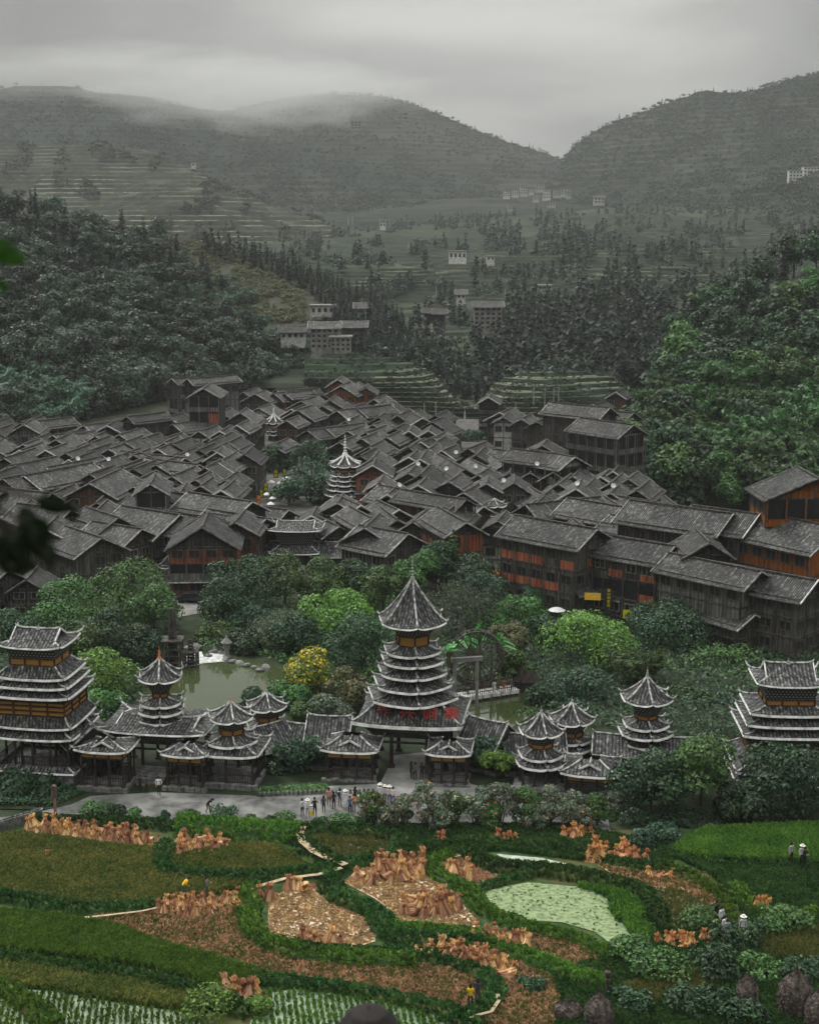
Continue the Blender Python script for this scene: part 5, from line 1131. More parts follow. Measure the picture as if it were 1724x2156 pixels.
# white-ribbed drum towers inside the village
def ribbed(label, cx, Yc, eave, half, apex, fin, tiers, drum):
    e_, P_, l_, k_ = tower('drum_tower', label, cx, Yc, 8, R(20), (half, eave, apex, fin), drum, tiers, rz=0, cat='drum tower', inner=.72, fin_beads=6, fin='white', fin_r=.34)
    mb = MB(); prism(mb, ngon(8, l_[0] * .7, R(20)), 0, ngon(8, l_[0] * .7, R(20)), l_[1] + .2); mb.build('wall', M['plank'], e_)
    for ch in e_.children:
        if ch.name.startswith('top_roof'): 
            mb2 = MB(); ze_, za_ = zat(eave, Yc), zat(apex, Yc); Rr = half * k_ / .93
            for j in range(8):
                a = R(20) + j * math.pi / 4; pts = []
                for s in (0, .2, .4, .6, .8, 1): r_ = Rr * (1 - s) * 1.03 + .1; pts.append((r_ * math.sin(a), -r_ * math.cos(a), zat(eave, Yc - Rr * .95) + (za_ - zat(eave, Yc - Rr * .95)) * s ** 1.28 + .12 + .3 * (1 - s) ** 2))
                mb2.tube(pts, .17, 5)
            mb2.build('white_rib', M['white'], e_)
    return e_
ribbed('tall drum tower with white ribs and spire amid the dark roofs', 727, 262, 984, 30, 957, 912, [(30, 1003), (33, 1013), (36, 1023), (40, 1034), (44, 1046)], (21, 990, 996))
ribbed('smaller white-ribbed spire of a drum tower deep in the village', 577, 345, 892, 19, 873, 857, [(17, 908), (18, 916)], (14, 897, 903))
ribbed('distant dark drum tower spire by the foot of the terraces', 978, 385, 905, 15, 885, 862, [(15, 915)], (9, 908, 911))
def turret(label, cx, Yc, eave, half, apex, b0):
    e_, P_, l_, k_ = tower('roof_turret', label, cx, Yc, 6, R(12), (half, eave, apex, None), (half * .5, eave + 4, eave + 9), [(half * .95, b0)], rz=0, cat='turret')
    mb = MB(); prism(mb, ngon(6, l_[0] * .6, 0), 0, ngon(6, l_[0] * .6, 0), l_[1] + .2); mb.build('wall', M['plank'], e_)
turret('octagonal turret roof poking up between big near rooftops', 1041, 236, 1068, 24, 1050, 1086)
turret('tiny white-eaved turret beside the long hall', 1060, 330, 930, 15, 921, 945)
turret('small pointed turret over the bridge roof behind trees', 240, 212, 1152, 33, 1125, 1183)
turret('little two-eaved turret half hidden by bushes at the bridge end', 137, 212, 1186, 26, 1166, 1209)
turret('little turret on the bridge roof above the parked car', 357, 208, 1196, 26, 1170, 1213)
gallery('roofed wind and rain bridge crossing the stream before the village', 200, 398, 209, 206, 1187, 1192, 3.2, 2.2, name='covered_bridge', post_gap=4)
gallery('lower roofed bridge end hidden by bushes', 60, 215, 214, 210, 1205, 1196, 3.0, 2.0, name='covered_bridge', post_gap=4)
# small white farmhouses and half-built blocks on the slopes beyond
def block(label, px, py_base, Yb, wpx, hpx, roof='flat', mat='plaster', rows=2, cols=3, rz=0.0, name='hillside_house', dark=True):
    k = mpp(py_base, Yb); p = PY(px, py_base, Yb); w, h = wpx * k, hpx * k; d = max(w * .6, 6); e = empty(name, p, rz); tag(e, label, 'house', 'houses on the slopes')
    mb = MB(); mb.box((0, 0, h / 2 - 1.5), (w, d, h + 3)); mb.build('wall', M[mat], e)
    mb = MB()
    for r_ in range(rows):
        for c_ in range(cols): mb.box((-w / 2 + w * (c_ + .5) / cols, -d / 2, h * (r_ + .5) / rows), (w / cols * .5, .2, h / rows * .5))
    mb.build('window', M['dark'], e)
    mb = MB()
    if roof == 'flat': mb.box((0, 0, h + .25), (w + 1, d + 1, .5)); mb.build('roof', M['concrete'], e)
    else: gableroof(mb, w / 2 + 1, d / 2 + 1.2, h, h + d * .3, ends=False); mb.build('roof', [M['tile_far'], M['verge'], M['verge'], M['dark']], e)
B_ = [('long white farmhouse with flat roof on the mid-slope fields', 963, 545, 850, 36, 15, 'flat', 'plaster', 1, 4), ('small white shed above the green terraces', 1032, 548, 845, 16, 8, 'flat', 'plaster', 1, 2), ('low pale shed on the rounded scrub hill', 1145, 608, 690, 28, 6, 'flat', 'concrete', 1, 3),
 ('tall five-storey concrete guesthouse beside dark firs', 1026, 692, 535, 58, 46, 'gable', 'concrete', 5, 5), ('white flat-roofed house by the forest hill', 680, 660, 545, 50, 16, 'flat', 'plaster', 1, 4), ('narrow pale tower house under dark firs', 760, 672, 535, 22, 24, 'gable', 'plaster', 2, 1),
 ('unfinished three-storey concrete house frame', 685, 732, 462, 58, 42, 'gable', 'concrete', 4, 5), ('second concrete frame house stepping downhill', 718, 738, 458, 42, 28, 'flat', 'concrete', 3, 4), ('brown timber block behind the unfinished houses', 745, 718, 478, 50, 30, 'gable', 'plank', 3, 4), ('low house left of the unfinished frames', 618, 712, 480, 50, 14, 'gable', 'plaster', 1, 4),
 ('small dark farmhouse with tiled roof among firs', 888, 708, 530, 32, 16, 'gable', 'plaster', 1, 3), ('two-storey brown house above the fir grove', 925, 680, 545, 24, 20, 'gable', 'plank', 2, 2), ('grey farmhouse next to the two-storey brown house', 905, 672, 560, 24, 14, 'gable', 'plank', 1, 3), ('isolated white house on the far saddle road', 1260, 428, 1750, 22, 12, 'gable', 'plaster', 2, 3),
 ('pale house high on the far terraced mountain', 1672, 380, 1500, 28, 20, 'flat', 'plaster', 3, 4), ('second pale house on the far terraced mountain', 1705, 372, 1520, 34, 20, 'flat', 'plaster', 3, 5), ('third pale house cut by the frame edge', 1728, 360, 1560, 20, 14, 'gable', 'plaster', 2, 2), ('tiny white hut above the road bend', 408, 350, 1540, 9, 6, 'flat', 'plaster', 1, 1),
 ('white hut by the telegraph poles', 806, 478, 1350, 12, 9, 'flat', 'plaster', 1, 2), ('pale house beside a lone fir on the green slope', 970, 628, 650, 18, 9, 'gable', 'plaster', 1, 2), ('lone wall of a ruined house in the mist', 750, 272, 2350, 22, 16, 'flat', 'concrete', 3, 3)]
for b in B_: block(b[0], b[1], b[2], b[3], b[4], b[5], b[6], b[7], b[8], b[9])
CL = [(1066, 418, 16, 16), (1084, 410, 18, 14), (1102, 412, 18, 18), (1118, 404, 14, 12), (1136, 402, 22, 14), (1150, 415, 18, 20), (1160, 434, 22, 12), (1172, 408, 20, 14), (1188, 410, 22, 14), (1196, 418, 14, 10), (1075, 440, 16, 8), (1128, 424, 14, 12)]
for i, (x, y, w, h) in enumerate(CL): block('white house of the far hamlet under the saddle, ' + ORD[i] + ' from the left', x, y + (i * 5) % 9 - 4, 1690, w * .8, h * .85, 'gable' if i % 3 == 0 else 'flat', 'plaster', 3, 3, R(i * 7 % 20 - 10))
# telegraph poles on the terraces
M['pole'] = flat('pole_concrete', (0.42, 0.41, 0.38))
for i, (x, y, h, Yb) in enumerate([(917, 872, 26, 420), (893, 860, 12, 450), (1123, 845, 36, 440), (1146, 862, 46, 430), (1175, 858, 44, 430), (1165, 848, 30, 445), (1210, 880, 30, 420), (1085, 866, 20, 430), (1320, 850, 40, 420), (733, 470, 14, 1350), (742, 471, 14, 1350), (800, 478, 16, 1340), (812, 480, 18, 1340), (820, 478, 16, 1345), (1063, 622, 14, 670), (918, 622, 18, 640), (838, 560, 12, 820), (860, 520, 10, 1000), (1000, 480, 12, 1300)]):
    if 740 < y < 900 and 880 < x < 1350: Yb = float(np.interp(y, [745, 800, 840, 888], [412, 392, 386, 374])) - 3
    k = mpp(y, Yb); p = PY(x, y, Yb); mb = MB(); r_ = k * .8; hh = h * k; mb.tube([(0, 0, -1), (0, 0, hh)], [r_, r_ * .7], 5); mb.bar((-hh * .08, 0, hh * .93), (hh * .08, 0, hh * .93), r_ * .8)
    tag(mb.build('telegraph_pole', M['pole'], None, p), 'pale telegraph pole standing on the terraced slopes beyond the village', 'pole', 'telegraph poles beyond the village')
# flat grey paving of the village lanes
mb = MB(); P_ = [G(x, y, .0) for x, y in [(-300, 1290), (430, 1260), (700, 1230), (1060, 1260), (1300, 1330), (1560, 1400), (2050, 1420), (2050, 1060), (1500, 1080), (1330, 980), (1330, 900), (600, 860), (380, 880), (-300, 960)]]
M['paving'] = noisy('lane_paving', (0.06, 0.06, 0.058), (0.13, 0.13, 0.125), scale=.4, coord='World')
mb.face(P_, 0); tag(mb.build('village_lanes', M['paving'], None, (0, 0, -.05)), kind='structure')
# ================================================================== GARDEN, POND, ROAD
def gpoly(name, pts, z, mat, sub=False, kind='structure', label=None):
    mb = MB(); P_ = [G(x, y, z) for x, y in pts]
    mb.face(P_, 0, [(p.x, p.y) for p in P_]); return tag(mb.build(name, mat), label, kind=kind)
def water(name, c, rough=.08, bump=.25, sc=1.5):
    m, t, b = _new(name); g = N(t, 'ShaderNodeNewGeometry'); n = N(t, 'ShaderNodeTexNoise', Scale=sc, Detail=3.0); t.links.new(g.outputs['Position'], n.inputs['Vector'])
    bp = N(t, 'ShaderNodeBump', Strength=bump, Distance=.05); t.links.new(n.outputs[0], bp.inputs['Height']); t.links.new(bp.outputs[0], b.inputs['Normal'])
    b.inputs['Base Color'].default_value = (*c, 1); b.inputs['Roughness'].default_value = rough; b.inputs['Specular IOR Level'].default_value = .5; return m
M['pond'] = water('pond_water', (0.05, 0.066, 0.026), .06, .12, .8)
M['foam'] = noisy('white_water', (0.25, 0.27, 0.25), (0.85, 0.87, 0.85), scale=2.0, coord='World', rough=.5, stretch=(1, 3, 1))
M['road'] = noisy('road_concrete', (0.085, 0.085, 0.084), (0.19, 0.19, 0.185), scale=.9, coord='World', detail=12, c3=(0.24, 0.24, 0.23), s3=.3)
M['plaza'] = noisy('plaza_paving', (0.17, 0.17, 0.165), (0.30, 0.295, 0.285), scale=.7, coord='World', detail=9)
M['bank'] = noisy('garden_soil', (0.012, 0.022, 0.011), (0.035, 0.05, 0.022), scale=.6, coord='World', detail=8)
gpoly('garden_soil', [(-200, 1700), (1800, 1725), (1950, 1330), (1500, 1330), (1050, 1240), (420, 1230), (-250, 1250)], 0.0, M['bank'])
gpoly('pond', [(330, 1400), (420, 1385), (480, 1382), (520, 1388), (560, 1398), (610, 1415), (620, 1440), (520, 1475), (440, 1500), (380, 1520), (330, 1510), (290, 1470)], 0.06, M['pond'])
gpoly('pond', [(930, 1462), (980, 1466), (1040, 1455), (1120, 1448), (1130, 1500), (1080, 1530), (980, 1530), (930, 1500)], 0.06, M['pond'])
gpoly('white_water', [(372, 1402), (400, 1372), (425, 1372), (430, 1384), (455, 1366), (472, 1372), (478, 1392), (430, 1396), (400, 1404)], 0.10, M['foam'])
gpoly('path', [(372, 1300), (425, 1290), (432, 1262), (395, 1258), (300, 1262), (300, 1272), (380, 1275)], 0.05, M['plaza'])
gpoly('plaza', [(560, 1690), (560, 1665), (690, 1655), (800, 1650), (830, 1590), (925, 1580), (960, 1600), (990, 1650), (1110, 1680), (1110, 1700)], 0.04, M['plaza'])
gpoly('road', [(-60, 1756), (-60, 1728), (60, 1714), (150, 1694), (190, 1676), (330, 1668), (560, 1676), (700, 1672), (860, 1672), (1000, 1680), (1275, 1700), (1285, 1752), (1000, 1752), (700, 1748), (500, 1738), (250, 1716), (150, 1714)], 0.085, M['road'])
# low scalloped stone kerb between the lawn and the road
mb = MB()
for i in range(26):
    p = G(548 + 9.5 * i, 1678 - i * .35, 0); mb.tube([(p.x, p.y, 0), (p.x, p.y, .42)], [.16, .13], 7); mb.lathe((p.x, p.y, .42), [(.13, 0), (.1, .06), (0.01, .09)], 7)
tag(mb.build('kerb_edging', M['stone']), 'low scalloped stone edging along the road before the great gate', 'edging')
# boulders in the rapid
for i, (x, y, r) in enumerate([(405, 1368, 1.1), (398, 1374, .7), (452, 1374, .7), (462, 1368, .8), (470, 1376, .6), (440, 1382, .5), (475, 1390, .5), (490, 1394, .6), (505, 1397, .5), (520, 1402, .6), (385, 1380, .6), (535, 1406, .5), (548, 1412, .6), (560, 1408, .7)]):
    rsd = np.random.RandomState(i); mb = MB(); prof = [(0.01, -.3 * r), (r * .8, -.1 * r), (r, .2 * r), (r * .75, .5 * r), (.01, .65 * r)]; mb.lathe((0, 0, 0), prof, 9); mb.v = [(a * rsd.uniform(.8, 1.15), b * rsd.uniform(.8, 1.15), c) for a, b, c in mb.v] if False else mb.v
    o = mb.build('boulder', M['stone'], None, G(x, y, .05)); o.scale = (rsd.uniform(.9, 1.5), rsd.uniform(.7, 1.1), 1); o.rotation_euler = (.1, .15, rsd.uniform(0, 6)); tag(o, 'rounded grey boulder at the rapid or pond edge', 'boulder', 'boulders by the pond')
# tall and short timber water-lift towers standing in the rapid
def lift(label, px, py, w, h, h2):
    p = G(px, py, 0); e = empty('timber_lift', p); tag(e, label, 'tower'); mb = MB()
    for sx in (-1, 1):
        for sy in (-1, 1): mb.bar((sx * w, sy * w, -.3), (sx * w, sy * w, h2), .22); mb.bar((sx * w * .5, sy * w * .5, 0), (sx * w * .22, sy * w * .22, h), .16)
    q = 0
    while q < h2:
        for s in (-1, 1): mb.bar((-w, s * w, q), (w, s * w, q), .12); mb.bar((s * w, -w, q), (s * w, w, q), .12)
        q += .8
    mb.build('frame', M['beam'], e); mb = MB(); q = 0
    while q < h: t_ = 1 - q / h * .55; mb.box((0, 0, q), (w * 1.0 * t_, w * 1.0 * t_, .14), q); q += .36
    mb.build('bucket_column', M['gate_wood'], e); mb = MB(); mb.box((0, 0, h2 + .05), (w * 2.5, w * 2.5, .16)); mb.build('deck', M['beam'], e)
lift('tall dark timber water lift standing in the rapid', 366, 1404, 1.0, 7.3, 3.4); lift('short dark timber lift beside the white water', 403, 1403, .75, 3.4, 1.9)
# stone lantern by the rapid
p = G(478, 1385, 0); mb = MB(); mb.lathe((0, 0, 0), [(.5, 0), (.45, .3), (.3, .35), (.3, 1.1), (.42, 1.15), (.42, 1.9), (.75, 1.95), (.2, 2.5), (.05, 2.9)], 6); tag(mb.build('stone_lantern', M['concrete'], None, p), 'weathered stone lantern on the bank at the head of the pond', 'lantern')
# water wheel behind the great gate, its frame, the jagged bridge and banana plants
pw = PY(1000, 1412, 150); e = empty('water_wheel', (pw.x, 150, 0), R(12)); tag(e, 'big dark wooden water wheel behind the gate tower', 'water wheel')
mb = MB(); zc = zat(1385, 150); Rw = 3.1
for s in (-.45, .45):
    pts = [(Rw * math.cos(a), s, zc + Rw * math.sin(a)) for a in np.linspace(0, 2 * math.pi, 41)]; mb.tube(pts, .09, 5, cap=False); mb.tube([(x * .88, y, zc + (z - zc) * .88) for x, y, z in pts], .06, 4, cap=False)
mb.build('rim', M['beam'], e)
mb = MB()
for i in range(24):
    a = i * math.pi / 12
    for s in (-.45, .45): mb.bar((0, s, zc), (Rw * math.cos(a), s, zc + Rw * math.sin(a)), .08)
mb.tube([(0, -1.1, zc), (0, 1.1, zc)], .22, 8); mb.build('spokes', M['beam'], e)
mb = MB()
for i in range(24): a = i * math.pi / 12; mb.box((Rw * .96 * math.cos(a), 0, zc + Rw * .96 * math.sin(a)), (.25, .95, .4), 0)
mb.build('paddles', M['gate_wood'], e)
mb = MB()
for x in (-2.6, -.1): mb.tube([(x, -1.2, 0), (x, -1.2, zc + .2)], .2, 8)
mb.bar((-3, -1.2, zc + .3), (.5, -1.2, zc + .3), .45); mb.build('stand', M['concrete'], e)
A, B = G(968, 1468, .5), G(1085, 1450, .5); e = empty('zigzag_bridge', (A + B) / 2, math.atan2((B - A).y, (B - A).x)); tag(e, 'low white-edged footbridge with dark rail over the rear pond', 'bridge'); L = (B - A).length
mb = MB(); n = 6
for i in range(n): mb.box((-L / 2 + L * (i + .5) / n, 0, 0), (L / n - .18, 1.9, .42))
mb.build('deck', M['white'], e)
mb = MB()
for i in range(n + 1): mb.box((-L / 2 + L * i / n, 0, -.35), (.3, 1.5, .9))
mb.build('pier', M['stone'], e)
for s in (-1, 1):
    mb = MB()
    for i in range(28): mb.bar((-L / 2 + L * i / 27, s * .85, .2), (-L / 2 + L * i / 27, s * .85, 1.1), .05)
    mb.bar((-L / 2, s * .85, 1.1), (L / 2, s * .85, 1.1), .1); mb.bar((-L / 2, s * .85, .6), (L / 2, s * .85, .6), .07); mb.build('railing', M['gate_wood'], e)
p = G(1105, 1450, 0); e = empty('thatched_hut', p); tag(e, 'small round hut with conical thatch at the bridge end', 'hut')
e.scale = (.75, .75, .8); mb = MB(); mb.lathe((0, 0, 0), [(2.3, 1.5), (1.6, 2.4), (.8, 3.3), (.02, 4.0)], 14); mb.build('thatch', M['gate_wood'], e); mb = MB(); mb.lathe((0, 0, 0), [(1.5, 0), (1.5, 1.8)], 12); mb.build('wall', M['beam'], e)
def banana(px, py, Yb, seed, n=9, s=1.0, base=0):
    q = random.Random(seed); p = PY(px, py, Yb); e = empty('banana_plant', (p.x, Yb, base)); tag(e, 'bright green banana plant with broad leaves by the water wheel', 'plant', 'banana plants by the water wheel'); top = p.z - base
    mb = MB(); mb.tube([(0, 0, 0), (0, 0, top - 2.0 * s)], [.2, .12], 7); mb.build('stem', LEAF['olive'], e)
    for k in range(n):
        a = q.uniform(0, 6.28); tl = q.uniform(.15, 1.0); Lf = q.uniform(2.0, 2.9) * s; d = Vector((math.cos(a), math.sin(a), 0)); side = Vector((-d.y, d.x, 0)); mb = MB(); prev = None
        for j in range(9):
            t = j / 8; c = Vector((0, 0, top - 2.0 * s)) + d * (Lf * tl * t) + Vector((0, 0, Lf * (t * (1.15 - tl * .5) - .75 * tl * t * t))); w = .42 * s * math.sin(math.pi * min(1, t * .92 + .06)) ** .6
            cur = (c - side * w + Vector((0, 0, .12 * w)), c, c + side * w + Vector((0, 0, .12 * w)))
            if prev: mb.face([prev[0], prev[1], cur[1], cur[0]]); mb.face([prev[1], prev[2], cur[2], cur[1]])
            prev = cur
        mb.build('leaf', LEAF['banana'], e)
for i, (x, y, Yb, n, s) in enumerate([(985, 1318, 154, 8, 1.0), (1010, 1312, 155, 9, 1.1), (1035, 1318, 154, 9, 1.1), (945, 1345, 147, 6, .8), (1050, 1335, 153, 7, .9)]): banana(x, y, Yb, i, n, s)
# ---- garden trees: (centre px, top py, width px, depth, shape, leaf, label)
def _tm(kind, leaf, seed, h, w, n=3200, ls=.42): return tree_meshes(kind, seed, h, w, n, ls, LEAF[leaf])
TREES = [
 (520, 1172, 130, 188, 'tall', 'deep', 'tall dark tree behind the pond, nearest the parked car'), (600, 1172, 130, 190, 'round', 'mid', 'mid-green tree in the garden under the two-tiered hall'), (470, 1228, 110, 180, 'round', 'deep', 'dark tree at the pond head by the pale path'), (680, 1182, 115, 192, 'round', 'mid', 'loose green tree below the wing of the two-tiered hall'),
 (745, 1188, 110, 192, 'round', 'deep', 'round dark tree before the orange doorway'), (805, 1192, 95, 186, 'round', 'mid', 'green tree right before the orange lit doorway'), (718, 1240, 138, 174, 'round', 'lime', 'fresh bright green rounded tree in the garden middle'), (590, 1262, 125, 172, 'willow', 'grey', 'grey-green drooping willow above the pond'),
 (530, 1272, 110, 178, 'round', 'blue', 'blue-green tree next to the willow'), (455, 1300, 90, 174, 'shrub', 'mid', 'low green bush above the rapid'), (500, 1320, 90, 170, 'shrub', 'deep', 'dark bush on the pond bank below the willow'), (620, 1300, 120, 168, 'round', 'deep', 'dark tree between willow and bright tree'), (762, 1303, 160, 160, 'round', 'deep', 'big black-green tree touching the gate tower'),
 (655, 1370, 125, 153, 'round', 'yellow', 'tree with yellow autumn leaves beside the pond'), (735, 1412, 110, 148, 'round', 'olive', 'olive tree between yellow tree and gate tower'), (600, 1428, 90, 149, 'shrub', 'mid', 'green bush on the near pond bank'), (545, 1450, 80, 148, 'shrub', 'deep', 'dark bush right above the small pavilion roof'), (690, 1450, 100, 145, 'shrub', 'grey', 'greyish bush behind the gallery roofs'),
 (640, 1470, 90, 144, 'shrub', 'mid', 'green bush behind the upcurled gallery roof'), (930, 1140, 110, 196, 'round', 'deep', 'dark tree under the orange-fronted hall house'), (955, 1110, 62, 197, 'fir', 'mid', 'slim pointed cypress beside the street houses'), (885, 1158, 90, 192, 'round', 'mid', 'green tree beside the gate spire'), (1003, 1172, 120, 192, 'round', 'deep', 'dark tree left of the orange awning'),
 (1020, 1215, 100, 184, 'round', 'blue', 'blue-green tree below the orange awning'), (960, 1215, 150, 178, 'willow', 'grey', 'soft grey-green tree behind the gate spire'), (1120, 1222, 78, 190, 'round', 'blue', 'small round tree before the three-storey house'), (1090, 1262, 125, 180, 'round', 'mid', 'wide green tree above the banana plants'), (1155, 1290, 110, 174, 'round', 'deep', 'dark tree by the small grey roofs'),
 (1075, 1315, 85, 166, 'round', 'olive', 'brownish tree beside the water wheel'), (1090, 1358, 80, 156, 'shrub', 'mid', 'green bush at the end of the footbridge'), (1245, 1294, 190, 166, 'round', 'lime', 'large feathery bright green tree in the garden'), (1395, 1266, 180, 174, 'round', 'deep', 'large dense dark tree before the street houses'), (1345, 1352, 115, 157, 'bamboo', 'mid', 'feathery bamboo behind the conical stepped tower'),
 (1500, 1350, 190, 164, 'round', 'mid', 'broad green tree before the grey lower houses'), (1215, 1408, 170, 153, 'round', 'blue', 'silvery blue-green tree above the twin pavilions'), (1100, 1480, 90, 147, 'shrub', 'mid', 'green bush on the rear pond shore'), (1150, 1440, 100, 150, 'shrub', 'deep', 'dark bush behind the twin pavilions'), (1640, 1338, 190, 178, 'shrub', 'deep', 'row of dark shrubs under the lowest houses'),
 (1290, 1508, 70, 147, 'shrub', 'lime', 'yellow-green bush between pavilions and stepped tower'), (1490, 1462, 160, 150, 'round', 'blue', 'bluish tree behind the last gate roof'), (1430, 1440, 110, 152, 'tall', 'mid', 'upright green tree beside the conical stepped tower'), (1570, 1440, 90, 158, 'round', 'deep', 'dark tree just left of the end tower'), (1240, 1560, 60, 134, 'shrub', 'lime', 'light green bush above the wide porch'),
 (250, 1188, 170, 182, 'tall', 'mid', 'tall green tree before the covered bridge'), (125, 1228, 180, 176, 'round', 'mid', 'broad green tree above the rectangular tower'), (318, 1240, 110, 178, 'round', 'mid', 'green tree beside the tall timber lift'), (25, 1280, 130, 172, 'round', 'deep', 'dark tree behind the rectangular tower roof'), (225, 1285, 140, 168, 'round', 'deep', 'dark tree in the middle of the tower-side garden'),
 (295, 1320, 115, 164, 'round', 'deep', 'dark tree on the pond shore beside the lift'), (210, 1380, 150, 152, 'round', 'lime', 'yellow-green tree between the two towers'), (205, 1445, 110, 147, 'shrub', 'mid', 'green bush between the two tower roofs'), (60, 1250, 100, 186, 'round', 'mid', 'green tree at the frame edge under the village'), (160, 1310, 110, 164, 'round', 'mid', 'green tree just above the broad tower ridge'),
 (578, 1568, 95, 131.5, 'round', 'deep', 'dark round tree before the gallery, nearer the lattice pavilion'), (642, 1542, 120, 131, 'round', 'blue', 'blue-green round tree before the gallery, nearer the gate'), (1025, 1550, 75, 130, 'tall', 'blue', 'slender blue-green tree before the gate wing'), (1052, 1574, 62, 128.5, 'round', 'lime', 'small tree with yellow-green leaves before the gate wing'),
 (1372, 1583, 165, 120.5, 'round', 'deep', 'very large round dark tree below the conical stepped tower'), (1480, 1562, 160, 121.5, 'round', 'mid', 'large round tree between stepped tower and end tower'), (1655, 1580, 185, 120, 'round', 'deep', 'large dark tree in front of the end tower'), (1560, 1640, 110, 119, 'shrub', 'deep', 'dark bush between the two large round trees'), (1308, 1662, 60, 121.5, 'shrub', 'grey', 'grey-green bush at the end of the flowering hedge'), (1290, 1700, 70, 119.2, 'shrub', 'mid', 'low green bush closing the road end'), (1340, 1706, 70, 118.8, 'shrub', 'deep', 'low dark bush under the very large round tree'), (1430, 1700, 90, 118.9, 'shrub', 'deep', 'low dark bush between the large round trees and the rice'),
 (30, 1618, 120, 125, 'shrub', 'deep', 'dark bush at the foot of the rectangular tower'), (90, 1640, 110, 124, 'shrub', 'deep', 'second dark bush at the tower foot, near the signpost'), (1700, 1660, 100, 122, 'shrub', 'deep', 'dark bush above the bright rice field'),
 (645, 975, 105, 268, 'round', 'blue', 'big dark tree clump in the village beside the ribbed tower'), (610, 1012, 80, 262, 'round', 'blue', 'lower dark tree beside the yellow-signed lane'), (672, 1005, 80, 264, 'round', 'deep', 'dark tree touching the white-ribbed drum tower'), (655, 927, 90, 292, 'round', 'deep', 'round dark tree uphill of the ribbed tower'), (700, 945, 60, 288, 'round', 'blue', 'small dark tree behind the ribbed tower'), (575, 938, 70, 300, 'shrub', 'deep', 'small bush among far roofs'),
 (995, 905, 66, 345, 'round', 'blue', 'dark tree beside the long hall'), (280, 1128, 60, 222, 'round', 'blue', 'tree squeezed between roofs near the covered bridge'), (110, 1150, 60, 216, 'shrub', 'mid', 'green bush by the little two-eaved turret'), (30, 1150, 70, 214, 'shrub', 'mid', 'bush under the dim leaves at the frame edge'), (78, 1185, 70, 212, 'shrub', 'deep', 'dark bush left of the little turret'), (1385, 995, 90, 300, 'round', 'deep', 'dark tree at the foot of the bamboo hill')]
MID = []
for i, (x, y, w, Yb, kind, leaf, lab) in enumerate(TREES):
    k = mpp(y, Yb); top = zat(y, Yb); W_ = w * k * 1.15; h = max(top, W_ * .75); base = top - h if top > W_ * .8 else top - W_ * .8
    if top - h > .6: base = 0
    h = top - base; n = int(2600 + 2200 * min(1.6, W_ / 7)) if Yb < 200 else 2200
    ms = tree_meshes(kind, 300 + i, h, W_, n if kind != 'bamboo' else n + 2600, .40 if Yb < 200 else .6, LEAF[leaf])
    tree_thing('tree' if kind != 'shrub' else 'bush', ms, (PY(x, y, Yb).x, Yb, base), (1, 1), rnd.uniform(0, 6.28), lab, 'tree' if kind != 'shrub' else 'bush')
# clipped shrubs along the road edge
SH = [(200, 1686, 75, 1722), (243, 1692, 50, 1722), (285, 1700, 38, 1722), (347, 1708, 28, 1728), (402, 1710, 58, 1733), (470, 1700, 68, 1735), (525, 1714, 32, 1736), (568, 1722, 40, 1738), (597, 1712, 62, 1738), (675, 1718, 34, 1742), (725, 1716, 72, 1745), (770, 1726, 40, 1746)]
for i, (x, y, w, yb) in enumerate(SH):
    p = G(x, yb, 0); h = zat(y, p.y); k = mpp(y, p.y); ms = tree_meshes('shrub', 500 + i, max(h, .8), w * k, 1500, .22, LEAF['deep' if i % 2 else 'mid'])
    tree_thing('shrub', ms, (p.x, p.y, 0), (1, 1), 0, ('low clipped shrub along the field side of the road, ' + ORD[i] + ' from the left'), 'shrub', 'clipped shrubs along the road')
# loose flowering hedge before the plaza
FL = [(790, 1652, 75), (845, 1660, 60), (893, 1640, 80), (948, 1655, 78), (1000, 1648, 80), (1052, 1642, 90), (1105, 1650, 85), (1155, 1650, 80), (1205, 1656, 80), (1252, 1660, 60), (820, 1690, 60), (925, 1690, 60), (1030, 1690, 70), (1130, 1692, 70), (1230, 1690, 60)]
M['petal'] = flat('petals_orange', (0.75, 0.22, 0.10)); M['petal2'] = flat('petals_pale', (0.7, 0.6, 0.58))
for i, (x, y, w) in enumerate(FL):
    yb = 1738 if y < 1680 else 1748; p = G(x, yb, 0); h = zat(y, p.y); k = mpp(y, p.y); bl = crown_blobs(520 + i, w * k / 2, h * .46, h * .50, 22, w * k * .17); V, F = cloud(bl, 3000, .24, 520 + i)
    rq = np.random.RandomState(i); mi = (rq.rand(len(F)) < .012).astype(int) + (rq.rand(len(F)) < .012)
    cm = npmesh('crown', V, F, [LEAF['grey' if i % 3 else 'mid'], M['petal'], M['petal2']], mi); q = random.Random(i); mb = MB()
    for s in range(5): a = q.uniform(0, 6.28); mb.tube([(math.cos(a) * .15, math.sin(a) * .15, -.2), (math.cos(a) * .5, math.sin(a) * .5, h * .4), (math.cos(a) * 1.0, math.sin(a) * 1.0, h * .7)], [.06, .045, .02], 4)
    tree_thing('flowering_shrub', (cm, mb.mesh('stem', M['bark'])), (p.x, p.y, 0), (1, 1), 0, 'loose flowering roadside shrub below the gate, ' + ORD[i % 10] + (' in the tall row' if i < 10 else ' in the low front row'), 'shrub', 'flowering hedge before the plaza')
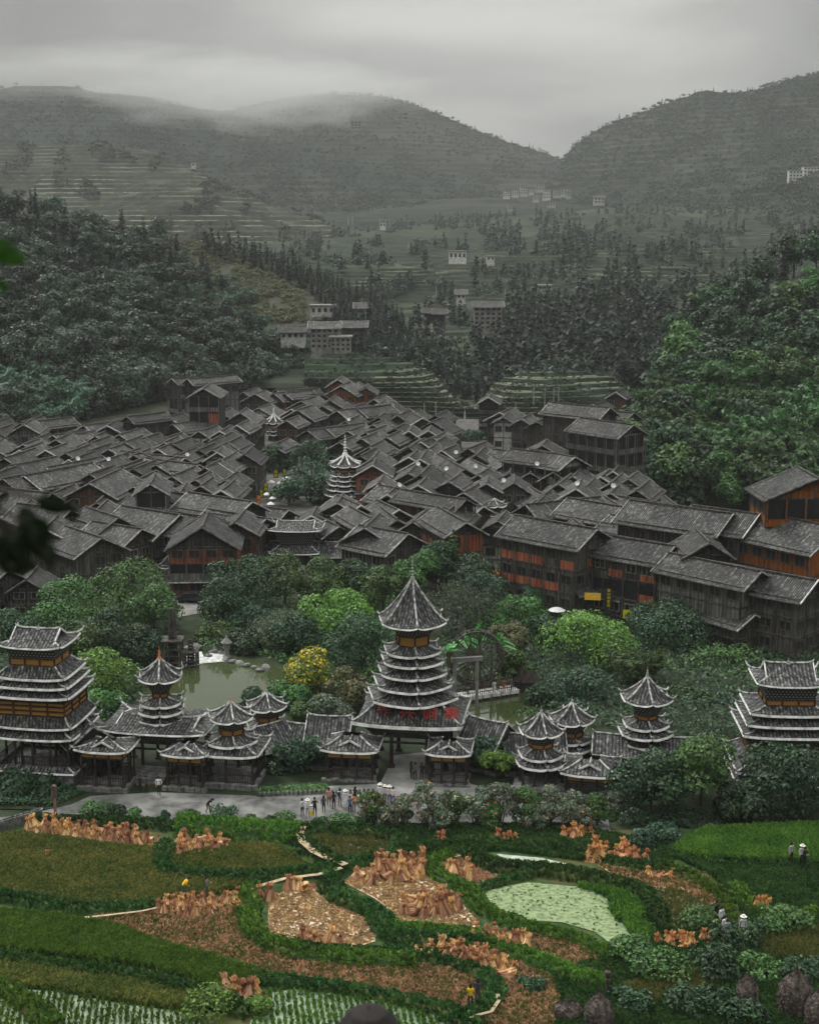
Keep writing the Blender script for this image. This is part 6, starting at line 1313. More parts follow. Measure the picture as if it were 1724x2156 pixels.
# undergrowth filling the garden floor
def patch_leaves(name, poly, n, leafm, hmax, size, seed, z0=0.0, label=None):
    rsd = np.random.RandomState(seed); xs = [p[0] for p in poly]; ys = [p[1] for p in poly]; pts = []
    while len(pts) < n:
        x, y = rsd.uniform(min(xs), max(xs)), rsd.uniform(min(ys), max(ys))
        if poly_in(x, y, poly): g = G(x, y, z0); c = .5 + .5 * fbm(g.x, g.y, .25, 2, seed); pts.append((g.x, g.y, z0 + hmax * max(.05, c) * rsd.uniform(.3, 1)))
    P_ = np.array(pts); V, F = leaf_quads(P_, rsd.normal(size=P_.shape) * .5 + np.array([0, -.25, 1]), size, rsd); return tag(link(name, npmesh(name, V, F, leafm)), label, kind='stuff')
patch_leaves('undergrowth', [(-100, 1500), (-100, 1300), (60, 1290), (300, 1290), (370, 1310), (380, 1380), (300, 1460), (240, 1520)], 7000, LEAF['deep'], 1.6, .5, 1)
patch_leaves('undergrowth', [(430, 1370), (425, 1300), (470, 1250), (800, 1220), (880, 1230), (860, 1480), (600, 1500), (560, 1440), (640, 1420), (560, 1385), (490, 1378)], 9000, LEAF['mid'], 1.5, .45, 2)
patch_leaves('undergrowth', [(930, 1250), (1100, 1250), (1300, 1330), (1560, 1360), (1760, 1350), (1760, 1440), (1560, 1560), (1120, 1520), (1140, 1450), (1060, 1430), (980, 1440), (930, 1440)], 11000, LEAF['deep'], 1.5, .5, 3)
patch_leaves('undergrowth', [(-60, 1700), (-60, 1640), (120, 1650), (180, 1670), (120, 1696)], 4000, LEAF['deep'], .9, .3, 4)
patch_leaves('undergrowth', [(1300, 1740), (1300, 1715), (1560, 1712), (1760, 1705), (1760, 1720), (1450, 1748)], 2200, LEAF['deep'], 1.3, .3, 5)
patch_leaves('undergrowth', [(540, 1680), (550, 1660), (690, 1655), (690, 1672)], 2200, LEAF['mid'], .8, .25, 6)
# parked car by the bridge
p = G(405, 1268, .02); e = empty('parked_car', p, R(-8)); tag(e, 'dark parked car on the pale yard beside the covered bridge', 'car')
M['car'] = noisy('car_paint', (0.02, 0.022, 0.025), (0.03, 0.032, 0.036), rough=.25, spec=.6); mb = MB()
prof = [(-2.2, .45), (-2.25, .8), (-1.5, .95), (-1.0, 1.42), (.7, 1.45), (1.3, 1.0), (2.15, .85), (2.25, .45)]
for (x0, z0), (x1, z1) in zip(prof, prof[1:] + prof[:1]): mb.face([(x0, -.85, z0), (x0, .85, z0), (x1, .85, z1), (x1, -.85, z1)])
for s in (-1, 1): mb.face([(x, s * .85, z) for x, z in prof][::s])
mb.build('body', M['car'], e); mb = MB()
for s in (-1, 1): mb.face([(-1.35, s * .86, 1.0), (1.1, s * .86, 1.02), (.62, s * .86, 1.38), (-.95, s * .86, 1.36)])
mb.build('window', M['dark'], e)
for x in (-1.4, 1.4):
    for s in (-1, 1): mb = MB(); mb.tube([(x, s * .7, .34), (x, s * .9, .34)], .34, 12); mb.build('wheel', M['dark'], e)
for s in (-1, 1): mb = MB(); mb.box((2.2, s * .6, .68), (.1, .3, .14)); mb.build('headlight', M['white'], e)
# ---- shop signs and lit things of the village street
M['sign_y'] = flat('sign_yellow', (0.80, 0.72, 0.02), .5); M['sign_o'] = flat('sign_orange', (0.85, 0.30, 0.03), .5); M['sign_d'] = flat('sign_ground', (0.03, 0.03, 0.02), .5); M['sign_w'] = flat('sign_white', (0.75, 0.75, 0.75), .5); M['sign_g'] = flat('sign_amber', (0.95, 0.55, 0.05), .5)
def sign(label, px, py, Yb, wpx, hpx, text, face, ink, rz=0.0, vertical=True, tsz=None):
    if Yb is None: Yb = G(px, py, 4.0).y
    k = mpp(py, Yb); p = PY(px, py, Yb); w, h = wpx * k, hpx * k; e = empty('shop_sign', p, rz); tag(e, label, 'sign'); mb = MB(); mb.box((0, 0, 0), (w, .14, h)); mb.build('board', face, e)
    if text:
        n = len(text)
        for i, ch in enumerate(text):
            s = (min(w, h / n) if vertical else min(h, w / n)) * .92; o = link('character', text_mesh(ch, s, ink, extr=.015), e)
            o.location = (0, -.09, h / 2 - h * (i + .5) / n) if vertical else (-w / 2 + w * (i + .5) / n, -.09, 0); o.rotation_euler = (R(90), 0, 0)
sign('tall yellow vertical shop sign on the street house', 1281, 1259, 184, 15, 40, '肇兴侗家店', M['sign_d'], M['sign_y'], R(-12))
sign('amber banner sign over the shop entrance', 1247, 1256, 184, 34, 15, None, M['sign_g'], M['sign_d'], R(-8)); sign('yellow box sign low beside the dark garden tree', 1321, 1293, 183, 20, 18, None, M['sign_y'], M['sign_o'])
sign('small dark vertical sign with orange lettering', 1342, 1262, 184, 9, 30, '侗乡酒家', M['sign_d'], M['sign_o'], R(-12)); sign('dark vertical sign with amber lettering on the lower grey house', 1557, 1308, 186, 10, 42, '客栈酒吧', M['sign_d'], M['sign_g'], R(-10))
for i, (x, y, h, t_) in enumerate([(581, 998, 16, '侗寨'), (599, 996, 15, '酒吧'), (560, 1026, 16, '客栈'), (551, 1040, 16, '饭店')]): sign('yellow hanging sign in the narrow lane, ' + ORD[i] + ' down the lane', x, y, None, 9, h, t_, M['sign_d'], M['sign_y'])
sign('red and orange hanging sign at the lane mouth', 545, 1053, None, 8, 18, '酒店', M['red'], M['sign_g'])
M['lamp'] = M['sign_g']
mlit, tl, bl_ = _new('lit_doorway'); bl_.inputs['Base Color'].default_value = (.9, .35, .05, 1); bl_.inputs['Emission Color'].default_value = (1, .32, .05, 1); bl_.inputs['Emission Strength'].default_value = .55
p = PY(818, 1204, 200); e = empty('lit_shopfront', p); tag(e, 'glowing orange doorway below the hall behind the trees', 'shopfront'); mb = MB(); mb.box((0, 0, 0), (1.5, .3, 1.4)); mb.build('lit_opening', mlit, e); mb = MB(); mb.box((-2.0, .1, -.2), (2.0, .3, 1.2)); mb.build('orange_panel', M['orange'], e); mb = MB(); mb.bar((-3.2, -.1, .8), (1.0, -.1, .8), .2); mb.build('beam', M['beam'], e)
p = PY(1040, 1203, 196); e = empty('shop_awning', p, R(-8)); tag(e, 'bright orange awning at the corner of the street', 'awning'); mb = MB(); mb.face([(-1.3, -1, -.15), (1.3, -1, -.15), (1.3, .4, .3), (-1.3, .4, .3)]); mb.face([(-1.3, -1, -.4), (1.3, -1, -.4), (1.3, -1, -.15), (-1.3, -1, -.15)]); mb.build('canvas', M['sign_o'], e); mb = MB()
for x in (-1.2, 1.2): mb.bar((x, -.95, -3), (x, -.95, -.2), .08)
mb.build('post', M['beam'], e)
# parasols in the lane and market
for i, (x, y, Yb, c) in enumerate([(603, 1004, 258, 'w'), (571, 1012, 256, 'w'), (590, 1014, 254, 'w'), (562, 1038, 250, 'w'), (575, 1046, 248, 'w'), (570, 1058, 246, 'w'), (604, 1008, 256, 'g'), (585, 1030, 250, 'w'), (1172, 1280, 184, 'w'), (1295, 1240, 186, 'w')]):
    p = PY(x, y, Yb) if i > 7 else G(x, y, 2.2); e = empty('parasol', (p.x, p.y, p.z - 2)); tag(e, ('amber' if c == 'g' else 'white') + ' market parasol in the village street' + (' beside the bushes' if i > 7 else ''), 'parasol', 'street parasols' if c == 'w' else None); r_ = .75 if i < 8 else 1.2
    mb = MB(); mb.lathe((0, 0, 0), [(r_, 1.7), (r_ * .6, 1.95), (.03, 2.15)], 8); mb.build('canopy', M['sign_w'] if c == 'w' else M['sign_g'], e); mb = MB(); mb.tube([(0, 0, 0), (0, 0, 2.1)], .04, 5); mb.build('pole', M['beam'], e)
# satellite dishes and laundry: small white marks of the rooftops
bpy.context.view_layer.update(); _dg = bpy.context.evaluated_depsgraph_get()
for i, (x, y, Yb) in enumerate([(615, 1000, 380), (600, 1035, 247), (668, 1110, 220), (1215, 1027, 262), (958, 1032, 260), (940, 995, 275), (960, 960, 290), (985, 900, 345), (880, 985, 272), (1195, 1088, 200), (1345, 1220, 190), (1000, 990, 280), (590, 850, 370), (395, 965, 300), (230, 975, 290), (165, 974, 290), (840, 1030, 250), (1060, 1020, 262), (1110, 1040, 262), (735, 890, 330), (650, 900, 320), (1130, 985, 290), (1240, 940, 300), (1290, 1032, 262)]):
    hit, hp_, _n, _i, ho, _m = SC.ray_cast(_dg, Vector((0, 0, CAMZ)), Vector(ray(x, y)).normalized())
    if not hit or not ho.name.startswith(('roof', 'pent_roof')): continue
    p = hp_ + Vector((0, 0, .75)); e = empty('satellite_dish', p, rnd.uniform(-.8, .8)); tag(e, 'small white satellite dish fixed on a tiled village roof', 'dish', 'satellite dishes on the roofs'); mb = MB(); mb.lathe((0, 0, 0), [(.02, 0), (.28, .05), (.42, .13)], 10); o = mb.build('dish', M['sign_w'], e); o.rotation_euler = (R(60), 0, 0); mb = MB(); mb.bar((0, .1, -.9), (0, .05, 0), .06); mb.build('mast', M['beam'], e)
for i, (x, y, Yb, w, n) in enumerate([(1453, 1175, 196, 22, 2), (1521, 1178, 196, 34, 5)]):
    p = PY(x, y, Yb); k = mpp(y, Yb); e = empty('laundry_line', p); tag(e, ['pair of white sheets', 'row of white cloths'][i] + ' hung to dry under the eaves', 'laundry')
    mb = MB(); mb.bar((-w * k / 2 - .2, 0, .9), (w * k / 2 + .2, 0, .9), .04); mb.build('line', M['beam'], e)
    for j in range(n): mb = MB(); mb.box((-w * k / 2 + w * k * (j + .5) / n, 0, .05), (w * k / n * .86, .04, 1.6)); mb.build('cloth', M['sign_w'], e)
# ================================================================== THE RICE FIELDS
def Lz(pts): return [(x * .5, y * .5 + 1641.5) for x, y in pts]
def Rz(pts): return [(x * .5 + 862, y * .5 + 1641.5) for x, y in pts]
M['grass'] = noisy('meadow_grass', (0.016, 0.042, 0.012), (0.05, 0.105, 0.028), scale=.9, coord='World', detail=10, c3=(0.08, 0.09, 0.03), s3=.18)
M['f_green'] = noisy('rice_field_dark', (0.03, 0.05, 0.014), (0.07, 0.10, 0.03), scale=.8, coord='World', detail=10, c3=(0.10, 0.08, 0.035), s3=.25)
M['f_straw'] = noisy('straw_litter', (0.30, 0.20, 0.12), (0.78, 0.58, 0.38), scale=2.2, coord='World', detail=12, c3=(0.75, 0.66, 0.56), s3=.5)
M['f_brown'] = noisy('stubble_ground', (0.10, 0.075, 0.04), (0.54, 0.36, 0.20), scale=1.1, coord='World', detail=14, c3=(0.10, 0.12, 0.045), s3=.45)
M['f_mud'] = noisy('mud_with_weed', (0.05, 0.055, 0.03), (0.13, 0.125, 0.07), scale=1.2, coord='World', detail=9, rough=.5, spec=.5)
M['duck'] = noisy('duckweed_water', (0.075, 0.12, 0.045), (0.27, 0.35, 0.17), scale=3.5, coord='World', detail=9, rough=.6, spec=.4, lo=.3, hi=.6)
M['f_water'] = noisy('flooded_paddy', (0.10, 0.16, 0.09), (0.32, 0.40, 0.28), scale=1.0, coord='World', detail=5, rough=.12, spec=.5)
M['wet'] = noisy('pale_wet_strip', (0.30, 0.34, 0.27), (0.62, 0.66, 0.58), scale=2.0, coord='World', rough=.2, spec=.5)
M['trail'] = noisy('trodden_path', (0.30, 0.24, 0.15), (0.55, 0.45, 0.30), scale=2.0, coord='World')
LEAF['blade'] = leafmat('rice_blade', (0.03, 0.085, 0.016), (0.085, 0.20, 0.03), (0.20, 0.34, 0.06), scale=.35)
LEAF['blade_y'] = leafmat('ripening_blade', (0.045, 0.08, 0.02), (0.12, 0.16, 0.04), (0.30, 0.25, 0.08), scale=.35)
LEAF['blade_d'] = leafmat('bank_grass', (0.012, 0.042, 0.012), (0.04, 0.11, 0.03), (0.10, 0.21, 0.055), scale=.5)
LEAF['stub'] = leafmat('stubble_straw', (0.18, 0.12, 0.06), (0.50, 0.34, 0.18), (0.82, 0.60, 0.34), rand=(1, 1), scale=.6)
LEAF['sheaf'] = leafmat('sheaf_straw', (0.24, 0.12, 0.055), (0.72, 0.41, 0.20), (0.95, 0.68, 0.38), rand=(.65, 1.25), scale=1.2)
LEAF['sheaf_o'] = leafmat('fresh_straw', (0.30, 0.125, 0.05), (0.70, 0.36, 0.15), (0.92, 0.58, 0.30), rand=(.8, 1.15), scale=1.2)
gpoly('meadow', [(-700, 1756), (200, 1728), (1320, 1748), (2400, 1715), (2400, 2300), (-700, 2300)], .02, M['grass'])
def blades(name, polys, n, leafm, h, w, seed, z=0.05, rows=None, hvar=.5, holes=()):
    """upright tufts: three crossed slivers each"""
    rsd = np.random.RandomState(seed); pts = []; areas = []
    for poly in polys:
        W_ = [G(x, y, 0) for x, y in poly]; areas.append(abs(sum(a.x * b.y - b.x * a.y for a, b in zip(W_, W_[1:] + W_[:1]))) / 2)
    for poly, ar in zip(polys, areas):
        W_ = [(G(x, y, 0).x, G(x, y, 0).y) for x, y in poly]; xs = [p[0] for p in W_]; ys = [p[1] for p in W_]; m_ = int(n * ar / sum(areas)); c = 0
        while c < m_:
            x, y = rsd.uniform(min(xs), max(xs)), rsd.uniform(min(ys), max(ys))
            if rows: x = round((x + .15 * y) / rows) * rows - .15 * y + rsd.normal() * .03; y = round(y / rows) * rows + rsd.normal() * .03
            if poly_in(x, y, W_): pts.append((x, y)); c += 1
    P_ = np.array(pts); k = len(P_); Vs = []
    hh = h * (1 - hvar + hvar * 1.6 * rsd.rand(k)) 
    for j in range(3):
        a = rsd.uniform(0, math.pi, k); dx, dy = np.cos(a) * w / 2, np.sin(a) * w / 2; lx, ly = rsd.normal(size=k) * h * .22, rsd.normal(size=k) * h * .22; ox, oy = rsd.normal(size=k) * w * .3, rsd.normal(size=k) * w * .3
        zz = np.full(k, z); b0 = np.stack([P_[:, 0] + ox - dx * .5, P_[:, 1] + oy - dy * .5, zz], 1); b1 = np.stack([P_[:, 0] + ox + dx * .5, P_[:, 1] + oy + dy * .5, zz], 1)
        t1 = np.stack([P_[:, 0] + ox + dx + lx, P_[:, 1] + oy + dy + ly, zz + hh], 1); t0 = np.stack([P_[:, 0] + ox - dx + lx, P_[:, 1] + oy - dy + ly, zz + hh * .8], 1); Vs.append(np.stack([b0, b1, t1, t0], 1))
    V = np.concatenate(Vs).reshape(-1, 3); return tag(link(name, npmesh(name, V, np.arange(len(V)).reshape(-1, 4), leafm)), kind='stuff')
F1 = Lz([(-200, 270), (100, 235), (280, 260), (540, 295), (680, 300), (660, 380), (700, 415), (1050, 440), (1040, 455), (640, 540), (440, 560), (250, 540), (-200, 490)])
F2 = Lz([(735, 330), (980, 290), (1060, 280), (1200, 300), (1300, 380), (1190, 400), (1000, 395), (740, 370)])
F4 = Lz([(1285, 230), (1400, 220), (1660, 255), (1660, 300), (1460, 350), (1340, 310)])
F5 = Lz([(380, 585), (640, 545), (1040, 520), (1040, 640), (1100, 690), (1250, 725), (1724, 775), (1900, 805), (1990, 850), (2010, 900), (1930, 960), (1724, 915), (1450, 878), (1150, 838), (1000, 790), (850, 740), (620, 660)])
F6 = Lz([(1130, 500), (1220, 460), (1370, 420), (1400, 500), (1570, 560), (1580, 680), (1500, 705), (1250, 680), (1130, 640)])
F7 = [(725, 1858), (760, 1830), (800, 1808), (870, 1800), (930, 1790), (1000, 1788), (1000, 1796), (905, 1815), (900, 1835), (925, 1870), (975, 1905), (1000, 1935), (1010, 1950), (960, 1957), (850, 1957), (825, 1920), (790, 1892)]
F7b = Rz([(120, 345), (160, 340), (270, 350), (300, 390), (420, 425), (400, 445), (290, 440), (200, 420), (130, 385)])
F8 = Rz([(300, 475), (400, 450), (500, 432), (700, 450), (830, 500), (850, 570), (960, 670), (930, 725), (860, 700), (780, 640), (640, 600), (480, 590), (380, 555), (310, 520)])
F9 = Rz([(700, 452), (880, 472), (980, 530), (1020, 580), (1030, 660), (965, 690), (852, 572), (832, 500)])
F10 = Rz([(365, 312), (560, 330), (740, 372), (752, 386), (560, 368), (420, 348)])
F11 = Rz([(970, 450), (1150, 470), (1260, 530), (1280, 620), (1120, 640), (1035, 620), (1020, 560)])
F12 = Rz([(780, 355), (1000, 400), (1110, 385), (1240, 400), (1340, 490), (1260, 530), (1150, 468), (960, 445), (860, 400)])
F13 = Rz([(1120, 300), (1240, 225), (1500, 212), (1900, 200), (1900, 360), (1500, 362), (1280, 352), (1150, 325)])
F14 = Rz([(260, 640), (480, 660), (620, 640), (700, 690), (840, 800), (780, 840), (640, 800), (480, 740), (270, 690)])
F15 = Rz([(60, 680), (240, 690), (440, 760), (620, 850), (640, 960), (600, 1040), (240, 1040), (340, 975), (380, 900), (300, 830), (60, 735)])
F16 = Rz([(-60, 790), (100, 800), (240, 835), (330, 880), (320, 950), (230, 965), (0, 940), (-80, 900)])
F17 = Lz([(-200, 575), (0, 572), (230, 592), (500, 640), (640, 700), (1000, 800), (1110, 842), (1050, 900), (900, 890), (780, 850), (600, 800), (300, 760), (0, 725), (-200, 720)])
F17b = Lz([(-200, 760), (0, 775), (300, 820), (600, 870), (900, 940), (860, 985), (500, 938), (230, 888), (0, 868), (-200, 860)])
F18 = Lz([(-200, 880), (60, 880), (230, 890), (500, 940), (820, 985), (860, 1040), (200, 1060), (120, 980), (-200, 900)])
F19 = Lz([(1090, 905), (1250, 880), (1450, 905), (1724, 955), (1900, 990), (1900, 1070), (1040, 1070)])
F18b = Lz([(-300, 905), (-200, 905), (60, 950), (190, 1070), (-300, 1070)])
lay = .05
for nm, P_, m_ in [('rice_field', F1, 'f_green'), ('rice_field', F2, 'f_green'), ('rice_field', F4, 'f_mud'), ('stubble_field', F5, 'f_brown'), ('stubble_field', F6, 'f_straw'), ('stubble_field', F7, 'f_straw'), ('stubble_field', F7b, 'f_brown'), ('paddy_water', F8, 'duck'), ('paddy_water', F9, 'f_water'), ('paddy_water', F10, 'wet'),
                   ('paddy_water', F11, 'f_mud'), ('stubble_field', F12, 'f_brown'), ('rice_field', F13, 'grass'), ('stubble_field', F14, 'f_brown'), ('stubble_field', F15, 'f_brown'), ('stubble_field', F16, 'f_brown'), ('rice_field', F17, 'grass'), ('paddy_water', F18, 'f_water'), ('paddy_water', F19, 'f_water'), ('paddy_water', F18b, 'f_water')]:
    gpoly(nm, P_, lay, M[m_]); lay += .004
blades('rice_plants', [F1, F2], 26000, LEAF['blade_y'], .45, .22, 1)
blades('rice_plants', [F17], 24000, LEAF['blade'], .6, .26, 2)
blades('rice_plants', [F17b], 6000, LEAF['blade_y'], .5, .25, 3)
blades('rice_plants', [F13], 16000, LEAF['blade'], .6, .24, 4)
blades('rice_seedlings', [F18, F18b], 1700, LEAF['blade'], .36, .12, 5, rows=.42); blades('rice_seedlings', [F19], 1500, LEAF['blade'], .34, .12, 6, rows=.42); blades('rice_seedlings', [F9], 1500, LEAF['blade'], .5, .18, 7, rows=.38)
blades('stubble', [F5, F14, F15, F16, F12, F7b], 13000, LEAF['stub'], .26, .12, 8)
blades('stubble_weeds', [F5, F14, F15, F16, F12], 5000, LEAF['blade_y'], .3, .16, 18)
blades('straw_litter', [F6, F7], 7000, LEAF['stub'], .12, .2, 9)
blades('pond_weed', [F8], 110, LEAF['blade'], .12, .2, 19)
blades('weeds', [F4, F11], 2500, LEAF['blade_y'], .2, .16, 10)
GR = [Rz([(600, 830), (860, 740), (1040, 640), (1330, 660), (1900, 560), (1900, 1080), (600, 1080), (650, 960)]), Rz([(1120, 330), (1500, 365), (1900, 365), (1900, 640), (1420, 600), (1350, 480), (1240, 390)]), Rz([(-60, 200), (700, 200), (1110, 300), (1100, 375), (780, 350), (400, 300), (0, 330)])]
blades('meadow_grass', GR, 42000, LEAF['blade_d'], .38, .26, 11)
blades('meadow_grass', [Rz([(900, 880), (1200, 800), (1320, 870), (1100, 960), (900, 950)]), Rz([(1450, 660), (1900, 620), (1900, 800), (1500, 760)])], 9000, LEAF['blade_y'], .45, .25, 12)
# grassed banks between the terraces
def bank(pts, w=.9, h=.55, n=900, seed=0, leaf='blade_d', hb=.34):
    W_ = [G(x, y, 0) for x, y in pts]; S_ = []
    for a, b in zip(W_, W_[1:]):
        m_ = max(2, int((b - a).length / .8)); S_ += [a + (b - a) * i / m_ for i in range(m_)]
    S_.append(W_[-1])
    for _ in range(3): S_ = [S_[0]] + [(S_[i - 1] + S_[i] * 2 + S_[i + 1]) / 4 for i in range(1, len(S_) - 1)] + [S_[-1]]
    mb = MB(); prev = None; P_ = []; rsd = np.random.RandomState(seed + 50); L = sum((b - a).length for a, b in zip(S_, S_[1:]))
    for i, p in enumerate(S_):
        d = (S_[min(i + 1, len(S_) - 1)] - S_[max(i - 1, 0)]).normalized(); s = Vector((-d.y, d.x, 0)); ww = w * (1 + .2 * fbm(p.x, p.y, .3, 2)); hh = h * (1 + .2 * fbm(p.x, p.y, .4, 2, 4))
        cur = [p + s * ww, p + s * ww * .62 + Vector((0, 0, hh * .85)), p + Vector((0, 0, hh)), p - s * ww * .62 + Vector((0, 0, hh * .85)), p - s * ww]
        if prev:
            for k in range(4): mb.face([prev[k], prev[k + 1], cur[k + 1], cur[k]][::-1], smooth=True)
        prev = cur
        for _ in range(int(52 * (L / len(S_)) * max(.5, w))):
            t = rsd.uniform(-1, 1); q = p + s * ww * t + d * rsd.uniform(-.5, .5); P_.append((q.x, q.y, hh * (1 - abs(t) ** 2.5) * .95))
    tag(mb.build('field_bank', M['grass']), kind='structure'); P_ = np.array(P_); k = len(P_); a = rsd.uniform(0, math.pi, k); Vs = []
    for j in range(2):
        a = a + 1.3; dx, dy = np.cos(a) * .13, np.sin(a) * .13; hh = hb * rsd.uniform(.5, 1.4, k); l = rsd.normal(size=(2, k)) * .12
        Vs.append(np.stack([np.stack([P_[:, 0] - dx * .5, P_[:, 1] - dy * .5, P_[:, 2] - .04], 1), np.stack([P_[:, 0] + dx * .5, P_[:, 1] + dy * .5, P_[:, 2] - .04], 1), np.stack([P_[:, 0] + dx + l[0], P_[:, 1] + dy + l[1], P_[:, 2] + hh], 1), np.stack([P_[:, 0] - dx + l[0], P_[:, 1] - dy + l[1], P_[:, 2] + hh * .8], 1)], 1))
    V = np.concatenate(Vs).reshape(-1, 3); tag(link('bank_grass', npmesh('bank_grass', V, np.arange(len(V)).reshape(-1, 4), LEAF[leaf])), kind='stuff')
BK = [(Lz([(-200, 500), (0, 498), (250, 540), (420, 560), (640, 545)]), .8, .5), (Lz([(700, 290), (670, 340), (670, 385), (720, 408), (900, 420), (1060, 430), (1190, 410), (1340, 400), (1450, 372), (1600, 345), (1700, 300)]), .9, .6),
      (Lz([(770, 210), (950, 225), (1100, 235), (1240, 240)]), 1.6, 1.15), (Lz([(1240, 225), (1290, 290), (1380, 350), (1430, 370)]), 1.1, .6), (Lz([(1290, 215), (1450, 225), (1660, 240), (1700, 300)]), .7, .7),
      (Lz([(1050, 480), (1040, 560), (1050, 640), (1120, 700), (1260, 740), (1450, 765), (1724, 780)]) + Rz([(60, 800)])[:0], 1.0, .6), (Lz([(1140, 690), (1300, 715), (1480, 735), (1724, 745), (1850, 735), (1960, 745)]), .5, .35),
      (Lz([(1380, 410), (1390, 470), (1440, 520), (1560, 550), (1620, 600), (1610, 660), (1700, 690), (1850, 690), (2040, 700)]), 1.05, .6),
      (Rz([(160, 330), (80, 350), (90, 400), (200, 450), (270, 480), (280, 540), (380, 595), (520, 640), (680, 670), (800, 725), (900, 780), (960, 760)]), .85, .38),
      (Rz([(270, 320), (300, 370), (480, 390), (650, 400), (800, 430), (900, 460), (980, 480), (1030, 540), (1045, 640)]), 1.0, .6), (Rz([(300, 465), (400, 430), (500, 412)]), .5, .35),
      (Rz([(-100, 640), (60, 650), (250, 665), (420, 730), (560, 780), (700, 850), (800, 860)]), .95, .55), (Rz([(-60, 745), (60, 745), (260, 800), (350, 850), (370, 930), (300, 990), (180, 1040)]), .8, .5),
      (Lz([(-200, 735), (0, 765), (300, 810), (600, 850), (900, 930), (1050, 985)]), .9, .5), (Lz([(-200, 830), (0, 880), (120, 950), (220, 1040)]), .9, .5), (Lz([(1110, 850), (1250, 868), (1500, 900), (1724, 945), (1900, 985), (2000, 1040)]), .7, .45),
      (Rz([(60, 300), (300, 270), (560, 290), (760, 330), (900, 370), (1080, 375)]), .7, .45), (Rz([(1080, 380), (1240, 440), (1340, 520), (1330, 640)]), .7, .4), (Rz([(1280, 355), (1500, 368), (1900, 366)]), .7, .45), (Lz([(120, 175), (350, 190), (560, 195), (760, 205)]), .8, .5), (Rz([(1380, 470), (1440, 560), (1560, 600), (1900, 560)]), .8, .5)]
for i, (p, w, h) in enumerate(BK): bank(p, w, h, seed=i, leaf=['blade_d', 'blade_d', 'blade'][i % 3])
def strip(name, pts, w, z, mat):
    W_ = [G(x, y, z) for x, y in pts]; mb = MB(); prev = None
    for i, p in enumerate(W_):
        d = (W_[min(i + 1, len(W_) - 1)] - W_[max(i - 1, 0)]).normalized(); s = Vector((-d.y, d.x, 0)) * w; cur = (p + s, p - s)
        if prev: mb.face([prev[0], prev[1], cur[1], cur[0]][::-1])
        prev = cur
    tag(mb.build(name, mat), kind='structure')
strip('trail', Lz([(1275, 195), (1262, 225), (1275, 260), (1320, 300), (1370, 325), (1430, 345), (1455, 358)]), .32, .78, M['trail'])
strip('trail', Lz([(330, 582), (450, 570), (600, 552), (700, 530)]), .11, .55, M['trail']); strip('trail', Lz([(1040, 462), (1200, 415), (1340, 398), (1440, 370)]), .2, .72, M['trail']); strip('trail', Rz([(366, 860), (375, 930), (345, 975), (250, 1000)]), .13, .58, M['trail'])
# sheaves of cut straw standing in the fields
def sheaf_mesh(seed, h=1.08, r=.55, n=150, mat='sheaf'):
    rsd = np.random.RandomState(seed); a = rsd.uniform(0, 6.28, n); b0 = r * rsd.uniform(.35, 1, n); neck = .12; Vs = []
    up = rsd.rand(n) < .3
    x0, y0 = np.cos(a) * b0, np.sin(a) * b0; a2 = a + rsd.normal(size=n) * .5; tr = np.where(up, rsd.uniform(.05, .3, n), rsd.uniform(0, .1, n)); x1, y1 = np.cos(a2) * tr, np.sin(a2) * tr
    z0 = np.where(up, h * .72, -.02); z1 = np.where(up, h * rsd.uniform(.85, 1.12, n), h * rsd.uniform(.72, .98, n)); x0 = np.where(up, x0 * .15, x0); y0 = np.where(up, y0 * .15, y0)
    w = .055; dx, dy = -np.sin(a) * w, np.cos(a) * w
    V = np.stack([np.stack([x0 - dx * 1.5, y0 - dy * 1.5, z0], 1), np.stack([x0 + dx * 1.5, y0 + dy * 1.5, z0], 1), np.stack([x1 + dx, y1 + dy, z1], 1), np.stack([x1 - dx, y1 - dy, z1], 1)], 1).reshape(-1, 3)
    return npmesh('sheaf', V, np.arange(len(V)).reshape(-1, 4), LEAF[mat])
SHM = [sheaf_mesh(k) for k in range(5)]; SHO = [sheaf_mesh(20 + k, 1.0, .62, 150, 'sheaf_o') for k in range(4)]
def sheaves(poly, n, label, group, meshes=SHM, smin=.8, smax=1.2, seed=0, mind=.55, flat_=False):
    blades('loose_straw', [poly], int(n * 26), LEAF['stub'] if meshes is SHM else LEAF['sheaf_o'], .16, .2, seed + 60)
    q = random.Random(seed); W_ = [(G(x, y, 0).x, G(x, y, 0).y) for x, y in poly]; xs = [p[0] for p in W_]; ys = [p[1] for p in W_]; done = []; t = 0
    while len(done) < n and t < 4000:
        t += 1; x, y = q.uniform(min(xs), max(xs)), q.uniform(min(ys), max(ys))
        if not poly_in(x, y, W_) or any((x - a) ** 2 + (y - b) ** 2 < mind ** 2 for a, b in done): continue
        done.append((x, y)); o = link('straw_sheaf', q.choice(meshes), None, (x, y, .05)); s = q.uniform(smin * .7, smax * .95); o.scale = (s, s, s * q.uniform(.85, 1.1)); tl = (1.1 if (flat_ and q.random() < .6) or q.random() < .12 else .22); o.rotation_euler = (q.uniform(-tl, tl), q.uniform(-tl, tl), q.uniform(0, 6.28)); tag(o, label, 'straw sheaf', group)
sheaves(Lz([(110, 200), (180, 190), (500, 220), (690, 265), (680, 290), (500, 280), (280, 255), (130, 235)]), 46, 'brown straw sheaf in the long row beside the dark rice field at the road', 'sheaves of the long roadside row', seed=1)
sheaves(Lz([(740, 260), (950, 250), (975, 290), (900, 320), (740, 340)]), 26, 'reddish straw sheaf in the cluster under the clipped shrubs', 'sheaves of the walled plot', seed=2)
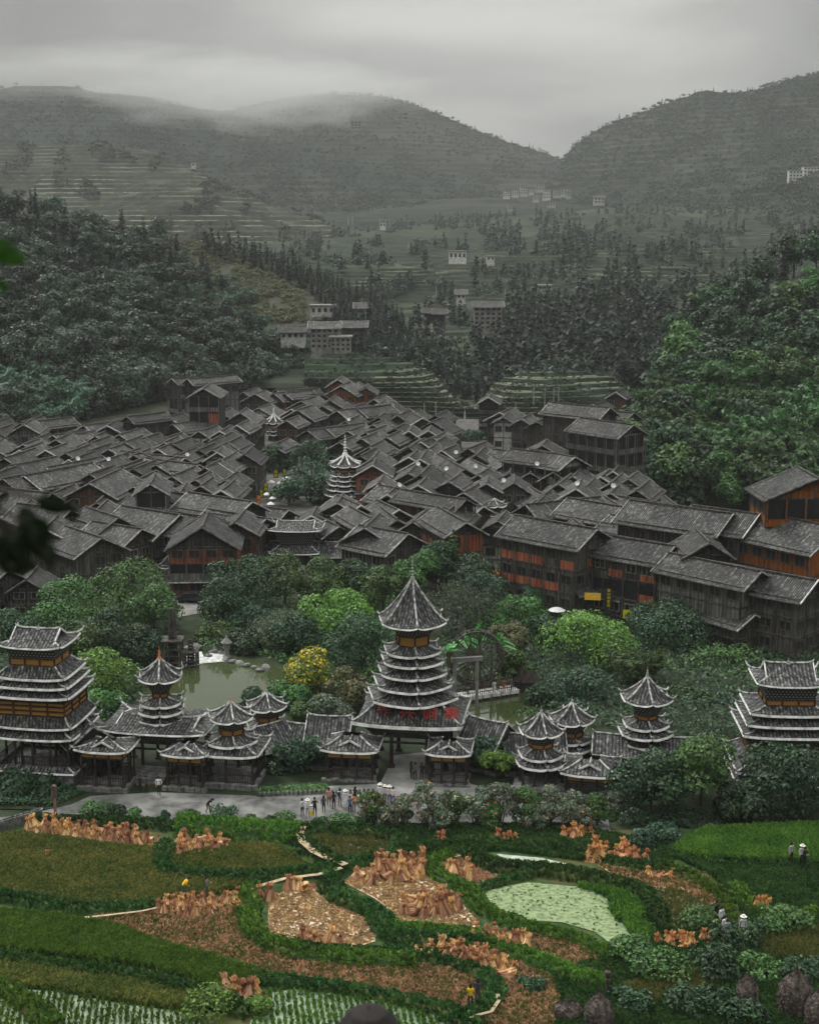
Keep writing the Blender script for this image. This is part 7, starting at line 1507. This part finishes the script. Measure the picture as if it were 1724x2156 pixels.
sheaves(Lz([(640, 570), (660, 530), (800, 510), (1035, 500), (1035, 570), (900, 575), (760, 590)]), 40, 'pinkish-brown straw sheaf behind the man in the yellow jacket', 'sheaves by the field workers', seed=3, smin=.75, smax=1.1)
sheaves([(775, 1850), (790, 1815), (850, 1808), (885, 1815), (890, 1850), (840, 1870)], 24, 'tawny straw sheaf in the upper part of the central sheaf field', 'upper sheaves of the central field', seed=4, smin=1.0, smax=1.4)
sheaves([(845, 1925), (850, 1900), (900, 1890), (960, 1905), (965, 1925), (900, 1932)], 22, 'tawny straw sheaf in the lower part of the central sheaf field', 'lower sheaves of the central field', seed=5, smin=1.0, smax=1.4)
sheaves([(735, 1855), (760, 1838), (780, 1850), (790, 1870)], 6, 'leaning sheaf at the pale corner of the central field', 'corner sheaves', seed=6)
sheaves(Lz([(1210, 460), (1250, 440), (1300, 450), (1300, 465)]), 4, 'straw sheaf alone at the top of the pale straw field', 'sheaves at the top of the straw field', seed=7, smin=1.2, smax=1.4, mind=.4)
sheaves(Lz([(1090, 505), (1110, 480), (1145, 485), (1150, 505)]), 2, 'leaning straw sheaf at the head of the curved bank', 'sheaves at the bank head', seed=8, smin=1.2, smax=1.4, mind=.4)
sheaves(Lz([(1220, 690), (1300, 660), (1380, 680), (1470, 700), (1400, 712)]), 9, 'brown sheaf along the lower edge of the pale straw field', 'sheaves at the foot of the straw field', seed=9)
sheaves(Rz([(150, 400), (190, 370), (260, 385), (260, 430), (200, 425)]), 8, 'straw sheaf in the small plot enclosed by the curling bank', 'sheaves of the curled plot', seed=10)
sheaves(Rz([(260, 690), (270, 650), (400, 660), (500, 700), (490, 730), (380, 720)]), 24, 'brown straw sheaf in the row under the duckweed pond', 'sheaves below the duckweed pond', seed=11, smin=.95, smax=1.3)
sheaves(Rz([(60, 740), (90, 710), (240, 735), (400, 780), (450, 830), (380, 835), (200, 780)]), 34, 'brown straw sheaf in the lowest long row', 'sheaves of the lowest row', seed=12, smin=1.0, smax=1.35)
sheaves(Lz([(940, 930), (980, 900), (1060, 880), (1140, 920), (1060, 945)]), 12, 'reddish sheaf in the lone heap beside the flooded seedlings', 'sheaves of the lone heap', seed=13, smin=1.0, smax=1.4, mind=.4)
sheaves(Rz([(730, 345), (800, 300), (900, 300), (1010, 345), (860, 355)]), 22, 'orange straw sheaf in the largest bright heap under the trees', 'sheaves of the largest orange heap', SHO, 1.0, 1.5, 14, .5)
sheaves(Rz([(640, 250), (700, 215), (780, 240), (700, 260)]), 10, 'orange straw sheaf in the heap near the end of the flowering hedge', 'sheaves of the hedge heap', SHO, .9, 1.3, 15, .45)
sheaves(Rz([(345, 265), (400, 250), (475, 262), (400, 272)]), 6, 'orange straw sheaf in the small heap below the flowering hedge', 'sheaves of the small orange heap', SHO, .9, 1.2, 16, .4)
sheaves(Rz([(65, 265), (110, 240), (170, 250), (140, 275)]), 5, 'orange straw sheaf lying near the trail under the hedge', 'sheaves by the trail', SHO, .7, 1.0, 17, .4, True)
sheaves(Rz([(1030, 690), (1090, 670), (1200, 680), (1310, 660), (1300, 690), (1130, 720)]), 18, 'bright orange straw bundle spread before the costumed walkers', 'straw by the costumed walkers', SHO, .8, 1.1, 18, .45, True)
sheaves(Rz([(1430, 560), (1480, 530), (1530, 535), (1525, 565)]), 5, 'orange sheaf behind the costumed walkers', 'sheaves behind the walkers', SHO, .9, 1.2, 19, .4)
sheaves(Rz([(980, 405), (1110, 395), (1120, 420), (1000, 425)]), 6, 'bundle of straw lying on the brown slope', 'straw on the brown slope', SHO, .7, .9, 20, .5, True)
sheaves(Lz([(150, 335), (200, 325), (225, 335), (190, 345)]), 2, 'lone small orange sheaf in the dark rice field', 'lone sheaf in dark field', SHO, .7, .8, 21, .4)
# old round straw stacks on their poles, lowest corner of the fields
M['stack'] = noisy('old_straw', (0.05, 0.042, 0.038), (0.17, 0.14, 0.12), scale=3.0, stretch=(1, 1, .3), detail=10, bump=.6)
for i, (x, yb, yt, w) in enumerate([(1571, 2115, 2050, 46), (1671, 2135, 2040, 72), (1722, 2165, 2080, 60), (1260, 2160, 2090, 60), (1195, 2140, 2108, 60)]):
    p = G(x, yb, 0); h = zat(yt, p.y); k = mpp(yt, p.y); r = w * k / 2; e = empty('straw_stack', p); tag(e, ['round dark straw stack on a pole, the smaller one up the bank', 'largest round dark straw stack with a pole tip', 'dark straw stack cut by the frame corner', 'dark straw stack behind the thin carved post', 'low collapsed dark straw heap beside the brown stubble'][i], 'straw stack')
    mb = MB(); n = 9; rsd = np.random.RandomState(i); prof = [(r * .8, -.2), (r * .9, h * .1), (r * 1.0, h * .35), (r * .97, h * .55), (r * .7, h * .75), (r * .3, h * .9), (.06, h)]; mb.lathe((0, 0, 0), prof, 14); mb.build('stack', M['stack'], e)
    V, F = leaf_quads(*(lambda a, t: (np.stack([np.cos(a) * np.interp(t, [0, .35, .55, .75, .9, 1], [.92, 1.0, .97, .7, .3, .05]) * r * 1.02, np.sin(a) * np.interp(t, [0, .35, .55, .75, .9, 1], [.92, 1.0, .97, .7, .3, .05]) * r * 1.02, t * h], 1), np.stack([np.cos(a), np.sin(a), .3 + 0 * a], 1) + rsd.normal(size=(len(a), 3)) * .35))(rsd.uniform(0, 6.28, 900), rsd.uniform(0, 1, 900)), .24, rsd); link('straw_fringe', npmesh('straw_fringe', V, F, M['stack']), e)
    mb = MB(); mb.tube([(0, 0, h * .8), (.03, 0, h * 1.12)], .05, 5); mb.build('pole', M['bark'], e)
p = G(1278, 2095, 0); mb = MB(); mb.lathe((0, 0, 0), [(.16, 0), (.14, .9), (.2, 1.0), (.2, 1.2), (.12, 1.3), (.22, 1.5), (.22, 1.75), (.05, 1.9)], 8); tag(mb.build('carved_post', M['stack'], None, p), 'thin carved post with pale top standing above the straw stack', 'post')
# shrubs and broad-leaved crops on the lower bank
for i, (x, y, w, leaf, ls) in enumerate([(1370, 1775, 100, 'blue', .35), (1330, 2010, 120, 'mid', .3), (1400, 2060, 150, 'mid', .3), (1500, 2050, 140, 'deep', .3), (1480, 1960, 120, 'mid', .28), (1560, 1990, 130, 'deep', .28), (1650, 1960, 140, 'mid', .28), (1440, 2130, 150, 'deep', .3), (1330, 2120, 120, 'deep', .3), (1560, 2140, 140, 'deep', .3), (1700, 2060, 110, 'deep', .3), (1590, 2050, 110, 'mid', .3), (1400, 1760, 70, 'blue', .3), (900, 2140, 10, 'deep', .2), (430, 2140, 150, 'lime', .28), (540, 2130, 90, 'lime', .28), (1120, 2080, 60, 'deep', .22)]):
    p = G(x, y, 0); k = mpp(y, p.y); W_ = w * k; ms = tree_meshes('shrub', 700 + i, max(.8, W_ * .33), W_, 1500, ls, LEAF[leaf], False)
    tree_thing('bush', ms, (p.x, p.y, -.1), (1, 1), 0, 'leafy bush on the grassy field slope, ' + ORD[i] + (' in the lower corner growth' if i < 15 else ' by the lower paddies'), 'bush', 'bushes of the field slopes')
# signpost and a stone retaining wall at the near end of the road
p = G(118, 1722, 0); e = empty('signpost', p); tag(e, 'weathered pinkish signpost at the bend of the road', 'sign'); mb = MB(); mb.bar((0, 0, 0), (0, 0, 3.1), .22); mb.build('post', flat('faded_post', (.3, .17, .14)), e); mb = MB(); mb.box((0, -.15, 2.5), (.55, .08, 1.1)); mb.build('board', M['stack'], e)
mb = MB(); q = random.Random(3); W0, W1_ = G(-60, 1768, 0), G(90, 1722, 0)
for i in range(34):
    for j in range(4): t = (i + .5 * (j % 2)) / 34; c = W0 + (W1_ - W0) * t; mb.box((c.x, c.y - q.uniform(0, .12), .12 + .24 * j), (.36, .4, .22), q.uniform(-.1, .1))
tag(mb.build('retaining_wall', M['stone']), 'low dry stone wall where the road leaves the frame', 'wall')
# ================================================================== PEOPLE
def body_mesh(pose):
    """one continuous figure grown along a skeleton; fingers are short chains from the palms"""
    J = {'pel': (0, 0, .92), 'spi': (0, .01, 1.12), 'che': (0, .0, 1.32), 'nec': (0, .0, 1.46), 'hd0': (0, -.01, 1.54), 'hd1': (0, -.02, 1.63), 'hd2': (0, 0, 1.70)}
    Rr = {'pel': (.15, .11), 'spi': (.135, .10), 'che': (.165, .11), 'nec': (.055, .055), 'hd0': (.07, .08), 'hd1': (.082, .095), 'hd2': (.05, .06)}
    E = [('pel', 'spi'), ('spi', 'che'), ('che', 'nec'), ('nec', 'hd0'), ('hd0', 'hd1'), ('hd1', 'hd2')]
    lean = pose.get('lean', 0)
    for s, n in ((-1, 'L'), (1, 'R')):
        st_ = pose.get('step', 0) * s; J['hip' + n] = (s * .095, 0, .86); J['kne' + n] = (s * .105, -.08 * abs(st_) - .16 * max(st_, 0) * 1 + .05 * min(st_, 0), .48); J['ank' + n] = (s * .11, -.22 * st_, .09 + (.05 if st_ < 0 else 0)); J['toe' + n] = (s * .13, -.22 * st_ - .15, .035)
        Rr['hip' + n] = (.095, .1); Rr['kne' + n] = (.06, .062); Rr['ank' + n] = (.042, .045); Rr['toe' + n] = (.038, .03); E += [('pel', 'hip' + n), ('hip' + n, 'kne' + n), ('kne' + n, 'ank' + n), ('ank' + n, 'toe' + n)]
        J['sho' + n] = (s * .19, 0, 1.40); Rr['sho' + n] = (.062, .062); up = pose.get('arm' + n, 'down')
        if up == 'down': el, wr, hd_ = (s * .25, .02, 1.12), (s * .26, -.05, .88), (0, -.02, -1)
        elif up == 'fwd': el, wr, hd_ = (s * .24, -.05, 1.14), (s * .12, -.28, 1.16), (-.3 * s, -1, .1)
        elif up == 'up': el, wr, hd_ = (s * .26, -.12, 1.25), (s * .14, -.25, 1.48), (-.2 * s, -.3, 1)
        else: el, wr, hd_ = (s * .30, .03, 1.15), (s * .20, -.12, .98), (-.6 * s, -.6, -.2)
        J['elb' + n] = el; J['wri' + n] = wr; d = Vector(hd_).normalized(); pa = Vector(wr) + d * .07; J['pal' + n] = tuple(pa); Rr['elb' + n] = (.042, .042); Rr['wri' + n] = (.027, .03); Rr['pal' + n] = (.036, .022)
        E += [('che', 'sho' + n), ('sho' + n, 'elb' + n), ('elb' + n, 'wri' + n), ('wri' + n, 'pal' + n)]; sd = d.cross(Vector((1, 0, 0)) if abs(d.x) < .9 else Vector((0, 0, 1))).normalized(); cur = d.cross(sd).normalized()
        for f in range(4):
            o_ = sd * (.024 * (f - 1.5)); L = (.062, .074, .07, .052)[f]; J['f%d%s' % (f, n)] = tuple(pa + o_ + d * .035); J['g%d%s' % (f, n)] = tuple(pa + o_ + d * (.035 + L * .6) + cur * .012 * s); J['h%d%s' % (f, n)] = tuple(pa + o_ + d * (.035 + L) + cur * .03 * s)
            for c_ in 'fgh': Rr['%s%d%s' % (c_, f, n)] = (.0095, .0095)
            E += [('pal' + n, 'f%d%s' % (f, n)), ('f%d%s' % (f, n), 'g%d%s' % (f, n)), ('g%d%s' % (f, n), 'h%d%s' % (f, n))]
        J['t' + n] = tuple(pa - d * .015 + sd * .05); J['u' + n] = tuple(pa + d * .02 + sd * .07); Rr['t' + n] = Rr['u' + n] = (.011, .011); E += [('pal' + n, 't' + n), ('t' + n, 'u' + n)]
    if lean:
        for k_, p in J.items():
            if p[2] > .93: v = Vector(p) - Vector((0, 0, .92)); v.rotate(Matrix.Rotation(lean, 3, 'X')); J[k_] = tuple(v + Vector((0, 0, .92)))
    ks = list(J); me = D.meshes.new('b'); me.from_pydata([J[k_] for k_ in ks], [(ks.index(a), ks.index(b)) for a, b in E], []); o = D.objects.new('b', me); COL.objects.link(o)
    md = o.modifiers.new('s', 'SKIN'); md.use_smooth_shade = True
    for i, k_ in enumerate(ks): sv = me.skin_vertices[0].data[i]; sv.radius = Rr[k_]; sv.use_root = (k_ == 'pel')
    o.modifiers.new('u', 'SUBSURF').levels = 1; bpy.context.view_layer.update(); m2 = D.meshes.new_from_object(o.evaluated_get(bpy.context.evaluated_depsgraph_get())); D.objects.remove(o)
    m2.materials.clear()
    for _ in range(4): m2.materials.append(None)
    inv = Matrix.Rotation(-lean, 3, 'X')
    for p in m2.polygons:
        c = p.center.copy()
        if c.z > .93 and lean: c = inv @ (c - Vector((0, 0, .92))) + Vector((0, 0, .92))
        hand = any((Vector(J['pal' + n]) - p.center).length < .13 for n in 'LR'); fore = any((Vector(J['wri' + n]) - p.center).length < .12 for n in 'LR')
        p.material_index = 0 if hand or (fore and pose.get('short')) or c.z > 1.475 else (3 if c.z < .09 else (2 if c.z < .93 and abs(c.x) < .2 else 1))
    m2.name = 'body'
    # the face: brow, nose, eyes, mouth pressed on as small relief
    return m2, J, lean
POSES = {k_: body_mesh(v) for k_, v in {'stand': {}, 'walk': {'step': 1, 'armR': 'bent', 'short': 1}, 'hold': {'armL': 'fwd', 'armR': 'fwd'}, 'look': {'armR': 'up', 'step': .3}, 'bend': {'lean': .9, 'armL': 'fwd', 'armR': 'fwd', 'step': .6}}.items()}
_pm = {}
def pm(c, rough=.8):
    k_ = tuple(round(v, 2) for v in c)
    if k_ not in _pm: _pm[k_] = flat('cloth', c, rough)
    return _pm[k_]
SKIN = pm((.45, .28, .2)); _hair = {}
def head_parts(parent, J, lean, hair, hat=None):
    def at_(p): return Vector(J['hd1']) + (Matrix.Rotation(lean, 3, 'X') @ Vector(p))
    mb = MB(); mb.lathe((0, 0, 0), [(.101, -.03), (.112, .02), (.10, .08), (.06, .12), (.005, .135)], 9); mb.box((0, .055, -.06), (.17, .09, .16)); o = mb.build('hair', hair, parent, at_((0, .018, .0))); o.rotation_euler = (lean, 0, 0)
    mb = MB(); mb.tube([(0, -.105, .0), (0, -.125, -.03)], [.01, .017], 4)
    for s in (-1, 1): mb.box((s * .088, .01, -.015), (.02, .035, .055))
    o = mb.build('face', SKIN, parent, at_((0, 0, 0))); mb = MB()
    for s in (-1, 1): mb.box((s * .033, -.101, .012), (.026, .01, .012))
    mb.box((0, -.098, -.055), (.045, .01, .01)); mb.build('face_detail', M['dark'], parent, at_((0, 0, 0)))
    if hat:
        mb = MB(); mb.lathe((0, 0, 0), [(.24, .03), (.12, .07), (.115, .15), (.02, .18)], 10); o = mb.build('hat', hat, parent, at_((0, 0, .02))); o.rotation_euler = (lean, 0, 0)
HAIR = pm((.02, .017, .015))
def person(label, px, py, top, legs, pose='stand', rz=0.0, skirt=None, hat=None, bag=None, sc=1.0, z=0.0, shoes=(.05, .05, .05), group=None, hair=None):
    p = G(px, py, z); e = empty('person', p, rz); e.scale = (sc, sc, sc); tag(e, label, 'person', group); me, J, lean = POSES[pose]; b = link('body', me, e)
    for i, m_ in enumerate((SKIN, pm(top), pm(legs), pm(shoes))): b.material_slots[i].link = 'OBJECT'; b.material_slots[i].material = m_
    head_parts(e, J, lean, hair or HAIR, hat)
    if skirt: mb = MB(); mb.lathe((0, 0, 0), [(.25, .42), (.22, .7), (.165, .98)], 10); mb.build('skirt', pm(skirt), e)
    if bag: mb = MB(); mb.box((0, .17, 1.22), (.28, .16, .38), taper=.8); mb.build('backpack', pm(bag), e)
WH, BK_, GY, BL = (.75, .75, .75), (.02, .02, .022), (.2, .2, .2), (.10, .14, .28)
PE = [('man in a bright yellow jacket beside the tall sheaves', 385, 1886, (.85, .52, .02), (.06, .08, .16), 'bend', 2.0), ('person in grey bending just behind the yellow jacket', 437, 1886, GY, (.08, .09, .1), 'hold', 1.5), ('person in a yellow jacket standing on the lowest bank', 990, 2122, (.85, .55, .03), (.04, .04, .05), 'hold', 3.0), ('dark-clothed companion close to the lowest yellow jacket', 1005, 2112, (.05, .05, .08), (.1, .1, .11), 'stand', 2.8),
 ('person in white shirt and black trousers before the wooden steps', 335, 1672, WH, BK_, 'walk', 0.2), ('dark-clothed person on the foot of the wooden steps', 296, 1668, BK_, BK_, 'stand', 0), ('second dark figure on the steps, closer to the white shirt', 309, 1670, (.08, .08, .1), BK_, 'stand', .4), ('person in black with raised phone inside the gate', 866, 1640, BK_, BK_, 'look', 2.6), ('person in black with white collar inside the gate', 874, 1642, (.12, .12, .12), BK_, 'stand', 3.0), ('broad dark figure of the second pair inside the gate', 888, 1642, BK_, BK_, 'hold', 3.3), ('taller dark figure of the second pair inside the gate', 898, 1641, (.05, .05, .05), BK_, 'stand', 2.9),
 ('white dressed figure on the zigzag bridge', 1040, 1462, WH, WH, 'stand', .5), ('red-brown dressed figure on the zigzag bridge', 1060, 1460, (.4, .12, .09), (.3, .1, .08), 'stand', 0), ('pale figure at the gate end of the bridge', 985, 1468, (.6, .5, .45), (.4, .3, .28), 'stand', 1), ('small dark figure on the far end of the bridge', 1076, 1456, (.15, .13, .12), BK_, 'stand', 1.2),
 ('person in dark clothes crouched beside the clipped shrubs', 438, 1712, BK_, (.1, .09, .08), 'bend', 1.0), ('white-shirted figure at the open end of the crowd', 637, 1718, (.6, .62, .65), BK_, 'hold', .6), ('person in white sun hat and pale clothes holding a paper', 648, 1720, WH, (.2, .3, .45), 'hold', .2), ('child in long yellow skirt beside the white hat', 655, 1722, (.85, .8, .7), (.75, .5, .03), 'stand', 0), ('person in black waving a yellow leaflet', 663, 1719, BK_, BK_, 'look', .2),
 ('person with dark backpack facing the gate', 682, 1712, (.08, .07, .07), (.06, .06, .07), 'stand', 3.0), ('person in salmon pink top', 693, 1698, (.6, .28, .24), (.25, .15, .13), 'stand', 2.8), ('tall person in black at the centre of the crowd', 703, 1704, BK_, BK_, 'stand', 3.1), ('person in pale blue shirt with backpack', 716, 1698, (.5, .55, .7), GY, 'hold', 2.7), ('woman in long white dress and straw hat', 727, 1700, WH, WH, 'stand', .2), ('person in blue shirt and dark trousers', 737, 1714, BL, BK_, 'stand', .3), ('person with an orange bag', 745, 1708, (.7, .25, .06), (.1, .1, .1), 'hold', .4),
 ('person in black cap beside the white dress', 748, 1694, BK_, BK_, 'look', 2.9), ('guide in loose white coat with raised arm', 758, 1706, WH, (.5, .5, .45), 'look', -.4), ('small child in pink skirt', 768, 1716, (.7, .2, .35), (.5, .15, .25), 'stand', 0), ('person in white hat behind the hedge, first of four', 800, 1690, WH, (.5, .4, .4), 'stand', 2.8), ('person in white hat behind the hedge, second of four', 810, 1690, (.7, .6, .6), (.2, .1, .2), 'hold', 3.1), ('person in white cap behind the hedge, third of four', 820, 1692, (.7, .68, .65), (.1, .1, .3), 'stand', 3.3), ('person in pale top behind the hedge, last of four', 828, 1694, (.8, .75, .7), (.12, .12, .3), 'hold', .3),
 ('person in pale pink behind the flowering shrubs', 838, 1716, (.7, .5, .45), GY, 'stand', .4), ('person in white behind the flowering shrubs', 850, 1715, WH, GY, 'hold', .2), ('lone white-hatted figure at the foot of the right porch', 960, 1712, WH, (.1, .1, .2), 'stand', .3),
 ('person in grey coat on the far field bank', 1664, 1815, (.35, .36, .4), BK_, 'stand', .5), ('black-dressed walker with white headcloth on the field bank', 1686, 1820, (.6, .6, .62), BK_, 'stand', .3), ('second black-dressed walker carrying a dark bag', 1692, 1824, BK_, BK_, 'hold', .6),
 ('first costumed walker in black jacket of the file between banks', 1507, 1942, BK_, BK_, 'stand', .8), ('costumed walker in silver-white collar, second in the file', 1517, 1955, (.6, .62, .65), BK_, 'walk', .7), ('costumed walker in white and blue, third in the file', 1524, 1972, (.65, .7, .75), (.08, .12, .2), 'stand', .5), ('last costumed walker of the file in pale skirt', 1529, 1980, (.3, .33, .38), (.2, .24, .3), 'walk', .2), ('lone costumed walker with silver headdress and red hem', 1562, 1976, (.55, .55, .58), (.25, .06, .04), 'stand', 0)]
for i, (lab, x, y, t_, l_, po, rz) in enumerate(PE):
    hat = pm((.8, .78, .74)) if ('hat' in lab or 'cap' in lab and 'black' not in lab or 'headdress' in lab or 'headcloth' in lab) else None
    person(lab, x, y, t_, l_, po, rz, skirt=l_ if ('skirt' in lab or 'dress' in lab and 'woman' in lab) else None, hat=hat, bag=(.05, .05, .06) if 'backpack' in lab else None, sc=(.72 if 'child' in lab else rnd.uniform(.96, 1.06)), z=(.55 if 11 <= i <= 14 else (.5 if y > 1800 or 11 <= i <= 14 else .09)))
# the dark hair of someone standing a few metres down the photographer's slope
hp = PY(776, 2122, 4.2); e = empty('person', (hp.x, hp.y, hp.z - 1.765)); tag(e, 'person with black hair whose head top just enters the bottom edge', 'person'); me, J, lean = POSES['stand']; b = link('body', me, e)
for i, m_ in enumerate((SKIN, pm((.1, .1, .12)), pm(BK_), pm((.05, .05, .05)))): b.material_slots[i].link = 'OBJECT'; b.material_slots[i].material = m_
e.rotation_euler = (0, 0, math.pi); head_parts(e, J, lean, HAIR)
# leaves hanging at the edge of the frame, close to the camera
def spray(label, pts, scale, leafm, depth, seed):
    q = random.Random(seed); c = PY(pts[0][0], pts[0][1], depth); e = empty('leafy_branch', c); tag(e, label, 'branch'); edge = PY(-260, pts[0][1] - 60, depth) - c; mb = MB()
    for (x, y, l, a) in pts:
        p = PY(x, y, depth) - c; mb.tube([edge, (edge + p) / 2 + Vector((0, .05, .02)), p], [.008, .005, .002], 5)
        lf = MB(); d = Vector((math.cos(a), q.uniform(-.3, .3), math.sin(a))).normalized(); s = d.cross(Vector((0, 1, .2))).normalized(); L = l * scale; prev = None
        for j in range(11):
            t = j / 10; w = L * .30 * math.sin(math.pi * t ** .8) ** .8; m_ = p + d * L * (t - .5) - Vector((0, 0, L * .12 * t * t)); cur = (m_ - s * w + Vector((0, w * .3, 0)), m_, m_ + s * w + Vector((0, w * .3, 0)))
            if prev: lf.face([prev[0], prev[1], cur[1], cur[0]], smooth=True); lf.face([prev[1], prev[2], cur[2], cur[1]], smooth=True)
            prev = cur
        lf.build('leaf', leafm, e)
    mb.build('twig', M['bark'], e)
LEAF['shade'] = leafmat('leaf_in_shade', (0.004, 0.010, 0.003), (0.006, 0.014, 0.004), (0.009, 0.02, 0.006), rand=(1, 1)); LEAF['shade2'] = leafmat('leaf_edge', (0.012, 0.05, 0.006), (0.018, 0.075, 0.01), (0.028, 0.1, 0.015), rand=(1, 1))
spray('blurred dark broad leaves hanging close to the camera low at the edge', [(60, 1100, 74, -1.2), (88, 1118, 66, -1.5), (75, 1150, 70, -.8), (104, 1168, 56, -1.3), (112, 1062, 74, -.12), (148, 1068, 46, -.3), (36, 1165, 72, -.9), (8, 1172, 74, -1.5), (12, 1128, 50, -1.4), (30, 1196, 60, .3), (58, 1186, 50, -.4), (45, 1125, 60, -1.9)], .00078, LEAF['shade'], 2.2, 1)
spray('blurred green leaf tip close to the camera at the edge', [(14, 530, 78, -.35), (5, 600, 34, -.6)], .0008, LEAF['shade2'], 2.2, 2)
# ================================================================== THE AIR
def volbox(name, lo, hi, dens, col, kind='stuff'):
    mb = MB(); c = [(a + b) / 2 for a, b in zip(lo, hi)]; mb.box(c, [b - a for a, b in zip(lo, hi)])
    m = D.materials.new(name + '_air'); m.use_nodes = True; t = m.node_tree; t.nodes.clear()
    o = t.nodes.new('ShaderNodeOutputMaterial'); v = t.nodes.new('ShaderNodeVolumePrincipled'); v.inputs['Color'].default_value = (*col, 1); v.inputs['Density'].default_value = dens
    t.links.new(v.outputs[0], o.inputs['Volume']); ob = mb.build(name, m); tag(ob, kind=kind); return ob
volbox('haze', (-3400, -40, -1.3), (3400, 3400, 640), 0.000105, (0.84, 0.86, 0.87))

# the cloud that lies on the left ridge: soft overlapping puffs of thin mist
def mist(px, py, Y, w, h, d, dens, seed):
    p = PY(px, py, Y); m = D.materials.new('ridge_mist_air'); m.use_nodes = True; t = m.node_tree; t.nodes.clear()
    o = t.nodes.new('ShaderNodeOutputMaterial'); v = t.nodes.new('ShaderNodeVolumePrincipled'); v.inputs['Color'].default_value = (.96, .97, .97, 1)
    tc = N(t, 'ShaderNodeTexCoord'); ln = t.nodes.new('ShaderNodeVectorMath'); ln.operation = 'LENGTH'; t.links.new(tc.outputs['Object'], ln.inputs[0])
    n = N(t, 'ShaderNodeTexNoise', Scale=2.6, Detail=4.0); t.links.new(tc.outputs['Object'], n.inputs['Vector'])
    a = N(t, 'ShaderNodeMapRange'); a.inputs['From Min'].default_value = .95; a.inputs['From Max'].default_value = .2; a.inputs['To Min'].default_value = -.45; a.inputs['To Max'].default_value = .75; t.links.new(ln.outputs['Value'], a.inputs['Value'])
    q = math_(t, 'MAXIMUM', math_(t, 'ADD', a.outputs[0], math_(t, 'MULTIPLY', math_(t, 'SUBTRACT', n.outputs[0], .5), 2.2)), 0.0); t.links.new(math_(t, 'MULTIPLY', q, dens), v.inputs['Density']); t.links.new(v.outputs[0], o.inputs['Volume'])
    mb = MB(); mb.lathe((0, 0, 0), [(math.sin(a_), -math.cos(a_)) for a_ in np.linspace(0.02, math.pi - .02, 11)], 16); ob = mb.build('mist', m, None, p); ob.scale = (w, d, h); tag(ob, kind='stuff')
mist(430, 180, 2150, 330, 75, 200, .009, 1); mist(600, 192, 2350, 330, 85, 220, .011, 2); mist(150, 140, 2050, 420, 60, 200, .006, 3)
